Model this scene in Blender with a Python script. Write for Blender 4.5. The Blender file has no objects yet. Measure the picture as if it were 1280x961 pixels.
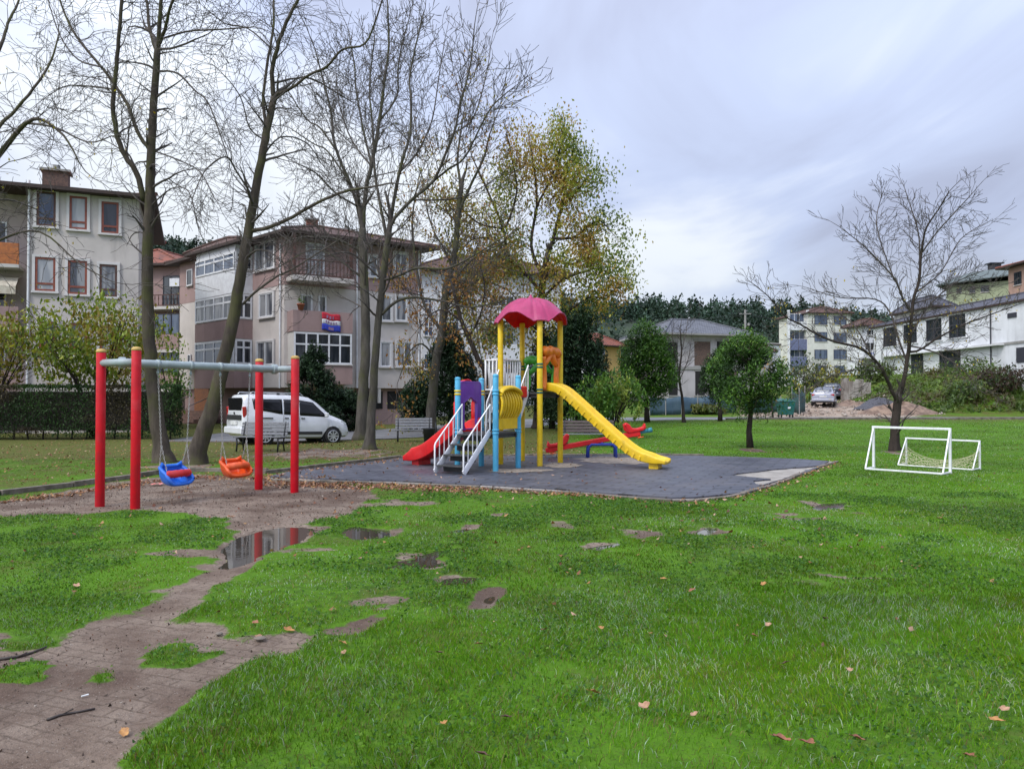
import bpy, math, random
import numpy as np
from mathutils import Vector, Matrix

random.seed(7)
RNG = np.random.default_rng(7)
SC = bpy.context.scene
COL = SC.collection
D = bpy.data
R = math.radians

# ------------------------------------------------------------------ camera
FPX, CX, CY, EYE = 960.0, 640.0, 480.5, 1.6
PITCH = math.atan(17.0 / FPX)

def ray(px, py):
    x = (px - CX) / FPX
    y = (CY - py) / FPX
    return x, math.cos(PITCH) - y * math.sin(PITCH), math.sin(PITCH) + y * math.cos(PITCH)

def W(px, py, Y):
    """the point at depth Y seen at a place of the photograph"""
    dx, dy, dz = ray(px, py)
    s = Y / dy
    return Vector((dx * s, Y, EYE + dz * s))

# ------------------------------------------------------------------ noise
_T = RNG.random((256, 256)).astype(np.float64)

def vnoise(x, y):
    x = np.asarray(x, float); y = np.asarray(y, float)
    xi = np.floor(x).astype(int); yi = np.floor(y).astype(int)
    fx = x - xi; fy = y - yi
    fx = fx * fx * (3 - 2 * fx); fy = fy * fy * (3 - 2 * fy)
    a = _T[xi & 255, yi & 255]; b = _T[(xi + 1) & 255, yi & 255]
    c = _T[xi & 255, (yi + 1) & 255]; d = _T[(xi + 1) & 255, (yi + 1) & 255]
    return (a * (1 - fx) + b * fx) * (1 - fy) + (c * (1 - fx) + d * fx) * fy

def fbm(x, y, o=4):
    s = 0; a = .5; t = 0
    for i in range(o):
        s = s + a * vnoise(x * 2 ** i + 17.3 * i, y * 2 ** i + 5.7 * i); t += a; a *= .5
    return s / t

def sstep(a, b, x):
    t = np.clip((np.asarray(x, float) - a) / (b - a), 0, 1)
    return t * t * (3 - 2 * t)

def sdist(poly, X, Y):
    """signed distance to a polygon, negative inside"""
    X = np.asarray(X, float); Y = np.asarray(Y, float)
    d = np.full(X.shape, 1e9); inside = np.zeros(X.shape, bool)
    n = len(poly)
    for i in range(n):
        ax, ay = poly[i]; bx, by = poly[(i + 1) % n]
        ex, ey = bx - ax, by - ay
        t = np.clip(((X - ax) * ex + (Y - ay) * ey) / (ex * ex + ey * ey + 1e-12), 0, 1)
        d = np.minimum(d, (X - ax - t * ex) ** 2 + (Y - ay - t * ey) ** 2)
        if abs(ey) > 1e-12:
            c = ((ay > Y) != (by > Y)) & (X < ax + (Y - ay) * ex / ey)
            inside ^= c
    d = np.sqrt(d)
    return np.where(inside, -d, d)

# ------------------------------------------------------------------ objects
ORI = {}

def tag(o, label=None, cat=None, group=None, kind=None):
    if label: o['label'] = label
    if cat: o['category'] = cat
    if group: o['group'] = group
    if kind: o['kind'] = kind
    return o

def link(name, me, mat=None, parent=None, loc=(0, 0, 0)):
    o = D.objects.new(name, me)
    COL.objects.link(o)
    if parent is not None: o.parent = parent
    o.location = loc
    if mat is not None and me is not None:
        for m in (mat if isinstance(mat, (list, tuple)) else [mat]): me.materials.append(m)
    return o

def thing(name, label, cat, loc=(0, 0, 0), group=None, local=False):
    o = link(name, None, loc=(0, 0, 0) if local else loc)
    o.empty_display_size = .2
    ORI[o.name] = Vector((0, 0, 0)) if local else Vector(loc)
    return tag(o, label, cat, group)

def copy_tree(o, parent=None):
    c = o.copy(); COL.objects.link(c); c.parent = parent
    for ch in list(o.children): copy_tree(ch, c)
    return c

class MB:
    def __init__(s): s.v = []; s.f = []; s.mi = []; s.m = 0
    def add(s, vs, fs):
        b = len(s.v); s.v.extend([tuple(p) for p in vs])
        for f in fs: s.f.append([i + b for i in f]); s.mi.append(s.m)
    def box(s, c, size, rot=None):
        c = Vector(c); x, y, z = size[0] / 2, size[1] / 2, size[2] / 2
        vs = [Vector((sx * x, sy * y, sz * z)) for sz in (-1, 1) for sy in (-1, 1) for sx in (-1, 1)]
        if rot is not None:
            if not isinstance(rot, Matrix): rot = Matrix.Rotation(rot, 3, 'Z')
            vs = [rot @ v for v in vs]
        s.add([v + c for v in vs], [(0, 2, 3, 1), (4, 5, 7, 6), (0, 1, 5, 4), (2, 6, 7, 3), (0, 4, 6, 2), (1, 3, 7, 5)])
    def bar(s, a, b, w, h, up=(0, 0, 1)):
        a = Vector(a); b = Vector(b); d = b - a; L = d.length
        if L < 1e-6: return
        d /= L; up = Vector(up)
        if abs(d.dot(up)) > .99: up = Vector((0, 1, 0))
        sd = d.cross(up).normalized(); u = sd.cross(d)
        s.box((a + b) / 2, (w, L, h), Matrix((sd, d, u)).transposed())
    def tube(s, pts, r, n=8, cap=True, ph=0.0):
        pts = [Vector(p) for p in pts]; m = len(pts)
        rs = list(r) if isinstance(r, (list, tuple)) else [r] * m
        t = (pts[1] - pts[0]).normalized()
        u = t.cross(Vector((0, 0, 1)) if abs(t.z) < .9 else Vector((1, 0, 0))).normalized()
        vs = []
        cs = [(math.cos(2 * math.pi * k / n + ph), math.sin(2 * math.pi * k / n + ph)) for k in range(n)]
        for i, p in enumerate(pts):
            if i == 0: t = pts[1] - pts[0]
            elif i == m - 1: t = pts[-1] - pts[-2]
            else: t = (pts[i + 1] - pts[i]).normalized() + (pts[i] - pts[i - 1]).normalized()
            if t.length < 1e-9: t = Vector((0, 0, 1))
            t.normalize()
            u = u - t * u.dot(t)
            if u.length < 1e-6: u = t.orthogonal()
            u.normalize(); w = t.cross(u)
            for c, sn in cs: vs.append(p + (u * c + w * sn) * rs[i])
        fs = []
        for i in range(m - 1):
            for k in range(n):
                k2 = (k + 1) % n
                fs.append((i * n + k, i * n + k2, (i + 1) * n + k2, (i + 1) * n + k))
        if cap:
            fs.append(tuple(range(n - 1, -1, -1))); fs.append(tuple((m - 1) * n + k for k in range(n)))
        s.add(vs, fs)
    def lathe(s, prof, c, n=16, cap=True):
        c = Vector(c); vs = []; fs = []; m = len(prof)
        for r, z in prof:
            for k in range(n):
                a = 2 * math.pi * k / n
                vs.append(c + Vector((r * math.cos(a), r * math.sin(a), z)))
        for i in range(m - 1):
            for k in range(n):
                k2 = (k + 1) % n
                fs.append((i * n + k, i * n + k2, (i + 1) * n + k2, (i + 1) * n + k))
        if cap:
            fs.append(tuple(range(n - 1, -1, -1))); fs.append(tuple((m - 1) * n + k for k in range(n)))
        s.add(vs, fs)
    def poly(s, pts): s.add(pts, [tuple(range(len(pts)))])
    def prism(s, poly, z0, z1):
        n = len(poly)
        a = sum(poly[i][0] * poly[(i + 1) % n][1] - poly[(i + 1) % n][0] * poly[i][1] for i in range(n))
        if a < 0: poly = poly[::-1]
        vs = [(x, y, z0) for x, y in poly] + [(x, y, z1) for x, y in poly]
        fs = [tuple(range(n - 1, -1, -1)), tuple(range(n, 2 * n))] + [(i, (i + 1) % n, n + (i + 1) % n, n + i) for i in range(n)]
        s.add(vs, fs)
    def grid(s, rows, closed=False):
        m = len(rows); n = len(rows[0]); vs = [p for r in rows for p in r]; fs = []
        for i in range(m - 1):
            for k in range(n if closed else n - 1):
                k2 = (k + 1) % n
                fs.append((i * n + k, i * n + k2, (i + 1) * n + k2, (i + 1) * n + k))
        s.add(vs, fs)
    def build(s, name, mat, parent=None, smooth=False, bevel=0, seg=2, subsurf=0, solid=0, weld=0):
        me = D.meshes.new(name)
        if parent is not None:
            o0 = ORI.get(parent.name, Vector((0, 0, 0))); loc = Vector((0, 0, 0))
        else:
            a = np.array(s.v); o0 = Vector(((a[:, 0].min() + a[:, 0].max()) / 2, (a[:, 1].min() + a[:, 1].max()) / 2, a[:, 2].min())); loc = o0
        me.from_pydata([(p[0] - o0.x, p[1] - o0.y, p[2] - o0.z) for p in s.v], [], s.f)
        if any(s.mi): me.polygons.foreach_set('material_index', s.mi)
        if smooth: me.polygons.foreach_set('use_smooth', [True] * len(me.polygons))
        o = link(name, me, mat, parent, loc)
        ORI[o.name] = o0
        if weld:
            import bmesh
            bm = bmesh.new(); bm.from_mesh(me); bmesh.ops.remove_doubles(bm, verts=bm.verts, dist=weld)
            bmesh.ops.recalc_face_normals(bm, faces=bm.faces); bm.to_mesh(me); bm.free()
        if solid:
            md = o.modifiers.new('solid', 'SOLIDIFY'); md.thickness = solid; md.offset = 0
        if subsurf:
            md = o.modifiers.new('sub', 'SUBSURF'); md.levels = md.render_levels = subsurf
        if bevel:
            md = o.modifiers.new('bevel', 'BEVEL'); md.width = bevel; md.segments = seg; md.limit_method = 'ANGLE'
            if not smooth:
                me.polygons.foreach_set('use_smooth', [True] * len(me.polygons))
                md.harden_normals = True
        return o

def np_mesh(name, V, F, mat, parent=None, tint=None, smooth=False, loc=None):
    """V (n,3) world, F (m,k) ints, tint (n,3) colours"""
    V = np.asarray(V, np.float32); F = np.asarray(F, np.int32)
    o0 = ORI.get(parent.name, Vector((0, 0, 0))) if parent is not None else Vector(loc or (0, 0, 0))
    V = V - np.array(o0, np.float32)
    me = D.meshes.new(name)
    me.vertices.add(len(V)); me.vertices.foreach_set('co', V.ravel())
    k = F.shape[1]
    me.loops.add(F.size); me.loops.foreach_set('vertex_index', F.ravel())
    me.polygons.add(len(F)); me.polygons.foreach_set('loop_start', np.arange(0, F.size, k, dtype=np.int32))
    me.polygons.foreach_set('loop_total', np.full(len(F), k, np.int32))
    if smooth: me.polygons.foreach_set('use_smooth', np.ones(len(F), bool))
    if tint is not None:
        at = me.attributes.new('tint', 'FLOAT_COLOR', 'POINT')
        c = np.ones((len(V), 4), np.float32); c[:, :3] = tint
        at.data.foreach_set('color', c.ravel())
    me.update(calc_edges=True)
    o = link(name, me, mat, parent, (0, 0, 0) if parent is not None else o0)
    ORI[o.name] = o0
    return o

# ------------------------------------------------------------------ materials
class NT:
    def __init__(s, name):
        s.mat = D.materials.new(name); s.mat.use_nodes = True
        s.t = s.mat.node_tree; s.n = s.t.nodes; s.l = s.t.links
        s.b = s.n['Principled BSDF']; s.out = s.n['Material Output']
    def node(s, typ, **kw):
        n = s.n.new(typ)
        for k, v in kw.items(): setattr(n, k, v)
        return n
    def put(s, sock, v):
        if isinstance(v, bpy.types.NodeSocket): s.l.new(v, sock)
        elif isinstance(v, (tuple, list)) and len(v) == 3 and sock.type == 'RGBA': sock.default_value = (*v, 1)
        else: sock.default_value = v
    def coord(s, kind='Object'): return s.node('ShaderNodeTexCoord').outputs[kind]
    def pos(s): return s.node('ShaderNodeNewGeometry').outputs['Position']
    def noise(s, scale, detail=4, rough=.55, vec=None, dist=0.0):
        n = s.node('ShaderNodeTexNoise'); n.inputs['Scale'].default_value = scale; n.inputs['Detail'].default_value = detail
        n.inputs['Roughness'].default_value = rough; n.inputs['Distortion'].default_value = dist
        if vec is not None: s.l.new(vec, n.inputs['Vector'])
        return n.outputs['Fac']
    def scalev(s, vec, sc):
        m = s.node('ShaderNodeMapping'); s.l.new(vec, m.inputs['Vector']); m.inputs['Scale'].default_value = sc
        return m.outputs['Vector']
    def ramp(s, fac, a, b):
        m = s.node('ShaderNodeMapRange'); m.interpolation_type = 'SMOOTHSTEP'
        s.put(m.inputs['Value'], fac); m.inputs['From Min'].default_value = a; m.inputs['From Max'].default_value = b
        return m.outputs['Result']
    def mix(s, fac, a, b, mode='MIX'):
        m = s.node('ShaderNodeMix', data_type='RGBA', blend_type=mode)
        s.put(m.inputs['Factor'], fac); s.put(m.inputs['A'], a) if False else None
        s.put(m.inputs[6], a); s.put(m.inputs[7], b)
        return m.outputs[2]
    def math(s, op, a, b=0.0, clamp=False):
        m = s.node('ShaderNodeMath', operation=op); m.use_clamp = clamp
        s.put(m.inputs[0], a); s.put(m.inputs[1], b)
        return m.outputs[0]
    def bump(s, h, strength=.3, dist=.02):
        b = s.node('ShaderNodeBump'); b.inputs['Strength'].default_value = strength; b.inputs['Distance'].default_value = dist
        s.l.new(h, b.inputs['Height']); s.l.new(b.outputs['Normal'], s.b.inputs['Normal'])
    def attr(s, name, out='Fac'):
        a = s.node('ShaderNodeAttribute'); a.attribute_name = name; return a.outputs[out]
    def set(s, **kw):
        for k, v in kw.items(): s.put(s.b.inputs[k.replace('_', ' ')], v)
        return s.mat

def lin(r, g, b):
    f = lambda c: (c / 255 / 12.92) if c / 255 <= .04045 else ((c / 255 + .055) / 1.055) ** 2.4
    return (f(r), f(g), f(b))

def pm(name, c, c2=None, scale=6, rough=.6, rough2=None, bump=0, bscale=None, metal=0, lo=.35, hi=.65, coord='Object', stretch=None, spec=.5, coat=0, bd=.02):
    t = NT(name)
    v = t.coord(coord)
    if stretch: v = t.scalev(v, stretch)
    n = t.noise(scale, 6, .6, v)
    c2 = c2 or tuple(x * .75 for x in c)
    t.set(Base_Color=t.mix(t.ramp(n, lo, hi), c, c2), Metallic=metal)
    if rough2 is not None:
        m = t.node('ShaderNodeMapRange'); t.l.new(n, m.inputs['Value']); m.inputs['From Min'].default_value = lo; m.inputs['From Max'].default_value = hi
        m.inputs['To Min'].default_value = rough; m.inputs['To Max'].default_value = rough2
        t.set(Roughness=m.outputs['Result'])
    else: t.set(Roughness=rough)
    t.b.inputs['Specular IOR Level'].default_value = spec
    t.b.inputs['Coat Weight'].default_value = coat
    t.b.inputs['Coat Roughness'].default_value = .1
    if bump: t.bump(t.noise(bscale or scale * 4, 5, .6, v), bump, bd)
    return t.mat

def leaf_mat(name, rough=.5, trans=.3, spec=.2):
    t = NT(name)
    col = t.attr('tint', 'Color')
    t.set(Base_Color=col, Roughness=rough); t.b.inputs['Specular IOR Level'].default_value = spec
    tr = t.node('ShaderNodeBsdfTranslucent'); t.l.new(t.mix(1.0, col, (1.25, 1.2, .6), 'MULTIPLY'), tr.inputs['Color'])
    mx = t.node('ShaderNodeMixShader'); mx.inputs[0].default_value = trans
    t.l.new(t.b.outputs[0], mx.inputs[1]); t.l.new(tr.outputs[0], mx.inputs[2]); t.l.new(mx.outputs[0], t.out.inputs[0])
    return t.mat
# ------------------------------------------------------------------ terrain
def zbase(x, y):
    x = np.asarray(x, float); y = np.asarray(y, float)
    w = sstep(-8, 3, x)
    z = w * (.36 * sstep(26, 45, y) + .72 * sstep(51, 62, y)) + 1.6 * sstep(62, 125, y)
    z = z + 2.7 * sstep(25.5, 36, x + .35 * np.sin(y * .7)) * sstep(51.5, 61, y + .4 * np.sin(x * .9)) * (1 - sstep(80, 105, y))   # overgrown bank on the right
    return z

def zb(x, y): return float(zbase(x, y))

def G(px, py):
    dx, dy, dz = ray(px, py)
    lo = 1.0; s = lo
    while s < 400:
        if EYE + dz * s < zb(dx * s, dy * s): break
        s *= 1.01
    a, b = s / 1.01, s
    for _ in range(20):
        m = (a + b) / 2
        if EYE + dz * m < zb(dx * m, dy * m): b = m
        else: a = m
    return Vector((dx * b, dy * b, zb(dx * b, dy * b)))

def gp(pts): return [tuple(G(x, y)[:2]) for x, y in pts]

SAND = gp([(-60, 634), (0, 626), (60, 616), (110, 609), (165, 599), (250, 592), (340, 598), (420, 604), (470, 612), (455, 632), (425, 643), (385, 651), (330, 660), (296, 660), (280, 648), (180, 634), (100, 639), (0, 645), (-60, 652)])
PATHP = gp([(335, 650), (285, 668), (272, 700), (250, 722), (205, 748), (160, 770), (120, 785), (60, 806), (20, 806), (-10, 792), (-60, 790), (-60, 961), (70, 975), (130, 925), (200, 886), (285, 843), (345, 812), (378, 800), (350, 797), (300, 799), (262, 797), (285, 784), (240, 784), (208, 781), (222, 765), (252, 742), (285, 716), (330, 692), (375, 675), (395, 660)])
ISLES = [((210, 818), 50, 13), ((136, 843), 20, 7), ((-2, 842), 46, 20), ((15, 800), 26, 6)]
BARE = [((462, 756), 44, 7, 1), ((450, 783), 36, 9, 1), ((608, 744), 40, 10, 1), ((633, 737), 16, 10, 1), ((570, 722), 26, 7, 1), ((530, 697), 46, 8, 1), ((456, 664), 34, 9, 1),
        ((757, 679), 22, 6, 1), ((806, 664), 30, 5, .7), ((886, 660), 16, 4, 1), ((1008, 646), 22, 5, 1), ((1036, 631), 26, 7, 1), ((230, 692), 46, 4, .8), ((400, 686), 40, 4, .7), ((575, 660), 22, 4, .8),
        ((625, 643), 24, 4, .7), ((700, 655), 18, 4, .6), ((1060, 718), 36, 3, .8), ((990, 728), 60, 3, .5), ((850, 772), 60, 4, .35), ((400, 566), 80, 6, .9), ((205, 582), 26, 4, .8), ((245, 584), 26, 4, .8), ((1120, 565), 16, 3, .75), ((938, 562), 15, 2.5, .75), ((462, 562), 24, 3, .8), ((350, 630), 120, 14, 1), ((520, 628), 44, 5, .7)]
PUDDLES = [[(272, 706), (276, 690), (285, 674), (306, 666), (330, 661), (352, 657), (384, 657), (386, 664), (365, 676), (345, 684), (322, 693), (300, 700), (288, 707)],
           [(424, 664), (436, 655), (462, 656), (488, 659), (480, 668), (455, 672), (434, 670)],
           [(488, 705), (500, 697), (530, 691), (545, 684), (572, 679), (560, 688), (545, 697), (520, 706), (498, 710)],
           [(548, 724), (568, 716), (592, 716), (590, 725), (565, 729)],
           [(606, 748), (616, 741), (630, 737), (638, 739), (632, 745), (618, 750), (608, 752)],
           [(742, 681), (752, 676), (770, 674), (768, 680), (752, 685)],
           [(876, 661), (884, 656), (896, 657), (892, 663), (880, 664)],
           [(996, 648), (1010, 643), (1024, 645), (1014, 650)], [(1014, 633), (1030, 627), (1056, 624), (1052, 631), (1030, 637)],
           [(558, 661), (575, 656), (592, 659), (580, 664)]]
PUDW = [gp(p) for p in PUDDLES]
def ell(c, rx, ry):
    g = G(*c); return g.x, g.y, rx * g.y / FPX, max(.08, ry * g.y * g.y / (EYE * FPX))
ISLW = [ell(*e) for e in ISLES]
BAREW = [(*ell(c, a, b), s) for c, a, b, s in BARE]
# rubber matting around the play tower, and the concrete slab under it
MATP = gp([(336, 597), (365, 590), (425, 583), (500, 574), (560, 572), (640, 571), (760, 570), (880, 571), (950, 573), (1000, 575), (1036, 577.6), (1029, 583), (995, 586), (964, 588), (936, 592), (911, 595), (926, 597), (941, 598), (961, 600.5), (941, 603), (944, 607), (959, 610), (946, 614), (925, 618), (900, 620.5), (868, 623.5), (840, 624), (770, 619), (700, 613), (600, 607), (480, 602), (400, 600)])
SLAB = gp([(336, 597), (365, 590), (425, 583), (500, 574), (560, 572), (640, 571), (760, 570), (880, 571), (950, 573), (1000, 575), (1041, 577), (1015, 586), (985, 597), (950, 610), (925, 617), (900, 622), (868, 625), (840, 625.5), (770, 620.5), (700, 614.5), (600, 608.5), (480, 603.5), (400, 601)])
ROAD = [(-13.2, 28.8), (-9.2, 28.6), (-4.5, 30.6), (-1, 34), (3, 40.5), (9, 44.2), (20, 45.3), (90, 45.5), (90, 50.5), (18, 50.8), (6, 49.5), (-2, 46), (-7, 39), (-11, 36.5), (-13.5, 37)]
LOT = [(15.5, 51), (27, 51), (28.5, 55), (27, 66), (20, 67), (17.5, 60)]
PLINE = [(-24, 40), (-12, 42.5), (-5, 46), (-24, 56)]

def masks(x, y):
    """dirt (0..1) and puddle depth at points of the ground"""
    x = np.asarray(x, float); y = np.asarray(y, float)
    wx = x + (fbm(x * 2.6, y * 2.6, 5) - .5) * .62; wy = y + (fbm(x * 2.6 + 40, y * 2.6 + 9, 5) - .5) * .62
    d = np.maximum(1 - sstep(-.14, .16, sdist(SAND, wx, wy)), 1 - sstep(-.06, .20, sdist(PATHP, wx, wy)))
    for cx, cy, a, b in ISLW:
        q = np.sqrt(((wx - cx) / a) ** 2 + ((wy - cy) / b) ** 2)
        d = np.minimum(d, sstep(.75, 1.1, q))
    for cx, cy, a, b, s in BAREW:
        q = np.sqrt(((wx - cx) / a) ** 2 + ((wy - cy) / b) ** 2)
        q = q + (fbm(x * 3.7 + 9, y * 3.7 + 2, 4) - .5) * 1.5
        d = np.maximum(d, s * (1 - sstep(.45, 1.35, q)))
    pud = np.zeros_like(x)
    wx = x + (fbm(x * 3, y * 3, 3) - .5) * .25; wy = y + (fbm(x * 3 + 40, y * 3 + 9, 3) - .5) * .25
    for p in PUDW:
        pud = np.maximum(pud, 1 - sstep(-.14, .09, sdist(p, wx, wy)))
    return np.maximum(d, pud), pud

def dryness(x, y):
    """how brown and leaf-strewn the turf is"""
    x = np.asarray(x, float); y = np.asarray(y, float)
    a = sstep(12.0, 13.0, y - .05 * x) * (1 - sstep(-.5, 3.5, x)) * (.38 + .3 * fbm(x * .5, y * .5, 3))
    a = np.maximum(a, .9 * sstep(19, 21, y) * (1 - sstep(.5, 4, x)))
    b = .28 * fbm(x * .35, y * .35, 3) * (1 - sstep(0, 2, x)) + .12 * fbm(x * .6, y * .6, 3)
    c = .5 * sstep(37, 43, y)
    return np.clip(np.maximum(np.maximum(a, b), c), 0, 1)

def relief(x, y):
    k = 1 - sstep(20, 60, y)
    n = (fbm(x * .8, y * .8, 3) - .5) * .05 + (fbm(x * 4, y * 4, 3) - .5) * .022
    flat = sstep(-.3, .6, sdist(SLAB, x, y))
    return n * k * flat

def zg(x, y):
    x = np.asarray(x, float); y = np.asarray(y, float)
    d, p = masks(x, y)
    z = zbase(x, y) + relief(x, y) * (1 - .75 * p) - .022 * d - .05 * p
    z = z - .03 * (1 - sstep(-.05, .05, sdist(SLAB, x, y)))
    z = z - .05 * (1 - sstep(-.4, .4, sdist(ROAD, x, y)))
    return z

def axis(lo, hi, a, b, st, gr):
    m = list(np.arange(a, b + 1e-6, st)); s = st; v = b
    while v < hi: s *= gr; v += s; m.append(v)
    s = st; v = a; l = []
    while v > lo: s *= gr; v -= s; l.append(v)
    return np.array(l[::-1] + m)

xs = axis(-700, 700, -8.5, 9.5, .085, 1.13)
ys = axis(-120, 1200, 2.0, 15.0, .08, 1.045)
GX, GY = np.meshgrid(xs, ys)
dirt, pud = masks(GX.ravel(), GY.ravel())
lot = 1 - sstep(-.8, .8, sdist(LOT, GX.ravel() + (fbm(GX.ravel() * .6, GY.ravel() * .6) - .5) * 3, GY.ravel()))
drive = 1 - sstep(-.6, .3, sdist([(-13.2, 27.9), (-9, 27.7), (-4, 30), (-9, 38.5), (-13.5, 39)], GX.ravel(), GY.ravel()))
gz = zg(GX.ravel(), GY.ravel())
V = np.stack([GX.ravel(), GY.ravel(), gz], 1)
nx, ny = len(xs), len(ys)
ii = (np.arange(ny - 1)[:, None] * nx + np.arange(nx - 1)[None, :]).ravel()
F = np.stack([ii, ii + 1, ii + nx + 1, ii + nx], 1)
tint = np.stack([np.maximum(dirt, drive * .8), dryness(GX.ravel(), GY.ravel()), lot], 1)

t = NT('turf_and_earth')
P = t.pos()
sep = t.node('ShaderNodeSeparateColor'); t.l.new(t.attr('tint', 'Color'), sep.inputs[0])
mD, mY, mL = sep.outputs[0], sep.outputs[1], sep.outputs[2]
n1 = t.noise(1.3, 6, .6, P); n2 = t.noise(9, 6, .65, P); n3 = t.noise(60, 4, .7, P); n4 = t.noise(.35, 4, .6, P)
green = t.mix(t.ramp(n2, .3, .7), (.034, .082, .008), (.100, .215, .011))
green = t.mix(t.ramp(n4, .35, .65), green, (.084, .195, .010))
brown = t.mix(t.ramp(n2, .35, .65), (.125, .105, .032), (.075, .115, .020))
brown = t.mix(t.ramp(n3, .58, .66), brown, (.19, .105, .045))
edge = t.math('MULTIPLY_ADD', t.math('SUBTRACT', n2, .5), .5); edge.node.inputs[2].default_value = 0
ydry = t.math('ADD', mY, t.math('MULTIPLY', t.math('SUBTRACT', n1, .5), 1.1))
turf = t.mix(t.ramp(ydry, .25, .75), green, brown)
earth = t.mix(t.ramp(t.math('ADD', t.math('MULTIPLY', n1, .55), t.math('MULTIPLY', n4, .45)), .40, .60), (.115, .078, .060), (.270, .208, .162))
n5 = t.noise(22, 5, .75, P)
earth = t.mix(t.math('MULTIPLY', t.ramp(n5, .50, .66), .6), earth, (.085, .060, .045))
earth = t.mix(t.math('MULTIPLY', t.ramp(n3, .56, .70), .7), earth, (.055, .040, .030))
earth = t.mix(t.math('MULTIPLY', t.ramp(t.noise(110, 2, .5, P), .66, .72), .8), earth, (.36, .32, .28))
# old pavers showing through the silt of the trodden path
br = t.node('ShaderNodeTexBrick'); mp = t.node('ShaderNodeMapping'); t.l.new(P, mp.inputs['Vector']); mp.inputs['Rotation'].default_value = (0, 0, .35); t.l.new(mp.outputs[0], br.inputs['Vector'])
br.inputs['Scale'].default_value = 1.0; br.inputs['Brick Width'].default_value = .22; br.inputs['Row Height'].default_value = .11; br.inputs['Mortar Size'].default_value = .008
br.inputs['Color1'].default_value = (1, 1, 1, 1); br.inputs['Color2'].default_value = (.94, .94, .94, 1); br.inputs['Mortar'].default_value = (.42, .39, .36, 1)
pav = t.math('MULTIPLY', t.math('MULTIPLY', t.ramp(n1, .40, .60), t.ramp(n2, .30, .5)), .68)
earth = t.mix(pav, earth, t.mix(1.0, earth, br.outputs['Color'], 'MULTIPLY'))
gravel = t.mix(t.ramp(n1, .35, .65), (.27, .20, .15), (.38, .31, .25))
gravel = t.mix(t.ramp(n2, .5, .7), gravel, (.20, .14, .10))
dm = t.math('ADD', t.math('ADD', mD, t.math('MULTIPLY', t.math('SUBTRACT', n2, .5), .75)), t.math('MULTIPLY', t.math('SUBTRACT', n5, .5), .5))
dmask = t.ramp(dm, .38, .62)
turf = t.mix(t.math('MULTIPLY', t.ramp(n3, .54, .66), .65), turf, (.055, .046, .020))
turf = t.mix(t.math('MULTIPLY', t.math('MULTIPLY', t.ramp(n1, .50, .64), t.ramp(n2, .4, .6)), .55), turf, (.085, .080, .028))
col = t.mix(dmask, turf, earth)
col = t.mix(t.ramp(t.math('ADD', mL, t.math('MULTIPLY', t.math('SUBTRACT', n1, .5), .8)), .35, .65), col, gravel)
wet = t.math('MULTIPLY', t.ramp(n1, .42, .60), dmask)
rg = t.node('ShaderNodeMapRange'); t.l.new(wet, rg.inputs['Value']); rg.inputs['To Min'].default_value = .9; rg.inputs['To Max'].default_value = .5
t.set(Base_Color=col, Roughness=rg.outputs['Result']); t.b.inputs['Specular IOR Level'].default_value = .15
t.bump(t.math('ADD', t.math('ADD', t.math('MULTIPLY', n3, .5), n2), t.math('MULTIPLY', n5, .8)), .7, .03)
TURF = t.mat
go = np_mesh('ground', V, F, TURF, tint=tint, smooth=True)
tag(go, 'wet grass lawn with trodden bare earth', None, kind='structure')

# water in the hollows
t = NT('puddle_water'); t.set(Base_Color=(.040, .032, .024), Roughness=.03); t.b.inputs['IOR'].default_value = 1.33; t.b.inputs['Specular IOR Level'].default_value = 1.0
t.bump(t.noise(14, 2, .5, t.pos()), .02, .01)
WATER = t.mat
for i, p in enumerate(PUDW):
    c = np.mean(p, 0); m = MB()
    q = [(c[0] + (x - c[0]) * 1.25 + .12 * np.sign(x - c[0]), c[1] + (y - c[1]) * 1.25 + .12 * np.sign(y - c[1])) for x, y in p]
    m.poly([(x, y, zb(c[0], c[1]) - .034) for x, y in q])
    o = m.build('puddle', WATER); tag(o, 'shallow rain puddle in the lawn', None, kind='structure')

# ------------------------------------------------------------------ matting, slab, kerbs, road
t = NT('rubber_tiles'); P = t.pos()
mp = t.node('ShaderNodeMapping'); t.l.new(P, mp.inputs['Vector']); mp.inputs['Rotation'].default_value = (0, 0, .42)
br = t.node('ShaderNodeTexBrick'); t.l.new(mp.outputs[0], br.inputs['Vector'])
br.inputs['Scale'].default_value = 1.0; br.inputs['Brick Width'].default_value = .5; br.inputs['Row Height'].default_value = .25; br.inputs['Mortar Size'].default_value = .018
br.inputs['Color1'].default_value = (.084, .087, .110, 1); br.inputs['Color2'].default_value = (.056, .058, .078, 1); br.inputs['Mortar'].default_value = (.018, .018, .022, 1)
n1 = t.noise(.9, 5, .6, P); n2 = t.noise(14, 5, .7, P)
c = t.mix(t.math('MULTIPLY', t.ramp(n1, .45, .7), .5), br.outputs['Color'], (.125, .118, .122))
c = t.mix(t.math('MULTIPLY', t.ramp(n2, .62, .72), .5), c, (.15, .125, .10))
rg = t.node('ShaderNodeMapRange'); t.l.new(n1, rg.inputs['Value']); rg.inputs['From Min'].default_value = .35; rg.inputs['From Max'].default_value = .65
rg.inputs['To Min'].default_value = .38; rg.inputs['To Max'].default_value = .62
t.set(Base_Color=c, Roughness=rg.outputs['Result']); t.b.inputs['Specular IOR Level'].default_value = .45
t.bump(t.math('ADD', t.math('MULTIPLY', n2, .4), br.outputs['Fac']), -.35, .012)
RUBBER = t.mat
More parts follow.
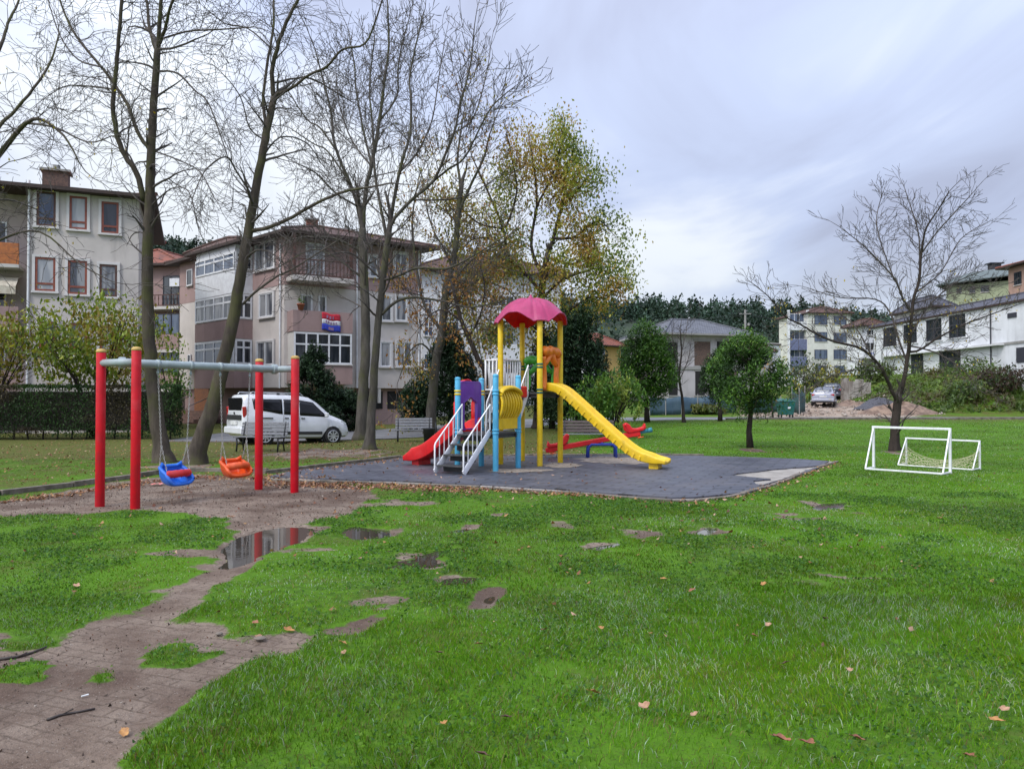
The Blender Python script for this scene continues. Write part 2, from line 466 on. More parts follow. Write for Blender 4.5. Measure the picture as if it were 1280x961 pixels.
def jag(poly, amp, seed):
    rr = random.Random(seed); out = []
    for i in range(len(poly)):
        a = Vector(poly[i]); b = Vector(poly[(i + 1) % len(poly)]); k = max(1, int((b - a).length / .3))
        for j in range(k):
            p = a.lerp(b, j / k); out.append((p.x + rr.uniform(-amp, amp), p.y + rr.uniform(-amp, amp)))
    return out
def flat_prism(poly, z0, z1):
    m = MB(); m.prism(poly, z0, z1); return m
CONC = pm('worn_concrete', (.36, .33, .29), (.25, .225, .195), 3, .75, bump=.3, bscale=30)
o = flat_prism(SLAB, -.25, .006).build('concrete_slab', CONC); tag(o, 'bare concrete slab', kind='structure')
k = 17  # the peeled corner is ragged
mat_poly = MATP[:11] + jag(MATP[11:24], .05, 3)[:-1] + MATP[23:]
o = flat_prism(mat_poly, -.2, .034).build('rubber_matting', RUBBER); tag(o, 'dark rubber play matting', kind='structure')
m = MB()
for c, rx, ry, sd in (((775, 577), 58, 5, 1), ((700, 583), 26, 3, 2), ((650, 590), 40, 2.5, 5)):   # matting worn through
    gx, gy, a, b = ell(c, rx, ry); rr = random.Random(sd)
    m.poly([(gx + a * (1 + rr.uniform(-.25, .2)) * math.cos(q), gy + b * (1 + rr.uniform(-.3, .2)) * math.sin(q), .039) for q in np.linspace(0, 2 * math.pi, 26, endpoint=False)])
o = m.build('worn_patch', pm('grit', (.30, .25, .20), (.17, .14, .11), 8, .8)); tag(o, 'grit where the matting is worn through', kind='structure')

KERB = pm('kerb_concrete', (.20, .17, .14), (.10, .085, .065), 5, .8, bump=.4, bscale=25)
def kerb(pts, w, h, name='kerb'):
    m = MB(); P3 = [Vector((x, y, 0)) for x, y in pts]; rr = random.Random(len(pts))
    for a, b in zip(P3, P3[1:]):
        L = (b - a).length; d = (b - a) / L; k = max(1, round(L / .9))
        for i in range(k):
            p = a + d * (L * i / k + .006); q = a + d * (L * (i + 1) / k - .006); hh = h + rr.uniform(-.012, .012)
            z = zb((p.x + q.x) / 2, (p.y + q.y) / 2)
            m.bar(p + Vector((0, 0, z + hh / 2 - .1)), q + Vector((0, 0, z + hh / 2 - .1)), w, hh + .2)
    o = m.build(name, KERB, bevel=.012); return tag(o, 'weathered concrete kerb', kind='structure')
front = gp([(338, 599.5), (400, 602.2), (480, 605), (600, 610), (700, 616), (770, 622), (840, 627), (870, 626.6), (902, 623.5), (928, 618), (955, 610), (990, 597.5), (1020, 586), (1046, 577)])
kerb(front, .10, .035)
kerb(gp([(-60, 622), (0, 618.5), (90, 608), (165, 597.5), (208, 590.5), (245, 589), (335, 590.5)]), .10, .09)
kerb(gp([(330, 592), (365, 588), (425, 581), (500, 572.5), (545, 570.5)]), .10, .07)
kerb(gp([(545, 570.5), (640, 569.5), (760, 568.6), (880, 569.8)]), .10, .05)

t = NT('wet_asphalt'); P = t.pos(); n1 = t.noise(.5, 5, .6, P); n2 = t.noise(40, 4, .7, P)
c = t.mix(t.ramp(n1, .35, .65), (.115, .115, .12), (.19, .19, .195)); c = t.mix(t.math('MULTIPLY', t.ramp(n2, .5, .7), .4), c, (.26, .25, .24))
t.set(Base_Color=c, Roughness=t.mix(t.ramp(n1, .4, .6), (.6,) * 3, (.35,) * 3)); t.bump(n2, .2, .01)
ASPH = t.mat
def drape(poly, off, step=.8):
    x0 = min(p[0] for p in poly); x1 = max(p[0] for p in poly)
    xs = np.arange(-24, 90.01, step)
    return xs
m = MB()
lower = ROAD[:8]; upper = ROAD[8:][::-1]
def along(pl, n):
    P_ = [Vector((*p, 0)) for p in pl]; L = [0]
    for a, b in zip(P_, P_[1:]): L.append(L[-1] + (b - a).length)
    out = []
    for s in np.linspace(0, L[-1], n):
        i = min(max(np.searchsorted(L, s) - 1, 0), len(L) - 2)
        out.append(P_[i].lerp(P_[i + 1], (s - L[i]) / (L[i + 1] - L[i])))
    return out
A_, B_ = along(lower, 90), along(upper, 90)
rows = []
for j in range(9):
    f = j / 8
    rows.append([(a.lerp(b, f).x, a.lerp(b, f).y, zb(*a.lerp(b, f)[:2]) - .01) for a, b in zip(A_, B_)])
m.grid(rows); o = m.build('road', ASPH, smooth=True); tag(o, 'wet grey lane', kind='structure')
kerb([(p.x, p.y - .06) for p in A_[26:90:2]], .14, .10)
# ------------------------------------------------------------------ camera, sky, sun
cam = D.cameras.new('camera'); co = D.objects.new('camera', cam); COL.objects.link(co)
co.location = (0, 0, EYE); co.rotation_euler = (math.pi / 2 + PITCH, 0, 0)
cam.sensor_width = 36; cam.lens = FPX / 1280 * 36; cam.clip_end = 3000; cam.clip_start = .05
SC.camera = co
SC.view_settings.view_transform = 'Standard'; SC.view_settings.look = 'None'; SC.view_settings.exposure = 0.17; SC.view_settings.gamma = 1
SC.render.resolution_x, SC.render.resolution_y = 1024, 768
SC.cycles.use_denoising = True
SC.cycles.max_bounces = 6; SC.cycles.diffuse_bounces = 3; SC.cycles.transparent_max_bounces = 8

SUN_EL, SUN_AZ = R(48), R(215)      # a veiled sun behind and left of the camera
w = D.worlds.new('World'); SC.world = w; w.use_nodes = True
nt = w.node_tree; N = nt.nodes; L = nt.links
bg = N['Background']
sky = N.new('ShaderNodeTexSky'); sky.sky_type = 'NISHITA'; sky.sun_disc = False; sky.sun_elevation = SUN_EL; sky.sun_rotation = SUN_AZ
L.new(sky.outputs[0], bg.inputs[0]); bg.inputs[1].default_value = .10
tc = N.new('ShaderNodeTexCoord'); sx = N.new('ShaderNodeSeparateXYZ'); L.new(tc.outputs['Generated'], sx.inputs[0])
def M(op, a, b=None, c=None):
    n = N.new('ShaderNodeMath'); n.operation = op
    for i, v in enumerate((a, b, c)):
        if v is None: continue
        if isinstance(v, (int, float)): n.inputs[i].default_value = v
        else: L.new(v, n.inputs[i])
    return n.outputs[0]
zz = M('ADD', M('MAXIMUM', sx.outputs[2], 0.0), .16)
cx = N.new('ShaderNodeCombineXYZ'); L.new(M('DIVIDE', sx.outputs[0], zz), cx.inputs[0]); L.new(M('DIVIDE', sx.outputs[1], zz), cx.inputs[1])
def cloud_noise(scale, det, off, dist=0, st=(1, 1, 1), rot=0):
    mp = N.new('ShaderNodeMapping'); L.new(cx.outputs[0], mp.inputs[0]); mp.inputs[1].default_value = off; mp.inputs[2].default_value = (0, 0, rot); mp.inputs[3].default_value = st
    n = N.new('ShaderNodeTexNoise'); L.new(mp.outputs[0], n.inputs[0]); n.inputs['Scale'].default_value = scale; n.inputs['Detail'].default_value = det; n.inputs['Roughness'].default_value = .5; n.inputs['Distortion'].default_value = dist
    return n.outputs[0]
def SS(v, a, b):
    n = N.new('ShaderNodeMapRange'); n.interpolation_type = 'SMOOTHSTEP'; L.new(v, n.inputs[0]); n.inputs[1].default_value = a; n.inputs[2].default_value = b; return n.outputs[0]
def MX(f, a, b):
    n = N.new('ShaderNodeMix'); n.data_type = 'RGBA'
    if isinstance(f, (int, float)): n.inputs[0].default_value = f
    else: L.new(f, n.inputs[0])
    for i, v in ((6, a), (7, b)):
        if isinstance(v, tuple): n.inputs[i].default_value = (*v, 1)
        else: L.new(v, n.inputs[i])
    return n.outputs[2]
big = cloud_noise(.42, 4, (3.1, 1.2, 0), .5, (1, .6, 1), .5); fine = cloud_noise(1.3, 6, (7, 2, 0), .9, (1, .55, 1), .55)
dens = M('ADD', M('MULTIPLY', big, .55), M('MULTIPLY', fine, .45))
# the cover thickens towards the right of the view and thins to white behind the trees
dens = M('ADD', dens, M('MULTIPLY', sx.outputs[0], .16))
c1 = MX(SS(dens, .40, .52), (.86, .91, .98), (.55, .63, .85))
c1 = MX(SS(dens, .49, .64), c1, (.40, .435, .58))
low = SS(sx.outputs[2], .02, .22)
c2 = MX(M('MULTIPLY', M('SUBTRACT', 1.0, low), .75), c1, (.79, .86, .95))
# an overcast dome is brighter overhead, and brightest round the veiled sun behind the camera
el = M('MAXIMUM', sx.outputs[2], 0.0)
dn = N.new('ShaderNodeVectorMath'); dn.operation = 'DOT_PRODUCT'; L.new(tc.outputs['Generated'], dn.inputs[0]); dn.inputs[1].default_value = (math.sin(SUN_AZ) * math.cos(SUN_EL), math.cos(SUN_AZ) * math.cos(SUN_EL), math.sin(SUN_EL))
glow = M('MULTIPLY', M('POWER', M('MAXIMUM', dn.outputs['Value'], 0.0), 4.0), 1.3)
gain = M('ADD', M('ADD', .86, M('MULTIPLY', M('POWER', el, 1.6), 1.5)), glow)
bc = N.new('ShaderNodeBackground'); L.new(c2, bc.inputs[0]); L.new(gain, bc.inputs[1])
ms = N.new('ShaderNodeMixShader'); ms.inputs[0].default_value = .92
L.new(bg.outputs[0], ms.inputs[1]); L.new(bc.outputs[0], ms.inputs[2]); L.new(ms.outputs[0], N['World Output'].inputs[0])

sl = D.lights.new('sun', 'SUN'); sl.energy = 1.5; sl.angle = R(12); sl.color = (1, .95, .87)
so = D.objects.new('sun', sl); COL.objects.link(so)
# sun direction: azimuth measured like the sky texture's rotation
sd = Vector((math.sin(SUN_AZ) * math.cos(SUN_EL), math.cos(SUN_AZ) * math.cos(SUN_EL), math.sin(SUN_EL)))
so.rotation_euler = sd.to_track_quat('Z', 'Y').to_euler(); so.location = sd * 50
# ------------------------------------------------------------------ grass blades
def fan(n, y0, y1, margin=1.5, k=.74):
    """points spread evenly over the lawn in view"""
    u = RNG.random(int(n * 1.0)); y = np.sqrt(y0 * y0 + u * (y1 * y1 - y0 * y0))
    x = (RNG.random(len(y)) * 2 - 1) * (k * y + margin)
    return x, y

def blades(n, y0, y1, hmin, hmax, wid, seed):
    x, y = fan(n, y0, y1)
    d, p = masks(x, y)
    dn = d + (fbm(x * 9, y * 9, 3) - .5) * .75
    dn = dn + (RNG.random(len(x)) - .5) * .55
    thin_ = sstep(.54, .68, fbm(x * 1.15 + 21, y * 1.15 + 13, 4)) * (1 - .5 * sstep(2, 5, x))
    keep = (dn < .42) & (RNG.random(len(x)) > .72 * thin_) & (sdist(SLAB, x, y) > .16) & (sdist(ROAD, x, y) > .2) & (sdist(LOT, x, y) > .3)
    keep &= ~((x < -8.5) & (y > 27.5) & (y < 39))
    dry = dryness(x, y)
    keep &= RNG.random(len(x)) > dry * .55
    keep &= (RNG.random(len(x)) < .35 + 1.3 * fbm(x * 1.7, y * 1.7, 3))
    x, y, d, dry = x[keep], y[keep], d[keep], dry[keep]; n = len(x)
    z = zg(x, y) - .006
    lush = fbm(x * .55 + 3, y * .55 + 8, 3); clump = fbm(x * 4.2, y * 4.2, 3)
    near = 1 - sstep(4.5, 8.5, y - .12 * x)
    h = (hmin + (hmax - hmin) * RNG.random(n)) * (.45 + .9 * clump) * (.75 + .5 * lush) * (.68 + .30 * near) * (1 - .6 * sstep(.05, .4, d)) * (1 - .35 * dry)
    for cx_, cy_, a_, b_ in ISLW: h = np.where(((x - cx_) / a_) ** 2 + ((y - cy_) / b_) ** 2 < 1.5, h * .5, h)
    h = h * (1 - .45 * sstep(.2, -3.5, 0 * x + 0) * 0) * np.where((x < -1.2) & (y > 5), .78, 1)
    a = RNG.random(n) * 2 * np.pi
    flow = fbm(x * .9 + 50, y * .9, 2) * 6.28 * 2
    la = np.where(RNG.random(n) < .28, flow + RNG.normal(0, .6, n), a)      # blades comb over together in places
    lean = (.25 + .75 * RNG.random(n)) * h * (.6 + .7 * clump)
    w = wid * (.6 + .8 * RNG.random(n))
    cx, sy = np.cos(a) * w / 2, np.sin(a) * w / 2
    lx, ly = np.cos(la) * lean, np.sin(la) * lean
    b = np.stack([x, y, z], 1)
    sd = np.stack([cx, sy, 0 * x], 1)
    mid = b + np.stack([lx * .32, ly * .32, h * .62], 1)
    tip = b + np.stack([lx, ly, h * (1 - .35 * RNG.random(n))], 1)
    V = np.stack([b - sd, b + sd, mid + sd * .8, mid - sd * .8, tip], 1).reshape(-1, 3)
    i = np.arange(n)[:, None] * 5
    F = np.concatenate([i + [0, 1, 2], i + [0, 2, 3], i + [3, 2, 4]], 0)
    g0 = np.array([.034, .098, .006]); g1 = np.array([.104, .242, .008]); g2 = np.array([.23, .33, .014]); g3 = np.array([.36, .42, .29]); g4 = np.array([.20, .155, .06])
    r = RNG.random(n)[:, None]; q = fbm(x * .8 + 9, y * .8 + 4, 4)[:, None]
    c = g0 + (g1 - g0) * np.clip(r * .8 + .35 + (q - .5) * 1.3, 0, 1)
    pick = RNG.random(n)
    c = np.where((pick < .20)[:, None], g1 + (g2 - g1) * RNG.random(n)[:, None], c)
    c = np.where((pick > .945 - .17 * sstep(.48, .66, fbm(x * 1.4, y * 1.4 + 30, 3)))[:, None], g3 * (.7 + .5 * r), c)
    c = np.where((RNG.random(n) < .05 + dry * .55)[:, None], g4 * (.5 + .8 * r), c)
    big_ = fbm(x * .42 + 60, y * .42 + 7, 4); c = c * (.72 + .58 * sstep(.30, .70, big_))[:, None]
    yl = sstep(.5, .66, fbm(x * .7 + 5, y * .7 + 77, 3))[:, None] * .5; c = c * (1 - yl) + (c * np.array([1.28, 1.0, .9])) * yl
    c = c * (.93 * (.72 + .56 * RNG.random(n)))[:, None] * np.array([.93, 1.0, 1.15])
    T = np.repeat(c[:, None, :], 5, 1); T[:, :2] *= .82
    return V, F, T.reshape(-1, 3)

parts = []
for args in ((330000, 2.0, 6.2, .030, .078, .0036, 1), (250000, 6.2, 11.5, .030, .068, .0058, 2), (190000, 11.5, 22, .032, .065, .011, 3), (150000, 22, 47, .035, .075, .022, 4)):
    parts.append(blades(*args))
V = np.concatenate([p[0] for p in parts]); T = np.concatenate([p[2] for p in parts]); off = 0; Fs = []
for p in parts: Fs.append(p[1] + off); off += len(p[0])
GRASS = leaf_mat('grass_blade', .5, .36, .16)
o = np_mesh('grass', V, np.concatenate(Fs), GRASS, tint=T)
tag(o, 'short wet green grass covering the lawn', kind='stuff')
del V, T, Fs, parts

# clover and broad-leaved weeds among the blades
def leaf_quads(P, size, tint, tilt=1.0, asp=.55, up=None):
    """one folded leaf (two triangles along a midrib) per point"""
    n = len(P); a = RNG.random(n) * 2 * np.pi; el = (RNG.random(n) - .5) * np.pi * tilt
    if up is not None: el = up + (RNG.random(n) - .5) * tilt
    d = np.stack([np.cos(a) * np.cos(el), np.sin(a) * np.cos(el), np.sin(el)], 1)
    s = np.stack([-np.sin(a), np.cos(a), 0 * a], 1)
    ro = (RNG.random(n) - .5)[:, None] * 1.6 * tilt
    nrm = np.cross(s, d); s = s * np.cos(ro) + nrm * np.sin(ro); nrm = np.cross(s, d)
    L = (size * (.6 + .8 * RNG.random(n)))[:, None]; w = L * asp
    fold = (.1 + .25 * RNG.random(n))[:, None] * w
    V = np.stack([P - d * L / 2, P + s * w / 2 - d * L * .05 + nrm * fold, P + d * L / 2 - nrm * fold * .5, P - s * w / 2 - d * L * .05 + nrm * fold], 1)
    i = np.arange(n)[:, None] * 4
    F = np.concatenate([i + [0, 2, 1], i + [0, 3, 2]], 0)
    return V.reshape(-1, 3), F, np.repeat(tint[:, None, :], 4, 1).reshape(-1, 3)

xx, yy = fan(150000, 2.4, 13)
dd, _ = masks(xx, yy); kp = (dd + (fbm(xx * 9, yy * 9, 3) - .5) * .6 < .40) & (sdist(SLAB, xx, yy) > .15) & (fbm(xx * 1.5 + 11, yy * 1.5 + 2, 4) + (RNG.random(len(xx)) - .5) * .16 > .53)
xx, yy = xx[kp], yy[kp]; nn = len(xx); hh = (.012 + .04 * RNG.random(nn)) * (1 - .4 * (yy > 8))
cc = np.array([[.042, .115, .014], [.07, .165, .016], [.11, .21, .022], [.055, .135, .032]])[RNG.integers(0, 4, nn)] * (.7 + .6 * RNG.random((nn, 1)))
V, F, T = leaf_quads(np.stack([xx, yy, zg(xx, yy) + hh], 1), np.where(yy < 7, .020, .026), cc, tilt=.7, asp=.9)
o = np_mesh('clover', V, F, GRASS, tint=T); tag(o, 'low clover and broad leaved weeds in the lawn', kind='stuff')

# ------------------------------------------------------------------ crumbs of soil and bark on the bare ground
xx, yy = fan(60000, 2.4, 15); dd, pp = masks(xx, yy); kp = (dd > .45) & (pp < .3) & (sdist(SLAB, xx, yy) > .1); xx, yy = xx[kp][:14000], yy[kp][:14000]; nn = len(xx)
cc = np.array([[.05, .036, .028], [.09, .065, .05], [.16, .12, .09], [.30, .26, .22], [.12, .055, .03]])[RNG.choice(5, nn, p=[.4, .25, .15, .06, .14])]
sz = (.007 + .022 * RNG.random(nn) ** 4) * np.where(yy > 8, 1.5, 1)
V, F, T = leaf_quads(np.stack([xx, yy, zg(xx, yy) + .004], 1), sz, cc, tilt=.8, asp=.55)
o = np_mesh('debris', V, F, leaf_mat('crumb', .8, 0, .2), tint=T); tag(o, 'crumbs of soil, bark and grit on the bare ground', kind='stuff')

# ------------------------------------------------------------------ fallen leaves
LEAF = leaf_mat('dead_leaf', .6, .15, .3)
LC = np.array([[.23, .095, .045], [.29, .145, .06], [.17, .062, .032], [.35, .20, .08], [.12, .055, .035], [.42, .26, .18]])
pts = []
def along_line(pl, n, spread):
    Pn = [Vector((*p, 0)) for p in pl]; L = [(b - a).length for a, b in zip(Pn, Pn[1:])]; tot = sum(L)
    for _ in range(n):
        s = random.random() * tot; i = 0
        while s > L[i] and i < len(L) - 1: s -= L[i]; i += 1
        p = Pn[i].lerp(Pn[i + 1], s / L[i]); sx = random.gauss(0, spread)
        pts.append((p.x + random.gauss(0, spread * .4), p.y + sx))
along_line([(p[0], p[1] - .2) for p in front[:6]], 950, .16); along_line([(p[0], p[1] - .2) for p in front[5:]], 330, .22)
along_line(gp([(330, 606), (420, 607), (500, 611), (600, 615)]), 700, .22)
along_line(gp([(0, 626), (100, 615), (165, 604), (250, 595), (335, 597), (420, 600)]), 1100, .22)
along_line(gp([(330, 596), (365, 592), (425, 585), (500, 576), (545, 573)]), 500, .25)
for _ in range(2600): pts.append((random.uniform(-17, 1.5), random.uniform(14, 29)))      # under the bare trees
for _ in range(900): pts.append((random.uniform(-7, 3), random.uniform(19, 27)))
for _ in range(420): pts.append((random.uniform(-6, 4), random.uniform(7, 16)))
for _ in range(160): pts.append((random.uniform(0, 14), random.uniform(8, 26)))
for _ in range(40): pts.append((random.uniform(-4, 5), random.uniform(5, 9)))
A = np.array(pts); zz_ = zg(A[:, 0], A[:, 1]); ins = sdist(mat_poly, A[:, 0], A[:, 1]) < 0
kp = ~ins | (RNG.random(len(A)) < .35); A, zz_, ins = A[kp], zz_[kp], ins[kp]
zz_ = np.where(ins, .046, zz_ + .014 + .02 * RNG.random(len(A)))
Pp = np.stack([A[:, 0], A[:, 1], zz_], 1)
V, F, T = leaf_quads(Pp, np.where(A[:, 1] < 9, .042, .058), LC[RNG.integers(0, 6, len(Pp))] * (.6 + .6 * RNG.random((len(Pp), 1))), tilt=.5, asp=.75)
o = np_mesh('fallen_leaves', V, F, LEAF, tint=T); tag(o, 'brown fallen leaves strewn along kerbs and under bare trees', kind='stuff')

def big_leaf(loc, size, rz, tilt, col):
    """one curled autumn leaf with a lobed outline and a stalk"""
    m = MB(); n = 22; ring = []; rr = random.Random(int(loc[0] * 1000) + int(loc[1] * 77))
    for i in range(n):
        a = 2 * math.pi * i / n
        r = size * (.42 + .16 * abs(math.cos(a * 2.5)) + .06 * math.cos(a)) * rr.uniform(.9, 1.1)
        x, y = r * math.cos(a) * 1.25, r * math.sin(a) * .85
        ring.append((x, y, size * (.5 * (y / size) ** 2 * 2.2 + .25 * (x / size) ** 2 + rr.uniform(-.02, .02))))
    inner = [(x * .5, y * .5, z * .25 + size * .02) for x, y, z in ring]
    m.add(ring + inner + [(0, 0, 0)], [(i, (i + 1) % n, n + (i + 1) % n, n + i) for i in range(n)] + [(n + i, n + (i + 1) % n, 2 * n) for i in range(n)])
    m.tube([(size * .5, 0, size * .1), (size * .8, size * .05, size * .06), (size * 1.0, size * .12, size * .12)], size * .025, 4)
    o = m.build('fallen_leaf', col, smooth=True)
    o.location = loc; o.rotation_euler = (tilt, random.uniform(-.3, .3), rz)
    return o
LM = [pm('leaf_russet', (.30, .115, .05), (.17, .06, .03), 30, .55), pm('leaf_tan', (.46, .27, .16), (.30, .16, .09), 30, .55), pm('leaf_amber', (.45, .22, .06), (.28, .13, .04), 30, .55), pm('leaf_dark', (.12, .05, .035), (.07, .03, .02), 30, .5)]
big = [(806, 895, .085, 1), (869, 903, .06, 1), (975, 933, .075, 0), (1008, 938, .085, 0), (1071, 934, .06, 0), (742, 875, .07, 2), (1212, 957, .06, 0), (680, 795, .06, 0), (955, 737, .06, 2), (830, 731, .055, 2), (866, 746, .06, 0), (961, 787, .06, 1), (942, 801, .05, 0), (1247, 912, .06, 2), (1257, 898, .05, 1), (751, 792, .055, 2), (814, 798, .05, 2), (430, 821, .05, 1), (428, 809, .05, 2), (548, 865 - 40, .05, 3), (555, 916, .05, 2), (604, 955, .06, 3), (983, 836, .05, 3), (1062, 846, .05, 1), (598, 815, .05, 0), (362, 790, .07, 2), (320, 783, .05, 0), (325, 798, .06, 1), (155, 916, .06, 2), (95, 735, .07, 1), (92, 742, .05, 0), (1001, 698, .05, 1), (1020, 610, .05, 2), (186, 728, .05, 1), (632, 907, .05, 3)]
for px, py, s, k in big:
    g = G(px, py); z = float(zg(g.x, g.y)) + (.05 if g.y < 7.5 and px > 430 else .02)
    o = big_leaf((g.x, g.y, z), s * .78, random.uniform(0, 6.3), random.uniform(-.35, .35), LM[k])
    lab = ('russet brown dead leaf lying flat on the grass', 'pale tan dead leaf curled on the grass', 'amber dead leaf lying on the grass', 'dark brown dead leaf lying in the grass')[k]
    tag(o, lab, 'leaf', lab.split(' dead')[0] + ' leaves on the lawn')
# the twigs, wrapper and stones on the bare path
BARKD = pm('wet_twig', (.030, .022, .018), (.055, .042, .035), 20, .6)
def stick(pxs, r, label, name='stick'):
    m = MB(); P3 = []
    for px, py in pxs:
        g = G(px, py); P3.append((g.x, g.y, float(zg(g.x, g.y)) + r * .8))
    k = len(P3); m.tube(P3, [r * (1 - .5 * i / k) for i in range(k)], 7)
    b = Vector(P3[1]); m.tube([b, b + Vector((.05, .03, .02))], r * .4, 5)
    tag(m.build(name, BARKD, smooth=True), label, 'stick')
stick([(59, 898), (75, 892), (95, 888), (119, 884)], .008, 'dark wet stick lying across the bare muddy path')
stick([(0, 822), (20, 818), (40, 812), (58, 807)], .010, 'thin branch lying at the left edge of the muddy path')
ROCK = pm('path_stone', (.19, .15, .12), (.14, .12, .10), 12, .8, bump=.5)
def stone(loc, s, label, grp=None, mat=None, name='stone'):
    m = MB(); rr = random.Random(int(loc[0] * 991 + loc[1] * 77)); rows = []
    for i in range(7):
        a = -math.pi / 2 + math.pi * i / 6
        rows.append([(s[0] * math.cos(a) * math.cos(b) * rr.uniform(.8, 1.15), s[1] * math.cos(a) * math.sin(b) * rr.uniform(.8, 1.15), s[2] * math.sin(a) * rr.uniform(.85, 1.1)) for b in np.linspace(0, 2 * math.pi, 9, endpoint=False)])
    m.grid(rows, closed=True); o = m.build(name, mat or ROCK, smooth=True, subsurf=1); o.location = loc
    return tag(o, label, 'stone', grp)
g = G(325, 799); stone((g.x, g.y, float(zg(g.x, g.y)) + .006), (.045, .034, .014), 'brown stone half sunk at the grass edge of the path')
g = G(274, 793); stone((g.x, g.y, float(zg(g.x, g.y)) + .006), (.03, .024, .012), 'small pale stone on the muddy path by the turf island')
g = G(106, 869); m = MB(); m.bar((g.x - .014, g.y - .01, float(zg(g.x, g.y)) + .012), (g.x + .014, g.y + .015, float(zg(g.x, g.y)) + .014), .010, .008)
tag(m.build('litter_scrap', pm('white_litter', (.7, .7, .68), rough=.5), bevel=.003), 'small white scrap of litter on the muddy path', 'litter')
g = G(321, 622 - 8); m = MB(); g = G(187, 606); rows = [[(g.x + i * .05 + random.uniform(-.02, .02), g.y + j * .06, float(zg(g.x, g.y)) + .02 + random.uniform(0, .03)) for i in range(5)] for j in range(4)]
m.grid(rows); tag(m.build('wrapper', pm('red_wrapper', (.62, .12, .10), (.8, .4, .36), 12, .4), smooth=True, solid=.004), 'crumpled red and white wrapper on the leaves by the red post', 'litter')
# ------------------------------------------------------------------ playground materials
def worn(name, c, wear, rough, rough2, sc, spec):
    """outdoor paint or plastic: faded patches, rain streaks, scuffs and specks of dirt"""
    t = NT(name); P = t.coord('Object'); n = t.noise(sc, 6, .6, P); st = t.noise(7, 6, .7, t.scalev(P, (1, 1, .16))); sp = t.noise(34, 5, .75, P); fd = t.noise(1.7, 4, .6, P)
    col = t.mix(t.ramp(n, .35, .7), c, tuple(x * wear for x in c))
    col = t.mix(t.math('MULTIPLY', t.ramp(fd, .5, .72), .22), col, tuple(min(.85, x * .75 + .16) for x in c))
    col = t.mix(t.math('MULTIPLY', t.ramp(st, .53, .72), .42), col, tuple(x * .42 + .012 for x in c))
    col = t.mix(t.math('MULTIPLY', t.ramp(sp, .62, .72), .45), col, (.09, .07, .05))
    rg = t.node('ShaderNodeMapRange'); t.l.new(n, rg.inputs['Value']); rg.inputs['From Min'].default_value = .3; rg.inputs['From Max'].default_value = .7; rg.inputs['To Min'].default_value = rough; rg.inputs['To Max'].default_value = rough2
    t.set(Base_Color=col, Roughness=rg.outputs['Result']); t.b.inputs['Specular IOR Level'].default_value = spec
    t.bump(t.noise(45, 4, .6, P), .05, .004); return t.mat
def plastic(name, c, wear=.85): return worn(name, c, wear, .30, .48, 5, .45)
def paint(name, c, wear=.8): return worn(name, c, wear, .34, .55, 7, .35)
YEL = paint('yellow_paint', (.78, .54, .02)); YPL = plastic('yellow_plastic', (.80, .52, .015)); BLU = paint('sky_blue_paint', (.09, .42, .66))
RED = paint('red_paint', (.60, .004, .016)); RPL = plastic('red_plastic', (.68, .012, .016)); PUR = plastic('purple_plastic', (.17, .06, .42)); ORA = plastic('orange_plastic', (.80, .20, .01))
GRE = plastic('green_plastic', (.05, .32, .03)); PINK = plastic('pink_plastic', (.56, .06, .19), .85); WHT = paint('white_metal', (.80, .80, .82), .9); DGR = paint('dark_green_clamp', (.02, .12, .10))
GREYB = paint('grey_blue_pipe', (.32, .375, .39)); CHAIN = pm('chain_steel', (.46, .45, .43), rough=.5, metal=.35); BLACK = paint('black_metal', (.02, .02, .022)); DBLUE = paint('deep_blue_paint', (.02, .05, .33))
BPL = plastic('blue_plastic', (.015, .16, .72)); OPL = plastic('hot_orange_plastic', (.82, .10, .01)); STEP = pm('step_metal', (.035, .035, .038), (.06, .06, .06), 20, .5, bump=.3)

def thin_shell(m, tr):
    """moulded plastic thin enough for daylight to come through"""
    nt_ = m.node_tree; b = nt_.nodes['Principled BSDF']; o = nt_.nodes['Material Output']
    t_ = nt_.nodes.new('ShaderNodeBsdfTranslucent'); nt_.links.new(b.inputs['Base Color'].links[0].from_socket, t_.inputs['Color'])
    mx = nt_.nodes.new('ShaderNodeMixShader'); mx.inputs[0].default_value = tr
    nt_.links.new(b.outputs[0], mx.inputs[1]); nt_.links.new(t_.outputs[0], mx.inputs[2]); nt_.links.new(mx.outputs[0], o.inputs[0])
    return m
PINKS = thin_shell(PINK, .25); LINING = thin_shell(plastic('red_lining', (.85, .012, .016)), .45)
def post(parent, p, h, r, m, name='post', capm=None, z0=0.0):
    b = MB(); b.tube([(p[0], p[1], z0 - .1), (p[0], p[1], h)], r, 20)
    o = b.build(name, m, parent, smooth=True, bevel=.006)
    c = MB(); c.lathe([(r * 1.04, -.012), (r * 1.06, .0), (r * 1.02, .022), (r * .7, .04), (.01, .047)], (p[0], p[1], h), 20)
    c.build('post_cap', capm or m, o, smooth=True)
    return o
def ring(parent, p, z, r, m, name='clamp'):
    b = MB()
    for dz in (-.035, .035): b.lathe([(r + .002, -.022), (r + .011, -.016), (r + .011, .016), (r + .002, .022)], (p[0], p[1], z + dz), 20, cap=False)
    return b.build(name, m, parent, smooth=True)

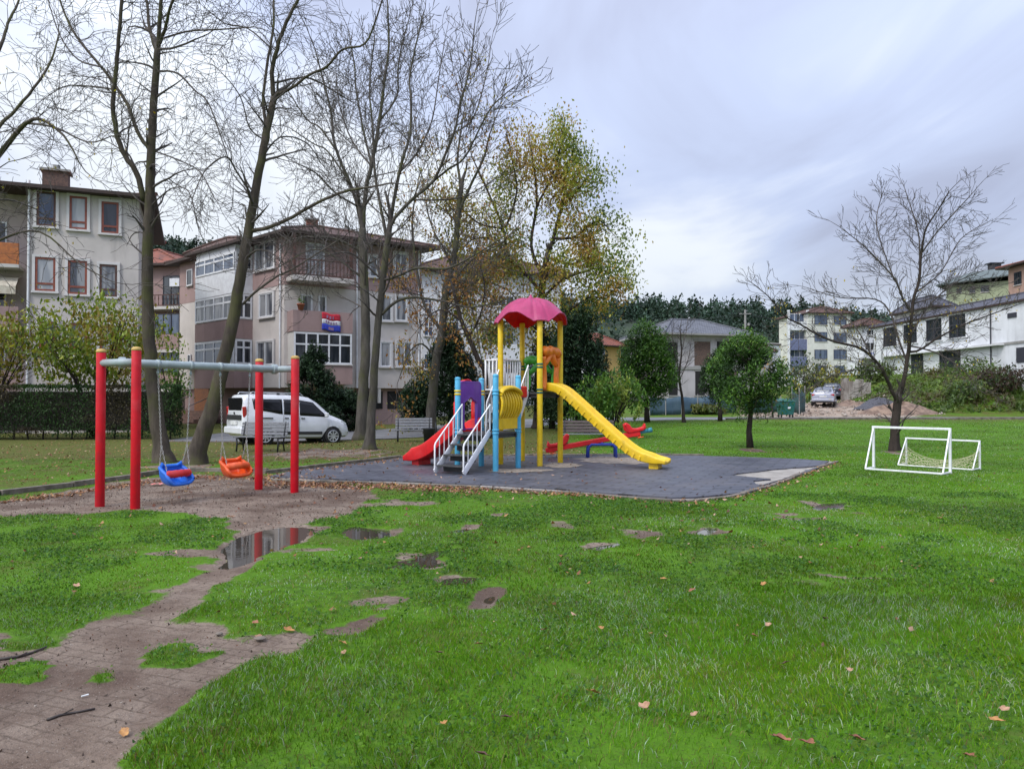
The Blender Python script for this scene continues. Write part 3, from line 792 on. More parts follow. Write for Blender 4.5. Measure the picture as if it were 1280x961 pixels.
# ------------------------------------------------------------------ swing set
LFr, LBk, RFr, RBk = Vector((-5.53, 11.30, 0)), Vector((-6.22, 11.62, 0)), Vector((-3.71, 13.13, 0)), Vector((-4.46, 13.55, 0))
s0 = Vector(((LFr.x + LBk.x) / 2, (LFr.y + LBk.y) / 2, 2.13)); s1 = Vector(((RFr.x + RBk.x) / 2, (RFr.y + RBk.y) / 2, 2.10))
sw = thing('swing_set', 'red posted swing set with a grey crossbar over bare earth', 'swing set', ((s0.x + s1.x) / 2, (s0.y + s1.y) / 2, 0))
for p, h in ((LFr, 2.31), (LBk, 2.30), (RFr, 2.28), (RBk, 2.25)): post(sw, p, h, .068, RED, capm=pm('cap_wood', (.55, .36, .10), rough=.6) if 'cap_wood' not in D.materials else D.materials['cap_wood'])
for a, b, z in ((LFr, LBk, 2.13), (RFr, RBk, 2.10)):
    m = MB(); m.tube([Vector((a.x, a.y, z)), Vector((b.x, b.y, z))], .055, 16); m.build('end_pipe', GREYB, sw, smooth=True)
m = MB(); m.tube([s0, s1], .062, 20); bd = (s1 - s0).normalized()
for q in (s0 + bd * .05, s1 - bd * .05): m.tube([q - bd * .04, q + bd * .04], .085, 20)
m.build('crossbar', GREYB, sw, smooth=True, bevel=.005)
def beam_at(px):
    dx, dy, _ = ray(px, 455); t = (s0.x - s0.y * dx / dy) / ((s0.x - s1.x) - (s0.y - s1.y) * dx / dy)
    return s0.lerp(s1, t)
hooks = [beam_at(x) for x in (197.5, 238.5, 275.5, 312.5)]
for h in hooks:
    m = MB(); m.tube([h - bd * .025, h + bd * .025], .072, 20)
    m.tube([h + Vector((0, 0, -.06)), h + Vector((0, 0, -.13))], .012, 8); m.lathe([(.004, -.03), (.02, -.015), (.02, .015), (.004, .03)], h + Vector((0, 0, -.13)), 10)
    m.build('hanger', GREYB, sw, smooth=True)

def bucket_seat(name, label, cen, yaw, shell, bar, ha, hb, roll):
    t = thing(name, label, 'swing seat', cen)
    Mx = Matrix.Translation(cen) @ Matrix.Rotation(yaw, 4, 'Z') @ Matrix.Rotation(roll, 4, 'X') @ Matrix.Scale(.88, 4)
    w, dp = .235, .17
    # shell: a scooped chair, seat floor + back + sides, thick rim
    m = MB(); rows = []
    prof = [(-.165, .17), (-.185, .10), (-.175, .0), (-.13, -.07), (-.04, -.10), (.07, -.105), (.15, -.095), (.185, -.075)]   # back top -> seat front
    for i, (y, z) in enumerate(prof):
        f = i / (len(prof) - 1); row = []
        ww = w * (.78 + .22 * math.sin(min(1, f * 1.6) * math.pi / 2))
        lip = .05 + .15 * math.sin(math.pi * min(1, max(0, (f - .12) / .82)))
        for k in range(11):
            u = -1 + 2 * k / 10
            e = max(0, abs(u) - .66) / .34
            row.append(Mx @ Vector((ww * u * (1 + .02 * e), y + (.05 * e if f < .5 else 0), z + lip * e * e * 1.1 - .018 * (1 - u * u) * (1 if f > .4 else 0))))
        rows.append(row)
    m.grid(rows); m.build('seat_shell', shell, t, smooth=True, solid=.05, subsurf=1)
    rim = MB(); edge = [r[0] for r in rows][::-1] + rows[0][1:-1] + [r[-1] for r in rows] + rows[-1][1:-1][::-1]
    rim.tube(edge + [edge[0]], .030, 8, cap=False); rim.build('seat_rim', shell, t, smooth=True)
    g = MB()
    gpts = [Mx @ Vector(((-1 + 2 * i / 12) * w * 1.0, .06 + .11 * math.sin(math.pi * i / 12), .085 - .012 * math.cos(2 * math.pi * i / 12))) for i in range(13)]
    g.tube(gpts, [.048 + .022 * abs(math.sin(i * 1.3)) for i in range(13)], 10)
    for i in (3, 6, 9): g.tube([gpts[i] - Vector((0, 0, .075)), gpts[i] + Vector((0, 0, .07))], .04, 8)
    g.build('safety_bar', bar, t, smooth=True, subsurf=1)
    for sgn, hk in ((-1, ha), (1, hb)):
        a = Mx @ Vector((sgn * w * .98, -.02, .03)); top = hk + Vector((0, 0, -.14))
        sp = a.lerp(top, .30)
        c = MB(); n = 34
        def link_run(p, q, k):
            d = (q - p) / k
            for i in range(k):
                u = p + d * i; sd = d.cross(Vector((0, 1, 0) if i % 2 else (1, .3, 0))).normalized() * .009
                c.tube([u, u + d * .25 + sd, u + d * .85 + sd, u + d * 1.08, u + d * .85 - sd, u + d * .25 - sd, u], .0048, 4, cap=False)
        link_run(sp, top, 34)
        for yy in (-.13, .12): link_run(Mx @ Vector((sgn * w * .95, yy, .02 if yy > 0 else .12)), sp, 12)
        c.build('chain', CHAIN, t, smooth=True)
    return t
mid_y = (hooks[0] + hooks[1]) / 2; c1 = Vector((0, 0, 0))
cb = W(218.5, 596, mid_y.y - .05); bucket_seat('bucket_swing', 'blue bucket swing seat with a red safety bar', cb, math.atan2(bd.y, bd.x) + .25 + math.pi, BPL, RPL, hooks[1], hooks[0], -.12)
mid_o = (hooks[2] + hooks[3]) / 2
cb = W(293.5, 587, mid_o.y); bucket_seat('bucket_swing', 'orange bucket swing seat with an orange safety bar', cb, math.atan2(bd.y, bd.x) + .1 + math.pi, OPL, OPL, hooks[3], hooks[2], -.02)

# ------------------------------------------------------------------ play tower
U = Vector((.865, -.50, 0)).normalized(); Vv = Vector((-U.y, U.x, 0)); Zv = Vector((0, 0, 1))
T0 = Vector((.45, 18.49, 0)); S0 = Vector((-.53, 17.13, 0)); hT, hS = .53, .49
def PT(a, b, z=0.0): return T0 + U * a + Vv * b + Zv * z
def PS(a, b, z=0.0): return S0 + U * a + Vv * b + Zv * z
tower = thing('play_tower', 'colourful climbing tower with pink canopy, yellow slide and white stairs', 'play structure', (0, 17.9, 0))
DECK, LOW = 1.74, .86
yel = {k: PT(a * hT, b * hT) for k, (a, b) in dict(F=(1, -1), R=(1, 1), L=(-1, -1), B=(-1, 1)).items()}
blu = {k: PS(a * hS, b * hS) for k, (a, b) in dict(A=(-1, -1), B=(-1, 1), C=(1, -1), D=(1, 1)).items()}
for k, p in yel.items():
    o = post(tower, p, 3.44, .066, YEL); ring(o, p, DECK + .02, .066, DGR)
    if k in 'FB': ring(o, p, 2.35, .066, DGR)
    b_ = MB(); b_.lathe([(.068, 0), (.095, .004), (.095, .016), (.068, .02)], (p.x, p.y, .034), 16, cap=False)
for k, p in blu.items():
    o = post(tower, p, 2.07 if k in 'CD' else 2.02, .062, BLU)
    ring(o, p, 1.72, .062, YEL if k in 'AB' else BLU); ring(o, p, LOW + .02, .062, BLU)
def deck(P_, h, z, name='platform'):
    m = MB(); c = P_(0, 0, z - .03)
    m.box(c, (2 * h - .02, 2 * h - .02, .045), math.atan2(U.y, U.x))
    for s in (-1, 1):
        m.bar(P_(-h, s * h * .86, z - .09), P_(h, s * h * .86, z - .09), .04, .08); m.bar(P_(s * h * .86, -h, z - .09), P_(s * h * .86, h, z - .09), .04, .08)
    return m.build(name, STEP, tower, bevel=.006)
deck(PT, hT, DECK); deck(PS, hS, LOW)

# canopy: a four-cornered umbrella
def canopy():
    m = MB(); rows = []; nA, nR = 144, 16
    for j in range(nR + 1):
        f = j / nR; row = []
        for i in range(nA):
            a = 2 * math.pi * i / nA + math.pi / 4
            dc = abs((a - math.pi / 4 + math.pi / 4) % (math.pi / 2) - math.pi / 4)      # angle to the nearest corner
            arch = float(sstep(.16, .70, dc)); q = dc / (math.pi / 4)
            rad = (.885 - .055 * q) * f
            z = 3.98 - .44 * f ** 2.3 - .14 * f ** 6
            z += .20 * arch * f ** 6                                        # the rim arches up between the posts
            z += .05 * math.sin(math.pi * min(1, q)) * math.sin(math.pi * min(1, f)) - .045 * math.exp(-((dc - .20) / .045) ** 2) * min(1, f * 3) * (1 - .3 * f)
            pt = T0 + (U * math.cos(a) + Vv * math.sin(a)) * rad
            row.append((pt.x, pt.y, z))
        rows.append(row)
    m.grid(rows, closed=True)
    rim = MB(); rim.tube([Vector(p) for p in rows[-1]] + [Vector(rows[-1][0])], .016, 8, cap=False)
    inner = MB(); inner.grid([[(p[0] * .988 + T0.x * .012, p[1] * .988 + T0.y * .012, p[2] - .022) for p in r] for r in rows], closed=True)
    return m, rim, inner
m, rim, inner = canopy()
cn = m.build('canopy', PINK, tower, smooth=True); rim.build('canopy_rim', PINK, cn, smooth=True); inner.build('canopy_lining', LINING, cn, smooth=True)
k = MB(); k.lathe([(.08, -.03), (.06, .03), (.03, .08), (.005, .12)], (T0.x, T0.y, 3.98), 12); k.build('finial', PINK, cn, smooth=True)

# slide
def chute(path, width, wall, th, m, name, parent, lat, flare=0.0):
    """a U-shaped chute along path (list of points), lat = sideways unit vector"""
    b = MB(); rows = []; n = len(path)
    for i, p in enumerate(path):
        t_ = (path[min(i + 1, n - 1)] - path[max(i - 1, 0)]).normalized(); up = lat.cross(t_) if lat.cross(t_).z > 0 else t_.cross(lat)
        f = i / (n - 1); ww = width * (1 + flare * max(0, f - .85) / .15)
        wl = wall * (1 if f < .86 else 1 - .75 * (f - .86) / .14)
        sec = [(-ww / 2, -.03), (-ww / 2 - .012, wl * .7), (-ww / 2 - .01, wl), (-ww / 2 + .03, wl + .022), (-ww / 2 + .062, wl), (-ww / 2 + .075, wl * .45), (-ww / 2 + .13, .028), (0, .0),
               (ww / 2 - .13, .028), (ww / 2 - .075, wl * .45), (ww / 2 - .062, wl), (ww / 2 - .03, wl + .022), (ww / 2 + .01, wl), (ww / 2 + .012, wl * .7), (ww / 2, -.03), (ww / 2 - .05, -.045), (0, -.05), (-ww / 2 + .05, -.045)]
        rows.append([p + lat * s + up * q for s, q in sec])
    b.grid(rows, closed=True)
    ns = len(rows[0]); b.add(rows[0], [tuple(range(ns))]); b.add(rows[-1], [tuple(range(ns - 1, -1, -1))])
    return b.build(name, m, parent, smooth=True, bevel=.008, weld=1e-5), rows
SD = Vector((.915, -.40, 0)).normalized(); SL = Vector((-SD.y, SD.x, 0))
st = PT(hT, 0, 0) - U * .05
prof = [(0, 1.80), (.12, 1.80), (.25, 1.775), (.38, 1.71), (.55, 1.58), (.9, 1.28), (1.3, .935), (1.7, .60), (2.0, .375), (2.2, .27), (2.4, .21), (2.6, .185), (2.75, .19), (2.84, .18)]
def smooth_path(pr, o, d, n=40):
    xs_ = [p[0] for p in pr]; out = []
    for s in np.linspace(xs_[0], xs_[-1], n):
        k = min(max(np.searchsorted(xs_, s) - 1, 0), len(pr) - 2)
        p0 = pr[max(k - 1, 0)]; p1 = pr[k]; p2 = pr[k + 1]; p3 = pr[min(k + 2, len(pr) - 1)]; t_ = (s - p1[0]) / (p2[0] - p1[0]); dx_ = p2[0] - p1[0]
        m1 = (p2[1] - p0[1]) / max(1e-6, p2[0] - p0[0]) * dx_; m2 = (p3[1] - p1[1]) / max(1e-6, p3[0] - p1[0]) * dx_
        z = (2 * t_ ** 3 - 3 * t_ ** 2 + 1) * p1[1] + (t_ ** 3 - 2 * t_ ** 2 + t_) * m1 + (-2 * t_ ** 3 + 3 * t_ ** 2) * p2[1] + (t_ ** 3 - t_ ** 2) * m2
        out.append(o + d * s + Zv * z)
    return out
sp_ = smooth_path(prof, st, SD)
slide, rows = chute(sp_, .56, .145, .03, YPL, 'slide', tower, SL, flare=.12)
for s in (-1, 1):                                    # moulded ribs along the chute's flanks
    m = MB()
    for i in range(5, 33, 1):
        p = sp_[i]; t_ = (sp_[i + 1] - sp_[i - 1]).normalized(); up = SL.cross(t_); up = up if up.z > 0 else -up
        if i % 2: m.bar(p + SL * s * .292 - up * .04, p + SL * s * .296 + up * .07, .05, .022, up=SL)
    m.build('flank_rib', YPL, slide, bevel=.008, seg=2)
m = MB(); e = sp_[-5]; m.prism([tuple((e + SD * a + SL * b)[:2]) for a, b in ((-.10, -.20), (.12, -.20), (.12, .20), (-.10, .20))], .0, .16); m.build('slide_foot', YPL, slide, bevel=.02)

# orange arch over the slide mouth
def arch_panel(c, ax, w, z0, z1, mtl, name, th=.07, leg=.13, bumps=3):
    m = MB()
    def side(s):
        pts = []; n = 14
        for i in range(n + 1):
            f = i / n
            pts.append(c + ax * (s * w * (.5 - .05 * math.sin(f * 3.1)) - s * leg / 2 * (1 + .3 * math.sin(f * 5))) + Zv * (z0 + (z1 - z0) * .80 * f))
        m.tube(pts, [leg / 2 * (1.0 - .25 * math.sin(i / n * 3.1)) for i in range(n + 1)], 10)
    side(-1); side(1)
    pts = [c + ax * w * (-.5 + leg * .4 / w + (1 - leg * .8 / w) * i / 14) + Zv * (z1 - .10 + .075 * abs(math.sin(math.pi * i / 14 * bumps)) ** .6 - .03 * abs(i - 7) / 7) for i in range(15)]
    m.tube(pts, .11, 12)
    for s in (-1, 1):
        m.tube([c + ax * s * w * .06 + Zv * (z1 - .12), c + ax * s * w * .22 + Zv * (z1 - .30), c + ax * s * w * .36 + Zv * (z1 - .40)], [.09, .07, .05], 10)
    return m.build(name, mtl, tower, smooth=True)
arch_panel(PT(hT, 0), Vv, 2 * hT - .14, DECK + .05, 2.76, ORA, 'slide_arch', leg=.17)
arch_panel(PT(0, hT), U, 2 * hT - .14, DECK + .05, 2.60, GRE, 'green_arch')
for s in (-1, 1):
    m = MB(); m.bar(PT(s * hT * .72, hT, DECK + .05), PT(s * hT * .72, hT, DECK + .72), .10, .03, up=Vv)
    m.build('arch_infill', GRE, tower, bevel=.01)

# white railings
def rail_panel(a, b, h, name, parent, n=7, z0=.06, r=.014, rr=.02):
    m = MB(); up = Zv
    m.tube([a + up * h, b + up * h], rr, 8); m.tube([a + up * z0, b + up * z0], rr, 8)
    for i in range(n + 1):
        p = a.lerp(b, i / n); m.tube([p + up * z0, p + up * h], rr if i in (0, n) else r, 8)
    return m.build(name, WHT, parent, smooth=True)
rail_panel(PT(-hT, hT - .1, DECK), PT(-hT, -hT + .1, DECK), .78, 'railing', tower, 7)
rail_panel(PT(-hT - .06, -hT + .10, DECK), PT(-hT - .52, -hT + .16, DECK), .78, 'railing', tower, 4)
rail_panel(PT(-hT - .52, hT, DECK), PT(-hT - .52, -hT + .18, DECK), .78, 'railing', tower, 6)
deck(lambda a, b, z: PT(-hT - .27 + a * .5, .04 + b * .95, z), .5, DECK, 'landing')
# lower stairs
def stairs(a, b, w, lat, nst, name, hr, both=True, mat=STEP):
    """flight from floor point a up to platform edge b (centres), railings on both sides"""
    m = MB(); d = b - a
    fl = thing.__globals__['link'](name, None, parent=tower); ORI[fl.name] = ORI[tower.name]
    ang = math.atan2(d.y, d.x)
    for i in range(nst):
        p = a + d * ((i + .5) / nst) ; p.z = a.z + d.z * (i + .75) / nst
        m.box(p, (Vector((d.x, d.y, 0)).length / nst * 1.05, w - .05, .03), ang)
        m.box(p + Vector((d.x, d.y, 0)).normalized() * Vector((d.x, d.y, 0)).length / nst * .5 - Zv * .07, (.012, w - .06, .14), ang)
    m.build('tread', mat, fl, bevel=.004)
    for s in (-1, 1):
        q = MB(); la, lb = a + lat * s * w / 2, b + lat * s * w / 2
        q.bar(la + Zv * .02, lb + Zv * .02, .025, .13)
        q.tube([la + Zv * .02, la + Zv * (hr * .94), la + d * .03 + Zv * hr, lb + Zv * hr, lb + Zv * .05], .019, 8)
        for i in range(1, 6): p = la.lerp(lb, i / 6); q.tube([p + Zv * .05, p + Zv * hr], .012, 6)
        q.build('handrail', WHT, fl, smooth=True, bevel=.003)
    return fl
sb = PS(0, -hS - .02, LOW); sa = PS(-.04, -hS - .98, .04)
stairs(sa, sb, .72, U, 4, 'lower_stairs', .60)
stairs(PS(.02, hS + .02, LOW), PT(-.16, -hT, DECK), .76, U, 4, 'upper_stairs', .62)
# purple house-front panel towards the red slide, with an arched opening
def panel_frame(c, ax, nrm, w, z0, z1, op_w, op_z0, op_z1, mtl, name, peak=.14, parent=None):
    m = MB(); pts = [(-w / 2, z0), (w / 2, z0), (w / 2, z1 - .05), (w / 2 - .05, z1), (-w / 2 + .05, z1), (-w / 2, z1 - .05)]
    op = [(-op_w / 2, op_z0), (op_w / 2, op_z0), (op_w / 2, op_z1), (0, op_z1 + peak), (-op_w / 2, op_z1)]
    def P3(p, o): return c + ax * p[0] + nrm * o + Zv * p[1]
    for o, fl in ((.03, 1), (-.03, -1)):
        quads = [[(-w / 2, z0), (-op_w / 2, z0), (-op_w / 2, op_z1), (-w / 2, op_z1)], [(op_w / 2, z0), (w / 2, z0), (w / 2, op_z1), (op_w / 2, op_z1)],
                 [(-w / 2, op_z1), (-op_w / 2, op_z1), (0, op_z1 + peak), (0, z1), (-w / 2 + .05, z1), (-w / 2, z1 - .05)], [(op_w / 2, op_z1), (w / 2, op_z1), (w / 2, z1 - .05), (w / 2 - .05, z1), (0, z1), (0, op_z1 + peak)]]
        for q in quads: m.poly([P3(p, o) for p in (q if fl > 0 else q[::-1])])
    for lp in (pts, op):
        for a, b in zip(lp, lp[1:] + lp[:1]):
            if lp is op and a[1] == op_z0 and b[1] == op_z0: continue
            m.bar(P3(a, 0), P3(b, 0), .075, .035, up=Zv if abs(a[0] - b[0]) > .01 else ax)
    for s in (-1, 1):                                 # raised ribs over the opening
        m.bar(P3((s * w * .42, z1 - .10), .035), P3((0, z1 - .30), .035), .03, .03); m.bar(P3((s * w * .30, z1 - .06), .035), P3((0, z1 - .17), .035), .025, .025)
    return m.build(name, mtl, parent or tower, bevel=.006)
panel_frame(PS(-hS, 0), -Vv, -U, 2 * hS - .15, LOW + .04, 1.96, .56, LOW + .04, 1.50, PUR, 'house_panel')
# red slide: hooded mouth, chute curling to the ground
rprof = [(0, .88), (.15, .87), (.35, .78), (.7, .55), (1.1, .31), (1.4, .20), (1.6, .17), (1.78, .175)]
RD = (-U * .96 + Vv * .10).normalized(); RL = Vector((-RD.y, RD.x, 0))
rp = smooth_path(rprof, PS(-hS, 0) + U * .06, RD, 30)
rs, _ = chute(rp, .66, .25, .03, RPL, 'slide', tower, RL, flare=.15)
rs['label'] = 'short red slide'
m = MB(); e = rp[-5]; m.prism([tuple((e + RD * a + RL * b)[:2]) for a, b in ((-.10, -.22), (.12, -.22), (.12, .22), (-.10, .22))], .0, .15); m.build('slide_foot', RPL, rs, bevel=.02)
m = MB()                                              # the red tunnel shell behind the purple front
rows = []
for j in range(7):
    f = j / 6; row = []
    for i in range(15):
        a = math.pi * i / 14; row.append(PS(-hS - .05 - .12 * f, 0) + Vv * (.36 * math.cos(a)) + Zv * (1.50 + .52 * math.sin(a) ** .8 - .02 * f))
    rows.append(row)
m.grid(rows)
for s in (-1, 1): m.box(PS(-hS - .11, s * .36, 1.20), (.12, .04, .60), math.atan2(U.y, U.x))
m.build('tunnel_hood', RPL, tower, smooth=True, solid=.03)
m = MB(); m.box(PS(hS * .55, hS + .28, 1.74), (.42, .36, .26), math.atan2(U.y, U.x)); m.tube([PS(.05, hS + .05, 1.80), PS(.5, hS + .05, 1.80)], .07, 12); m.build('red_box', RPL, tower, bevel=.04, seg=3)
# yellow barrel panel between the front blue posts
m = MB(); cP = PS(hS, 0); w_ = 2 * hS - .16
def bulge(f): return .13 * math.sin(math.pi * min(1, max(0, f))) ** .9
zA, zB = .98, 1.86
for k in range(8):
    s = -w_ / 2 + w_ * (k + .5) / 8
    if k in (0, 7): ww = .08
    else: ww = .062
    pts = [cP + Vv * (s * (1 + .12 * math.sin(math.pi * i / 12))) + U * (bulge(i / 12) + .0) + Zv * (zA + .17 + (zB - zA - .25) * i / 12) for i in range(13)]
    for a, b in zip(pts, pts[1:]): m.bar(a, b + (b - a) * .05, ww, .045, up=U)
m.box(cP + Zv * (zA + .06), (.07, w_ * .98, .24), math.atan2(U.y, U.x))
m.build('barrel_panel', YPL, tower, bevel=.008)
m = MB(); hood = [cP + U * (.0 + .18 * 0) + Vv * (w_ * .53 * math.cos(math.pi * i / 16)) + Zv * (zB - .14 + .14 * math.sin(math.pi * i / 16)) for i in range(17)]
rows = [[p + U * o + Zv * dz for p in hood] for o, dz in ((-.05, .0), (.08, .01), (.14, -.02), (.15, -.05), (.11, -.07), (-.05, -.05))]
m.grid(rows); m.build('barrel_hood', YPL, tower, smooth=True, solid=.015)
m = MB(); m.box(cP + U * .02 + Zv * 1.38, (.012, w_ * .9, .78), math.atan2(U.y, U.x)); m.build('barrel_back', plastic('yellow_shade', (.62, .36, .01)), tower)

# ------------------------------------------------------------------ seesaw
sx0, sx1 = W(682, 563, 20.3), W(800, 541, 20.3); ax = (sx1 - sx0).normalized(); sid = Vector((0, 1, 0))
ss = thing('seesaw', 'red seesaw beam on a low blue hoop base', 'seesaw', (2.3, 20.3, 0))
m = MB(); m.bar(sx0, sx1, .16, .13); m.build('beam', RPL, ss, bevel=.02)
def sseat(p, s, par):
    m = MB()
    prof = [(-.28, .06), (-.24, .20), (-.18, .10), (-.02, .09), (.10, .12), (.18, .24), (.27, .30), (.34, .24), (.30, .08), (.2, .0), (-.2, .0)]
    n = len(prof)
    for q in (-.11, .11): m.poly([p + ax * (x * s) + Zv * z + sid * q for x, z in (prof if q * s < 0 else prof[::-1])])
    for (x0, z0), (x1, z1) in zip(prof, prof[1:] + prof[:1]): m.poly([p + ax * (x0 * s) + Zv * z0 - sid * .11, p + ax * (x0 * s) + Zv * z0 + sid * .11, p + ax * (x1 * s) + Zv * z1 + sid * .11, p + ax * (x1 * s) + Zv * z1 - sid * .11])
    o = m.build('rider_seat', RPL, par, bevel=.03, seg=3, weld=1e-4)
    h = MB(); hp = p + ax * (.30 * s) + Zv * .24
    h.tube([hp - sid * .24, hp + sid * .24], .02, 8); h.build('grip', RPL, o, smooth=True)
    f = MB(); fp = p - ax * (.10 * s) - Zv * .12
    f.tube([fp + Zv * .06, fp - Zv * .03], .018, 6); f.tube([fp - sid * .22 - Zv * .03, fp + sid * .22 - Zv * .03], .016, 8)
    for q in (-.22, .22): f.tube([fp + sid * q - ax * .08 - Zv * .03, fp + sid * q + ax * .08 - Zv * .03], .014, 6)
    f.build('footrest', OPL, o, smooth=True)
sseat(sx0 + ax * .28 + Zv * .04, -1, ss) if False else sseat(sx0 + ax * .30 + Zv * .05, 1, ss)
sseat(sx1 - ax * .12 + Zv * .05, -1, ss)
m = MB(); m.tube([sx1 + Zv * .02, sx1 + ax * .20 + Zv * .02], .05, 14); m.tube([sx1 + ax * .20 + Zv * .02, sx1 + ax * .32 + Zv * .03], [.055, .065], 14); m.build('end_buffer', paint('teal_paint', (.05, .28, .34)), ss, smooth=True)
m = MB()
bc_ = (sx0 + sx1) / 2; c_ = Vector((W(752, 560, 20.3).x, 20.3, 0))
for dy in (-.14, .14):
    hb_ = [c_ + Vector((-.37, dy, 0)), c_ + Vector((-.36, dy, .30)), c_ + Vector((-.28, dy, .38)), c_ + Vector((.28, dy, .38)), c_ + Vector((.36, dy, .30)), c_ + Vector((.37, dy, 0))]
    m.tube(hb_, .035, 12)
m.tube([c_ + Vector((0, -.16, .40)), c_ + Vector((0, .16, .40))], .04, 12)
m.build('hoop_base', DBLUE, ss, smooth=True)

# ------------------------------------------------------------------ goals
def goal(label, PLm, PRm, BL, BR, h, r, mesh_net=False):
    c = (PLm + PRm) / 2; g = thing('football_goal', label, 'goal', (c.x, c.y, 0))
    for p in (PLm, PRm): p.z = BL.z = BR.z = 0
    m = MB(); m.bar(PLm + Zv * h, PRm + Zv * h, r * 2, r * 2); m.build('crossbar', WHT, g, bevel=.008)
    for p in (PLm, PRm):
        m = MB(); m.bar(p - Zv * .02, p + Zv * (h + r), r * 2.1, r * 2.1, up=(PRm - PLm).normalized()); m.build('upright', WHT, g, bevel=.008)
    for p, q in ((PLm, BL), (PRm, BR)):
        m = MB(); m.bar(p + Zv * (h - r), q + Zv * .02, r * 1.3, r * 1.3, up=(PRm - PLm).normalized()); m.build('back_stay', WHT, g, bevel=.006)
        m = MB(); m.bar(p + Zv * .025, q + Zv * .025, r * 1.4, r * 1.4); m.build('side_rail', WHT, g, bevel=.006)
    m = MB(); m.bar(BL + Zv * .025, BR + Zv * .025, r * 1.5, r * 1.5); m.build('ground_rail', WHT, g, bevel=.006)
    if mesh_net:
        m = MB(); nu, nv = 26, 7; grid_ = []
        for j in range(nv):
            f = j / (nv - 1); row = []
            for i in range(nu + 1):
                u = i / nu; sag = math.cosh((u - .5) * 4.2) / math.cosh(2.1)
                top = PLm.lerp(PRm, u) + Zv * (h * (.10 + .60 * sag)); bot = BL.lerp(BR, u) + Zv * .04
                p = top.lerp(bot, f); row.append(p + Vector((random.uniform(-.012, .012), random.uniform(-.02, .02), random.uniform(-.015, .015) if 0 < f < 1 else 0)))
            grid_.append(row)
        for r_ in grid_: m.tube(r_, .006, 4)
        for i in range(nu + 1):
            for j in range(nv - 1):
                k = i + (1 if j % 2 else -1)
                if 0 <= k <= nu: m.tube([grid_[j][i], grid_[j + 1][k]], .005, 4)
        for p, q, u in ((PLm, BL, 0), (PRm, BR, nu)):
            for j in range(nv): m.tube([grid_[j][u], p + Zv * (h * (.78 - .1 * j))], .005, 4)
        m.build('net', pm('net_cord', (.45, .44, .25), (.34, .33, .2), 30, .8), g)
    return g
goal('white metal goal frame without a net, the larger one', Vector((8.25, 17.55, 0)), Vector((9.32, 16.36, 0)), Vector((7.90, 17.2, 0)), Vector((8.97, 16.02, 0)), .94, .025)
goal('small white goal with a sagging yellowish net', Vector((9.56, 18.65, 0)), Vector((10.52, 17.3, 0)), Vector((9.13, 18.2, 0)), Vector((10.15, 16.95, 0)), .63, .019, True)

# ------------------------------------------------------------------ benches and bin
SLATG = pm('weathered_slat', (.22, .225, .24), (.14, .14, .15), 9, .55, stretch=(1, 8, 8)); SLATB = pm('brown_slat', (.115, .085, .075), (.07, .05, .045), 9, .6, stretch=(1, 8, 8)); IRON = pm('cast_iron', (.012, .013, .015), rough=.5)
def bench(label, loc, yaw, slat, L=1.5, seatm=None):
    t = thing('park_bench', label, 'bench', local=True, group='park benches round the playground')
    s = MB()
    for i in range(4): s.box((0, -.06 + .115 * i - .12, .44 + .008 * (i == 0)), (L, .095, .035))
    s.build('seat', seatm or slat, t, bevel=.008)
    b = MB()
    for i in range(4): b.box((0, .275 + .028 * i, .53 + .10 * i), (L, .028, .085), Matrix.Rotation(-.26, 3, 'X'))
    b.build('backrest', slat, t, bevel=.008)
    for sx_ in (-1, 1):
        m = MB(); x = sx_ * (L / 2 - .10)
        m.tube([(x, -.21, 0), (x, -.17, .2), (x, -.20, .41)], .026, 8); m.tube([(x, .27, 0), (x, .20, .2), (x, .23, .42), (x, .29, .62), (x, .38, .88)], .024, 8)
        m.bar((x, -.22, .40), (x, .24, .40), .035, .035); m.tube([(x, -.19, .2), (x, .0, .27), (x, .20, .2)], .016, 6)
        m.build('leg', IRON, t, smooth=True)
    t.location = loc; t.rotation_euler.z = yaw
    return t
g = G(325, 564); bench('grey slatted bench on the grass in front of the white van', (g.x, g.y, -.01), R(-8), SLATG)
g = G(517, 552); bench('grey slatted bench beside the leafless twin trunks', (g.x, g.y, -.01), R(6), SLATG, 1.35)
bench('brown slatted bench behind the red seesaw', (W(737, 540, 25).x, 25, -.01), R(4), SLATB, 1.75, SLATG)
g = G(536, 554); t_ = thing('litter_bin', 'dark litter bin next to the grey bench under the trees', 'bin', (g.x, g.y, 0))
m = MB(); m.lathe([(.14, 0.02), (.17, .03), (.21, .5), (.22, .52), (.21, .54), (.19, .54), (.15, .06), (0.01, .06)], (g.x, g.y, 0), 16, cap=False); m.build('bucket', IRON, t_, smooth=True)
m = MB(); m.tube([(g.x + .24, g.y, -.05), (g.x + .24, g.y, .75)], .022, 8); m.build('pole', IRON, t_, smooth=True)
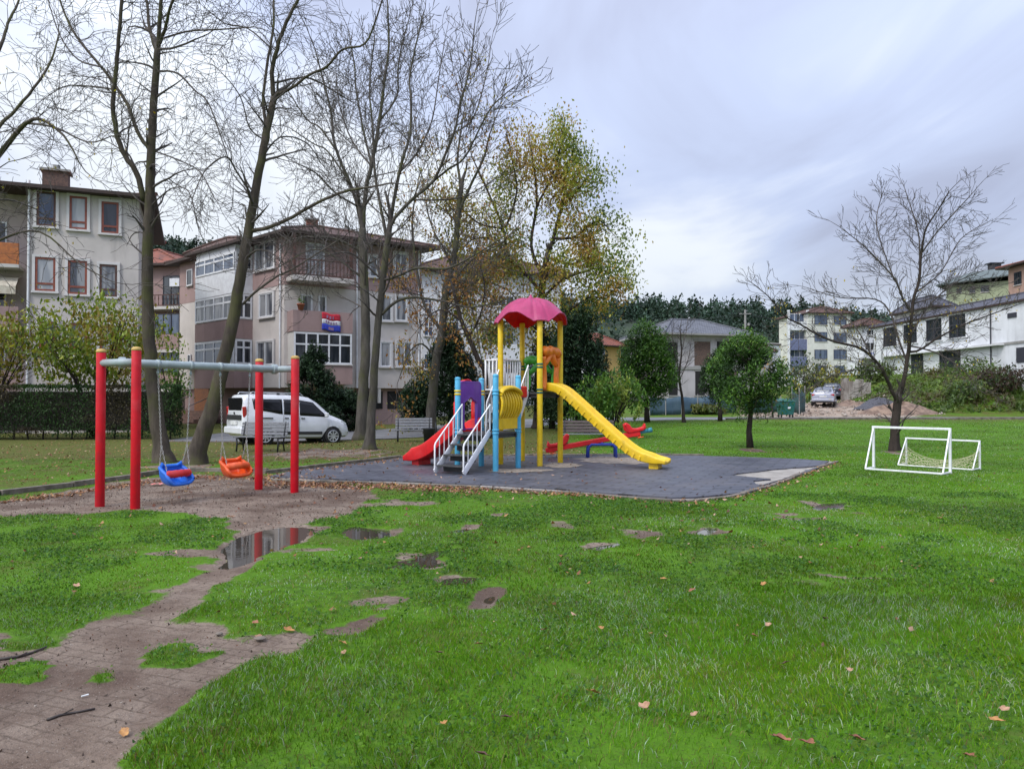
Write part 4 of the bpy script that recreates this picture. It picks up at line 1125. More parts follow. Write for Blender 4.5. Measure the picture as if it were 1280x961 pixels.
# ------------------------------------------------------------------ trees
def bark(name, c1, c2, moss=None):
    t = NT(name); P = t.coord('Object'); n = t.noise(5, 6, .65, t.scalev(P, (1, 1, .25))); n2 = t.noise(22, 4, .7, t.scalev(P, (1, 1, .2)))
    c = t.mix(t.ramp(n, .35, .65), c1, c2); c = t.mix(t.math('MULTIPLY', t.ramp(n2, .5, .7), .55), c, tuple(x * .45 for x in c1))
    if moss:
        c = t.mix(t.math('MULTIPLY', t.ramp(t.noise(1.4, 5, .6, P), .46, .66), .75), c, moss)
    t.set(Base_Color=c, Roughness=.85); t.b.inputs['Specular IOR Level'].default_value = .25; t.bump(n2, .6, .03)
    return t.mat
BK_ASH = bark('ash_bark', (.095, .076, .060), (.050, .040, .032), (.078, .080, .028)); BK_DARK = bark('dark_bark', (.050, .038, .032), (.028, .021, .018)); BK_GREY = bark('grey_bark', (.105, .094, .080), (.055, .048, .040), (.075, .078, .030))
TWIG = pm('twig_bark', (.055, .045, .041), (.090, .074, .064), 3, .8); TWIG2 = pm('twig_dark', (.048, .038, .034), (.080, .064, .056), 3, .8)
LEAFY = leaf_mat('living_leaf', .45, .30, .35); NEEDLE = leaf_mat('conifer_spray', .55, .15, .25)

class Tree:
    """a bare tree: drawn trunk and limbs, and twigs grown from them"""
    def __init__(s, seed): s.rr = random.Random(seed); s.tips = []; s.polys = []; s.budget = 9000; s.cnt = 0
    def rv(s, k=1.0): return Vector((s.rr.gauss(0, k), s.rr.gauss(0, k), s.rr.gauss(0, k)))
    def smooth(s, pts, rs, k=4, wob=.0):
        P, Q = [], []
        for i in range(len(pts) - 1):
            p0 = pts[max(0, i - 1)]; p1 = pts[i]; p2 = pts[i + 1]; p3 = pts[min(len(pts) - 1, i + 2)]
            for j in range(k):
                t = j / k
                P.append(.5 * ((2 * p1) + (p2 - p0) * t + (2 * p0 - 5 * p1 + 4 * p2 - p3) * t * t + (3 * p1 - p0 - 3 * p2 + p3) * t ** 3) + s.rv(wob * rs[i]))
                Q.append(rs[i] * (1 - t) + rs[i + 1] * t)
        P.append(pts[-1]); Q.append(rs[-1]); return P, Q
    def branch(s, p, d, L, r, lev, o):
        """recursive twigs; o: dict(up, curl, ang, ratio, dens, minr, sides)"""
        rr = s.rr
        if s.cnt > s.budget: return
        s.cnt += 1
        n = max(3, min(8, int(L / o.get('seg', .28)) + 2)); pts = [p]; rs = [r]; d = d.normalized()
        bend = s.rv(.10)
        for i in range(n):
            f = (i + 1) / n
            d = (d + s.rv(o['wob']) + bend * .5 + Vector((0, 0, o['up'] * (.4 + f)))).normalized()
            p = p + d * (L / n); pts.append(p); rs.append(max(r * (1 - f * .78), o['minr']))
        s.polys.append((pts, rs, 5 if r > .022 else 3))
        s.tips.append((pts[-1], d, lev)); s.tips.append((pts[len(pts) // 2], d, lev))
        if lev <= 0: return
        k = max(2, int(L * o['dens'] * rr.uniform(.8, 1.25)))
        for j in range(k):
            f = .18 + .82 * (j + rr.random()) / k
            i = min(int(f * n), n - 1); q = pts[i].lerp(pts[i + 1], f * n - i); dd = (pts[i + 1] - pts[i]).normalized()
            a = rr.uniform(*o['ang']); side = dd.cross(s.rv()).normalized()
            nd = dd * math.cos(a) + side * math.sin(a); nd.z += o['up'] * .6
            s.branch(q, nd, L * rr.uniform(*o['ratio']) * (1.15 - .45 * f), max(rs[i] * rr.uniform(.45, .68), o['minr']), lev - 1, o)
    def twig_mesh(s, name, mat, parent):
        groups = {}
        for pts, rs, k in s.polys: groups.setdefault((len(pts), k), []).append((pts, rs))
        Vs, Fs, off = [], [], 0
        for (m, k), lst in groups.items():
            P = np.array([[tuple(q) for q in a] for a, _ in lst]); Rr = np.array([b for _, b in lst]); n = len(lst)
            t = np.gradient(P, axis=1); t /= np.linalg.norm(t, axis=2, keepdims=True) + 1e-9
            d = P[:, -1] - P[:, 0]; ref = np.where((np.abs(d[:, 2]) > .8 * np.linalg.norm(d, axis=1))[:, None], [1., 0, 0], [0, 0, 1.])[:, None, :]
            u = np.cross(t, ref); u /= np.linalg.norm(u, axis=2, keepdims=True) + 1e-9; w = np.cross(t, u)
            a = 2 * np.pi * np.arange(k) / k
            V = P[:, :, None, :] + (u[:, :, None, :] * np.cos(a)[None, None, :, None] + w[:, :, None, :] * np.sin(a)[None, None, :, None]) * Rr[:, :, None, None]
            b = (np.arange(n)[:, None, None] * m + np.arange(m - 1)[None, :, None]) * k; j = np.arange(k)[None, None, :]; j2 = (j + 1) % k
            F = np.stack([b + j, b + j2, b + k + j2, b + k + j], -1).reshape(-1, 4)
            Vs.append(V.reshape(-1, 3)); Fs.append(F + off); off += V.size // 3
        if Vs: return np_mesh(name, np.concatenate(Vs), np.concatenate(Fs), mat, parent, smooth=True)

    def limb_twigs(s, P, Q, o, every, L0, L1, lev, start=.15, side_bias=None):
        acc = 0; tot = sum((b - a).length for a, b in zip(P, P[1:])); run = 0
        for i in range(len(P) - 1):
            seg = (P[i + 1] - P[i]).length; run += seg; acc += seg
            if run / tot < start: acc = 0; continue
            while acc > every:
                acc -= every * s.rr.uniform(.7, 1.3)
                dd = (P[i + 1] - P[i]).normalized(); a = s.rr.uniform(.55, 1.25); side = dd.cross(s.rv()).normalized()
                nd = dd * math.cos(a) + side * math.sin(a) + Vector((0, 0, o['up']))
                f = run / tot
                s.branch(P[i].lerp(P[i + 1], s.rr.random()), nd, s.rr.uniform(L0, L1) * (1.1 - .5 * f), max(Q[i] * s.rr.uniform(.22, .42), o['minr'] * 1.5), lev, o)
        d = (P[-1] - P[-2]); s.branch(P[-1], d, s.rr.uniform(L0, L1) * .9, Q[-1], lev, o)

OPT = dict(up=.05, wob=.13, ang=(.45, 1.0), ratio=(.42, .72), dens=2.6, minr=.0042)
def px_line(pts, Y, dy=0.0, t0=0.0):
    n = len(pts); out = []
    for i, q in enumerate(pts):
        out.append(W(q[0], q[1], Y + dy * (t0 + (1 - t0) * i / (n - 1)) if n > 1 else Y))
    return out

def bare_tree(name, label, Y, trunk, limbs, bk, tw, seed, opt, every=.42, L=(.9, 2.2), lev=2, rs=None, group=None, leaf=None, budget=9000, flare=1.5, trunk_start=.35, thin=1.0):
    """trunk: [(px,py,width px)], limbs: [([(px,py,w)..], dy)] measured in the photograph, standing at depth Y"""
    T = Tree(seed); T.budget = budget; k = Y / FPX / 2
    base = W(trunk[0][0], trunk[0][1], Y); base.z = zb(base.x, base.y)
    t = thing(name, label, 'tree', (base.x, base.y, base.z - .05), group)
    P = px_line(trunk, Y); P[0].z = min(P[0].z, base.z - .1); Q = [q[2] * k * .90 * thin for q in trunk]
    P, Q = T.smooth(P, Q, 5, .05)
    for i in range(len(P)):
        h = P[i].z - base.z
        if h < .6: Q[i] *= 1 + (flare - 1) * max(0, 1 - h / .55) ** 2
    m = MB(); m.tube(P, Q, 14); m.build('trunk', bk, t, smooth=True)
    if opt: T.limb_twigs(P, Q, opt, every * 1.2, *L, lev, start=trunk_start)
    for lm, dy in limbs:
        p = px_line(lm, Y, dy); q = [a[2] * k * .76 * thin for a in lm]
        p, q = T.smooth(p, q, 4, .12)
        m = MB(); m.tube(p, q, 10); m.build('limb', bk if q[0] > .035 else tw, t, smooth=True)
        T.limb_twigs(p, q, opt, every, *L, lev, start=.12)
    T.twig_mesh('twigs', tw, t)
    if leaf: leaf(T, t)
    return t, T

def foliage(T, t, n, size, cols, spread=.15, prob=lambda p: 1.0, name='foliage', tilt=1.0, mat=None, clus=5, asp=.55):
    pts = []; tips = [q for q in T.tips if q[2] <= 1]
    T.rr.shuffle(tips)
    for p, d, lev in tips:
        if len(pts) > n: break
        if T.rr.random() < prob(p):
            for _ in range(T.rr.randint(max(1, clus - 3), clus + 2)): pts.append(tuple(p + T.rv(spread)))
    if not pts: return
    P = np.array(pts); cols = np.array(cols)
    w = fbm(P[:, 0] * .9 + P[:, 2] * .6, P[:, 1] * .9 + P[:, 2] * .7, 3)
    idx = np.clip((w - .25) * 2 * len(cols) + RNG.normal(0, .8, len(P)), 0, len(cols) - 1).astype(int)
    V, F, C = leaf_quads(P, np.full(len(P), size), cols[idx] * (.7 + .6 * RNG.random((len(P), 1))), tilt=tilt, asp=asp)
    np_mesh(name, V, F, mat or LEAFY, t, tint=C)

OA = dict(up=.045, wob=.17, ang=(.45, 1.15), ratio=(.45, .78), dens=3.4, minr=.0052)
G1 = 'bare ash trees behind the swing'
# the big mossy tree behind the swing's left pair of posts
bare_tree('bare_tree', 'tall mossy leafless tree with upright trunk behind the blue swing seat', 19.3,
    [(206, 579, 27), (199, 545, 24), (190, 470, 20), (185, 400, 18), (184, 330, 17), (187, 250, 15), (189, 190, 13), (192, 130, 11.5), (197, 62, 10)],
    [([(180, 252, 11), (170, 215, 10), (156, 195, 9.5), (146, 165, 8.5), (141, 130, 8), (145, 92, 7.5), (148, 50, 6.5), (152, 5, 6), (155, -60, 4)], -1.0),
     ([(186, 186, 8), (172, 165, 7), (160, 132, 6.5), (143, 105, 6), (125, 82, 5.5), (100, 52, 5), (82, 20, 4), (66, -30, 3)], 1.4),
     ([(196, 65, 7), (188, 40, 6), (184, 8, 5), (178, -40, 3.5)], .6), ([(198, 62, 8), (200, 20, 7), (203, -40, 5.5), (206, -110, 4)], -.5),
     ([(199, 55, 7), (206, 38, 6), (213, 10, 5), (226, -25, 4), (240, -70, 3)], -1.2), ([(198, 62, 4.5), (218, 60, 4), (245, 49, 3)], -.8),
     ([(200, 50, 4), (232, 40, 3.4), (276, 37, 2.8), (318, 34, 2)], -1.5), ([(199, 89, 4), (222, 92, 3.4), (243, 113, 3), (260, 128, 2.8), (274, 165, 2.2), (286, 200, 1.5)], -1.0),
     ([(141, 112, 3.5), (110, 108, 3), (82, 108, 2.4), (60, 120, 1.6)], .8), ([(128, 84, 3.5), (98, 75, 3), (75, 45, 2.5), (60, 0, 2)], 1.5), ([(196, 190, 3), (222, 200, 2.6), (250, 215, 2), (268, 248, 1.5)], -1.4), ([(184, 262, 3), (214, 236, 2.4), (236, 240, 2), (246, 280, 1.4)], -.9)],
    BK_ASH, TWIG, 11, dict(OA, up=-.03), every=.20, L=(.7, 1.9), lev=2, budget=24000, thin=.88, trunk_start=.5)
# leaning tree
bare_tree('bare_tree', 'leafless tree leaning right behind the orange swing seat', 18.7,
    [(243, 581, 30), (252, 545, 26), (268, 500, 23), (282, 440, 20), (293, 390, 18), (303, 330, 16), (312, 280, 14.5), (322, 225, 13), (333, 165, 11.5), (343, 122, 10)],
    [([(332, 158, 6), (329, 120, 5.5), (336, 70, 5), (342, 30, 4.5), (341, -40, 3.5)], .8), ([(343, 122, 9), (340, 92, 8), (349, 52, 7), (362, 20, 6), (380, -15, 5), (398, -60, 3.5)], -.6),
     ([(345, 119, 6), (366, 109, 5.5), (386, 94, 5), (408, 84, 4.5), (428, 62, 4), (456, 55, 3.5), (472, 18, 3), (486, -30, 2)], -1.6), ([(343, 104, 4), (370, 98, 4), (392, 100, 3.4), (432, 123, 2.4)], 1.2),
     ([(313, 290, 8), (335, 284, 7), (356, 276, 6.5), (400, 252, 5.5), (430, 240, 5), (456, 235, 4), (492, 229, 2.6)], -1.0), ([(304, 380, 5), (318, 366, 4.5), (342, 348, 4), (366, 336, 3.2), (398, 316, 2.4), (430, 296, 1.6)], -1.6),
     ([(318, 250, 4), (296, 215, 3.4), (282, 196, 3), (256, 214, 2.2), (240, 250, 1.5)], -1.2), ([(326, 200, 3.6), (350, 172, 3), (382, 178, 2.4), (402, 205, 1.6)], .9), ([(330, 175, 3), (312, 160, 2.6), (300, 120, 2.2), (276, 90, 1.6)], -.9), ([(338, 60, 3), (310, 36, 2.6), (282, 30, 2), (256, 10, 1.4)], .6)],
    BK_ASH, TWIG, 12, dict(OA, up=-.02), every=.21, L=(.7, 1.9), lev=2, budget=23000, thin=.88, trunk_start=.55)
# the pair whose crowns meet above the bench
OC = dict(up=.085, wob=.13, ang=(.35, .9), ratio=(.45, .75), dens=2.9, minr=.0075, seg=.4)
bare_tree('bare_tree', 'slender leafless tree, the left and rear one of the twin trunks by the van', 29.6,
    [(451, 549, 20), (453, 500, 16), (457, 430, 14.5), (456, 370, 14), (453, 310, 12.5), (453, 286, 11)],
    [([(453, 290, 7.5), (447, 258, 7), (438, 230, 6.5), (419, 184, 5.5), (414, 141, 4.6), (407, 112, 3.8), (396, 70, 2.6)], 1.0), ([(453, 288, 9), (458, 236, 8), (466, 200, 7), (475, 148, 6), (481, 98, 5), (486, 56, 4), (484, 0, 2.6)], -.8),
     ([(464, 205, 4.5), (453, 157, 4), (445, 112, 3.4), (443, 82, 2.8), (436, 40, 2)], 1.6), ([(419, 186, 4), (400, 160, 3.4), (384, 150, 2.8), (364, 120, 2)], 1.4), ([(447, 258, 4), (420, 242, 3.4), (394, 216, 2.8), (372, 205, 2)], -1.2),
     ([(452, 315, 4.5), (424, 300, 3.8), (396, 296, 3), (364, 300, 2.2), (338, 322, 1.4)], -1.4), ([(476, 150, 4), (496, 120, 3.4), (498, 80, 2.8), (508, 34, 2)], .9), ([(438, 230, 3.6), (410, 190, 3), (392, 180, 2.6), (362, 160, 1.8)], .8), ([(455, 350, 4), (420, 322, 3.2), (390, 312, 2.6), (356, 330, 1.8)], 1.2)],
    BK_GREY, TWIG, 13, OC, every=.25, L=(1.0, 2.7), lev=2, budget=26000, thin=.88, trunk_start=.62)
bare_tree('bare_tree', 'leafless mossy tree, the nearer of the twin trunks, with wide spreading limbs', 24.3,
    [(462, 561, 17), (464, 520, 13.5), (467, 480, 12.5), (471, 420, 11.5), (475, 384, 11), (479, 345, 10.5), (486, 290, 9.5)],
    [([(486, 292, 7), (499, 216, 6), (512, 171, 5.2), (514, 131, 4.6), (512, 98, 4), (519, 60, 3.2), (529, 20, 2.4)], .8), ([(486, 290, 7), (494, 272, 6.6), (519, 246, 6), (542, 226, 5.4), (555, 197, 4.8), (568, 164, 4.2), (575, 131, 3.6), (588, 82, 3), (593, 33, 2)], -.8),
     ([(540, 228, 4.5), (560, 212, 4), (581, 197, 3.5), (600, 160, 3), (617, 131, 2.5), (644, 108, 1.6)], -1.4), ([(484, 300, 6), (474, 250, 5.4), (468, 210, 4.8), (466, 160, 4), (462, 110, 3.2), (468, 50, 2.2)], 1.2),
     ([(476, 394, 6), (497, 376, 5.4), (522, 372, 4.6), (551, 376, 3.8), (590, 384, 2.6), (626, 376, 1.6)], -1.2), ([(479, 350, 5.5), (496, 346, 5), (522, 335, 4.4), (558, 336, 3.8), (588, 322, 2.8), (624, 300, 1.8)], -1.8),
     ([(500, 215, 4), (522, 190, 3.4), (540, 150, 2.8), (548, 100, 2.2), (556, 50, 1.6)], 1.2), ([(512, 250, 3.6), (540, 250, 3), (580, 246, 2.6), (622, 222, 1.8)], .9), ([(466, 210, 3.4), (440, 176, 3), (424, 130, 2.4), (420, 90, 1.8)], 1.0), ([(479, 352, 4), (456, 330, 3.4), (436, 316, 3), (404, 322, 2), (380, 350, 1.4)], -1.0), ([(568, 166, 3), (590, 150, 2.6), (604, 110, 2.2), (612, 70, 1.5)], .7)],
    BK_GREY, TWIG, 14, OC, every=.25, L=(.9, 2.4), lev=2, budget=26000, thin=.88, trunk_start=.6)
# tree with a few orange leaves
OD = dict(up=.06, wob=.14, ang=(.4, .95), ratio=(.45, .75), dens=2.7, minr=.0085, seg=.45)
ORL = [(.26, .115, .035), (.36, .19, .05), (.30, .17, .04), (.30, .24, .05), (.22, .21, .04)]
def lf_d(T, t): foliage(T, t, 16000, .14, ORL, .22, lambda p: (.8 if p.z < 7.5 else .42) * (.3 + 1.2 * float(fbm(p.x * .8, p.z * .8, 3))), clus=4, tilt=1.3)
bare_tree('orange_leaved_tree', 'mossy tree keeping a few orange brown leaves behind the red slide', 34,
    [(538, 530, 15), (541, 490, 13), (546, 448, 12), (553, 412, 11), (558, 357, 10), (568, 321, 8.5), (573, 266, 7.5), (577, 230, 6.5)],
    [([(553, 415, 6), (530, 380, 5), (520, 330, 4.4), (515, 280, 3.4), (520, 240, 2.2)], 1.2), ([(573, 268, 5), (588, 232, 4.4), (604, 200, 3.6), (612, 168, 2.4)], -1.0), ([(576, 232, 5), (572, 200, 4), (576, 165, 3), (580, 140, 2)], .6),
     ([(556, 370, 4.4), (576, 340, 3.8), (596, 320, 3), (624, 306, 2)], -1.6), ([(562, 340, 4), (586, 376, 3.4), (596, 410, 2.6), (600, 440, 1.8)], -1.4), ([(568, 320, 3.6), (548, 300, 3), (536, 270, 2.4), (530, 230, 1.6)], 1.4), ([(546, 450, 3.4), (528, 430, 3), (512, 440, 2), (500, 470, 1.4)], -.9), ([(558, 360, 3.6), (590, 350, 3), (630, 360, 2.2), (650, 380, 1.5)], 1.0)],
    BK_GREY, TWIG, 15, OD, every=.36, L=(1.0, 2.6), lev=2, budget=12000, leaf=lf_d)
bare_tree('leaning_tree', 'dark slanting trunk with orange leaves behind the white tower railing', 32,
    [(612, 545, 9), (607, 470, 8), (598, 450, 7.5), (585, 420, 6.5), (575, 396, 5.5), (566, 360, 4)], [([(586, 422, 4), (600, 395, 3.4), (606, 360, 2.4), (600, 330, 1.6)], -.8), ([(578, 402, 4), (556, 388, 3), (540, 392, 2), (524, 410, 1.4)], .8)],
    BK_DARK, TWIG2, 16, OD, every=.5, L=(.6, 1.5), lev=2, budget=1400, leaf=lambda T, t: foliage(T, t, 900, .14, ORL[:3], .2, lambda p: .55, clus=4))
# the yellowing tree above the pink canopy
YLL = [(.12, .17, .03), (.19, .24, .035), (.27, .29, .045), (.36, .33, .06), (.40, .30, .06), (.32, .19, .05)]
def lf_e(T, t): foliage(T, t, 80000, .14, YLL, .38, lambda p: float(sstep(.38, .54, fbm(p.x * .7 + 3, p.z * .6 + p.y * .3, 3))) * (1.0 if p.z < 10 else .85) + .10, clus=15, tilt=1.4, asp=.6)
OE = dict(up=.09, wob=.12, ang=(.4, .9), ratio=(.45, .75), dens=2.2, minr=.0085, seg=.5)
bare_tree('yellowing_tree', 'broad tree with yellow green autumn leaves rising behind the pink canopy', 36,
    [(672, 540, 13), (674, 470, 12), (676, 420, 11), (677, 368, 10), (683, 324, 8.5)],
    [([(683, 326, 7), (692, 295, 6.2), (704, 251, 5.2), (707, 220, 4.2), (716, 190, 2.8)], .8), ([(678, 368, 6), (655, 340, 5.4), (637, 324, 5), (628, 283, 4.4), (610, 240, 3.6), (594, 205, 2.4)], 1.2), ([(628, 286, 3.4), (600, 280, 2.8), (578, 262, 2)], -.8), ([(640, 328, 3.6), (616, 300, 3), (590, 300, 2.4), (572, 318, 1.6)], .9), ([(678, 345, 6), (664, 307, 5.2), (671, 257, 4.4), (668, 215, 3.6), (662, 178, 2.4)], 1.4),
     ([(692, 298, 5), (716, 297, 4.2), (734, 284, 3.4), (750, 276, 2.4), (764, 290, 1.5)], -.8), ([(703, 255, 4), (724, 236, 3.4), (736, 220, 2.6), (744, 226, 1.6)], -1.2), ([(677, 375, 5), (700, 352, 4.4), (730, 340, 3.4), (748, 336, 2.4), (766, 345, 1.4)], -1.4),
     ([(677, 400, 5), (704, 392, 4), (736, 372, 3), (752, 372, 2), (768, 362, 1.4)], -1.8), ([(637, 324, 4), (612, 330, 3.4), (596, 352, 2.6), (590, 380, 1.6)], -1.0), ([(671, 258, 4), (690, 220, 3.4), (700, 186, 2.4), (704, 166, 1.6)], 1.0), ([(632, 285, 4), (646, 240, 3.4), (640, 200, 2.6), (634, 170, 1.8)], -.8), ([(684, 322, 4), (716, 330, 3.2), (740, 314, 2.4), (756, 318, 1.5)], .9), ([(676, 415, 4.4), (650, 400, 3.6), (628, 404, 2.8), (610, 420, 2)], -1.2)],
    BK_DARK, TWIG, 17, OE, every=.26, L=(.55, 1.2), lev=2, budget=14000, leaf=lf_e)
# bare tree right of the playground
OR_ = dict(up=.05, wob=.075, ang=(.35, .8), ratio=(.5, .8), dens=3.9, minr=.0058, seg=.3)
YR = [(.42, .32, .04), (.36, .25, .03), (.30, .26, .04)]
bare_tree('bare_tree', 'dark leafless spreading tree beside the white goals', 23.7,
    [(1118, 563, 18), (1119, 530, 15.5), (1123, 496, 14.5)],
    [([(1123, 500, 10), (1132, 465, 9), (1137, 426, 8), (1141.5, 378, 6.8), (1149, 350, 6), (1152, 315, 5), (1158, 285, 4), (1173, 262, 3), (1186, 240, 2)], -.5), ([(1122, 503, 8.5), (1112, 482, 7.5), (1104, 464, 6.8), (1090, 446, 6), (1070, 433, 5.5), (1046, 428, 5), (1018, 416, 4.4), (1000, 405, 3.8), (982, 396, 3), (962, 372, 2.2), (940, 354, 1.4)], -1.2),
     ([(1151, 318, 3.6), (1173, 288, 3), (1197, 262, 2.4), (1217, 240, 1.6)], -.8), ([(1149, 350, 3.6), (1149, 299, 3), (1141, 267, 2.4), (1131, 236, 1.6)], .6), ([(1140, 390, 5), (1128, 372, 4.4), (1118, 348, 3.8), (1094, 322, 3.2), (1078, 306, 2.4), (1050, 284, 1.5)], -.5),
     ([(1137, 440, 5.5), (1150, 437, 5), (1173, 422, 4.2), (1205, 406, 3.4), (1236, 394, 2.6), (1272, 381, 1.6)], -.8), ([(1134, 455, 4.6), (1122, 420, 4), (1112, 390, 3.6), (1094, 374, 3), (1050, 372, 2.2), (1010, 360, 1.4)], .9), ([(1138, 420, 4), (1160, 384, 3.4), (1190, 356, 2.8), (1224, 340, 1.8)], .9),
     ([(1136, 432, 3.8), (1168, 440, 3.2), (1196, 456, 2.4), (1222, 480, 1.5)], -1.0), ([(1146, 365, 3.4), (1176, 340, 2.8), (1200, 300, 2.2), (1226, 282, 1.4)], 1.1), ([(1118, 350, 3), (1100, 300, 2.6), (1096, 270, 2), (1104, 240, 1.4)], 1.0), ([(1090, 446, 3.4), (1070, 410, 2.8), (1046, 390, 2.2), (1020, 384, 1.4)], .8), ([(1105, 466, 3), (1076, 462, 2.4), (1040, 470, 1.8), (1010, 486, 1.2)], -1.2), ([(1141, 380, 3.2), (1168, 372, 2.6), (1210, 362, 2), (1250, 356, 1.3)], -.6)],
    BK_DARK, TWIG2, 18, OR_, every=.105, L=(.45, 1.1), lev=2, budget=34000, thin=.74, flare=1.35, leaf=lambda T, t: foliage(T, t, 380, .075, YR, .12, lambda p: .06 if 2.0 < p.z < 4.8 else .002, clus=3))
# a tree outside the frame reaching in from the left
bare_tree('bare_tree', 'leafless tree at the left edge reaching in with mossy limbs', 17.5,
    [(-110, 600, 26), (-104, 500, 22), (-92, 400, 19), (-70, 300, 16), (-40, 245, 13)],
    [([(-42, 248, 10), (-10, 205, 9), (13, 176, 8), (33, 154, 6.5), (52, 150, 5), (80, 170, 3.6), (100, 205, 2)], -.8), ([(-60, 280, 8), (-20, 190, 7), (0, 157, 6), (20, 137, 5), (50, 100, 4.2), (66, 70, 3.4), (74, 40, 2)], 1.0), ([(-80, 330, 8), (-40, 150, 6.5), (0, 60, 5.5), (10, 30, 4.6), (23, 2, 3.6), (34, -40, 2.4)], 1.6),
     ([(-92, 400, 6), (-40, 330, 5), (0, 300, 4), (50, 290, 3), (100, 330, 2), (140, 352, 1.4)], -1.2), ([(33, 154, 4), (70, 160, 3.2), (110, 178, 2.4), (140, 170, 1.6)], -1.4), ([(-70, 300, 5), (-30, 260, 4), (10, 250, 3), (46, 262, 2)], .9)],
    BK_ASH, TWIG, 19, dict(OA, up=-.02), every=.28, L=(.7, 1.8), lev=2, budget=9000, leaf=lambda T, t: foliage(T, t, 200, .07, YR, .12, lambda p: .06, clus=3))

# ------------------------------------------------------------------ leafy crowns
def crown_points(n, c, rad, lump, seed, shell=.55, conic=0.0, fl=0.0):
    """points through an uneven crown: returns points, and how far out each lies"""
    rg = np.random.default_rng(seed)
    u = rg.normal(size=(n, 3)); u /= np.linalg.norm(u, axis=1)[:, None]
    ph = np.arctan2(u[:, 1], u[:, 0]); th = u[:, 2]
    k = 1 + lump * (fbm(np.cos(ph) * 1.6 + 7 + seed, np.sin(ph) * 1.6 + th * 2.4 + 3, 3) - .5) * 2 + lump * .6 * (fbm(np.cos(ph) * 4 + 3 + seed, np.sin(ph) * 4 + th * 6, 2) - .5) * 2
    r = (shell + (1 - shell) * rg.random(n) ** .6) * k
    z = th * r
    w = np.clip(1 - conic * (z + 1) / 2, .03, 1) if conic else 1
    P = np.stack([u[:, 0] * r * w * rad[0], u[:, 1] * r * w * rad[1], z * rad[2]], 1) + np.array(c)
    return P, r

def conifer(label, px, py, Y, hpx, wpx, tpx, seed, cols, conic=.55, n=5200, size=.26, name='small_conifer', lump=.34, tr=.09, grp=None, z0=None):
    """trunk foot at (px, py or the ground), crown of hpx high, wpx wide starting tpx above the foot, as measured in the photograph"""
    k = Y / FPX; b = W(px, py, Y); b.z = zb(b.x, b.y) if z0 is None else z0
    t = thing(name, label, 'tree', b, grp)
    H = hpx * k; Wd = wpx * k / 2; z1 = tpx * k
    rr = random.Random(seed)
    m = MB(); pts = [b + Vector((rr.gauss(0, .03) * i, rr.gauss(0, .03) * i, (z1 + H * .8) * i / 6 - (.1 if i == 0 else 0))) for i in range(7)]
    m.tube(pts, [tr * (1.25 if i == 0 else 1 - .8 * i / 6) for i in range(7)], 10)
    m.build('trunk', BK_DARK, t, smooth=True)
    lb = MB()
    for i in range(16):
        f = .05 + .8 * rr.random(); a = rr.random() * 6.28; p = b + Vector((0, 0, z1 + H * .8 * f)); L = Wd * .8 * (1 - conic * f)
        lb.tube([p, p + Vector((math.cos(a) * L * .6, math.sin(a) * L * .6, L * .15)), p + Vector((math.cos(a) * L, math.sin(a) * L, L * .4))], [.025, .018, .008], 5)
    lb.build('boughs', BK_DARK, t, smooth=True)
    n = int(n * 2.6); size *= .60
    P, r = crown_points(n, (b.x, b.y, b.z + z1 + H / 2), (Wd * (1 + .45 * conic), Wd * (1 + .45 * conic), H / 2), lump, seed, .35, conic)
    # gaps: thin the spray where a coarse noise is low
    g = fbm(P[:, 0] * 2.2 / (Wd + .4) + seed, (P[:, 2] * 2.6 + P[:, 1]) / (Wd + .4), 3); P, r = P[g > .34], r[g > .34]
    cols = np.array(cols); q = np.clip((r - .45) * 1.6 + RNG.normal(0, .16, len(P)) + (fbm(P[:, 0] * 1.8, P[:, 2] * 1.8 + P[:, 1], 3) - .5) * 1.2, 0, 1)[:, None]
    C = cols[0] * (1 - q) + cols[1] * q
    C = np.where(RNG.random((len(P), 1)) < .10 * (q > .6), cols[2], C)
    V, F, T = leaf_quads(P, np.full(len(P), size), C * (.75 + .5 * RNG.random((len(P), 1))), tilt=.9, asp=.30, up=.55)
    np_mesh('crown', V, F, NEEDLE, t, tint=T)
    return t
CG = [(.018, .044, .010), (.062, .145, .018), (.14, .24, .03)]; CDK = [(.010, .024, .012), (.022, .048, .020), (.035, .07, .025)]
conifer('round topped green conifer on a dark bare stem, nearest the rubber matting', 938, 561, 24.8, 108, 100, 38, 31, CG, .25, 6500, .20, tr=.10)
conifer('tall bushy green conifer between the leafy shrub and the thin bare sapling', 809, 527, 41, 106, 78, 18, 32, CG, .35, 6500, .30, tr=.14)
conifer('dark conifer partly hidden behind the round topped one', 900, 524, 42, 66, 50, 24, 33, [(.016, .035, .012), (.035, .075, .02), (.06, .10, .03)], .3, 3000, .30, tr=.12)
conifer('big dark evergreen behind the yellow slide posts', 722, 530, 34, 160, 90, 6, 34, CDK, .45, 7000, .32, name='dark_evergreen', tr=.16)
conifer('dark evergreen under the pink canopy beside the yellow slide', 690, 532, 36, 120, 70, 5, 35, CDK, .4, 5000, .32, name='dark_evergreen', tr=.14)
conifer('dark pointed evergreen against the pale building left of the play tower', 562, 533, 38, 128, 92, 4, 36, CDK, .72, 6500, .34, name='dark_evergreen', tr=.14)
conifer('dark evergreen bush before the balcony windows behind the van', 391, 530, 37, 108, 66, 2, 37, CDK, .55, 5500, .32, name='dark_evergreen', tr=.12)
conifer('low dark evergreen shrub between the van and the twin trunks', 432, 528, 38, 52, 56, 0, 38, CDK, .2, 3600, .30, name='dark_shrub', tr=.08)
conifer('low dark shrub behind the front of the van', 402, 527, 36.5, 40, 50, 0, 39, CDK, .2, 2600, .30, name='dark_shrub', tr=.08)
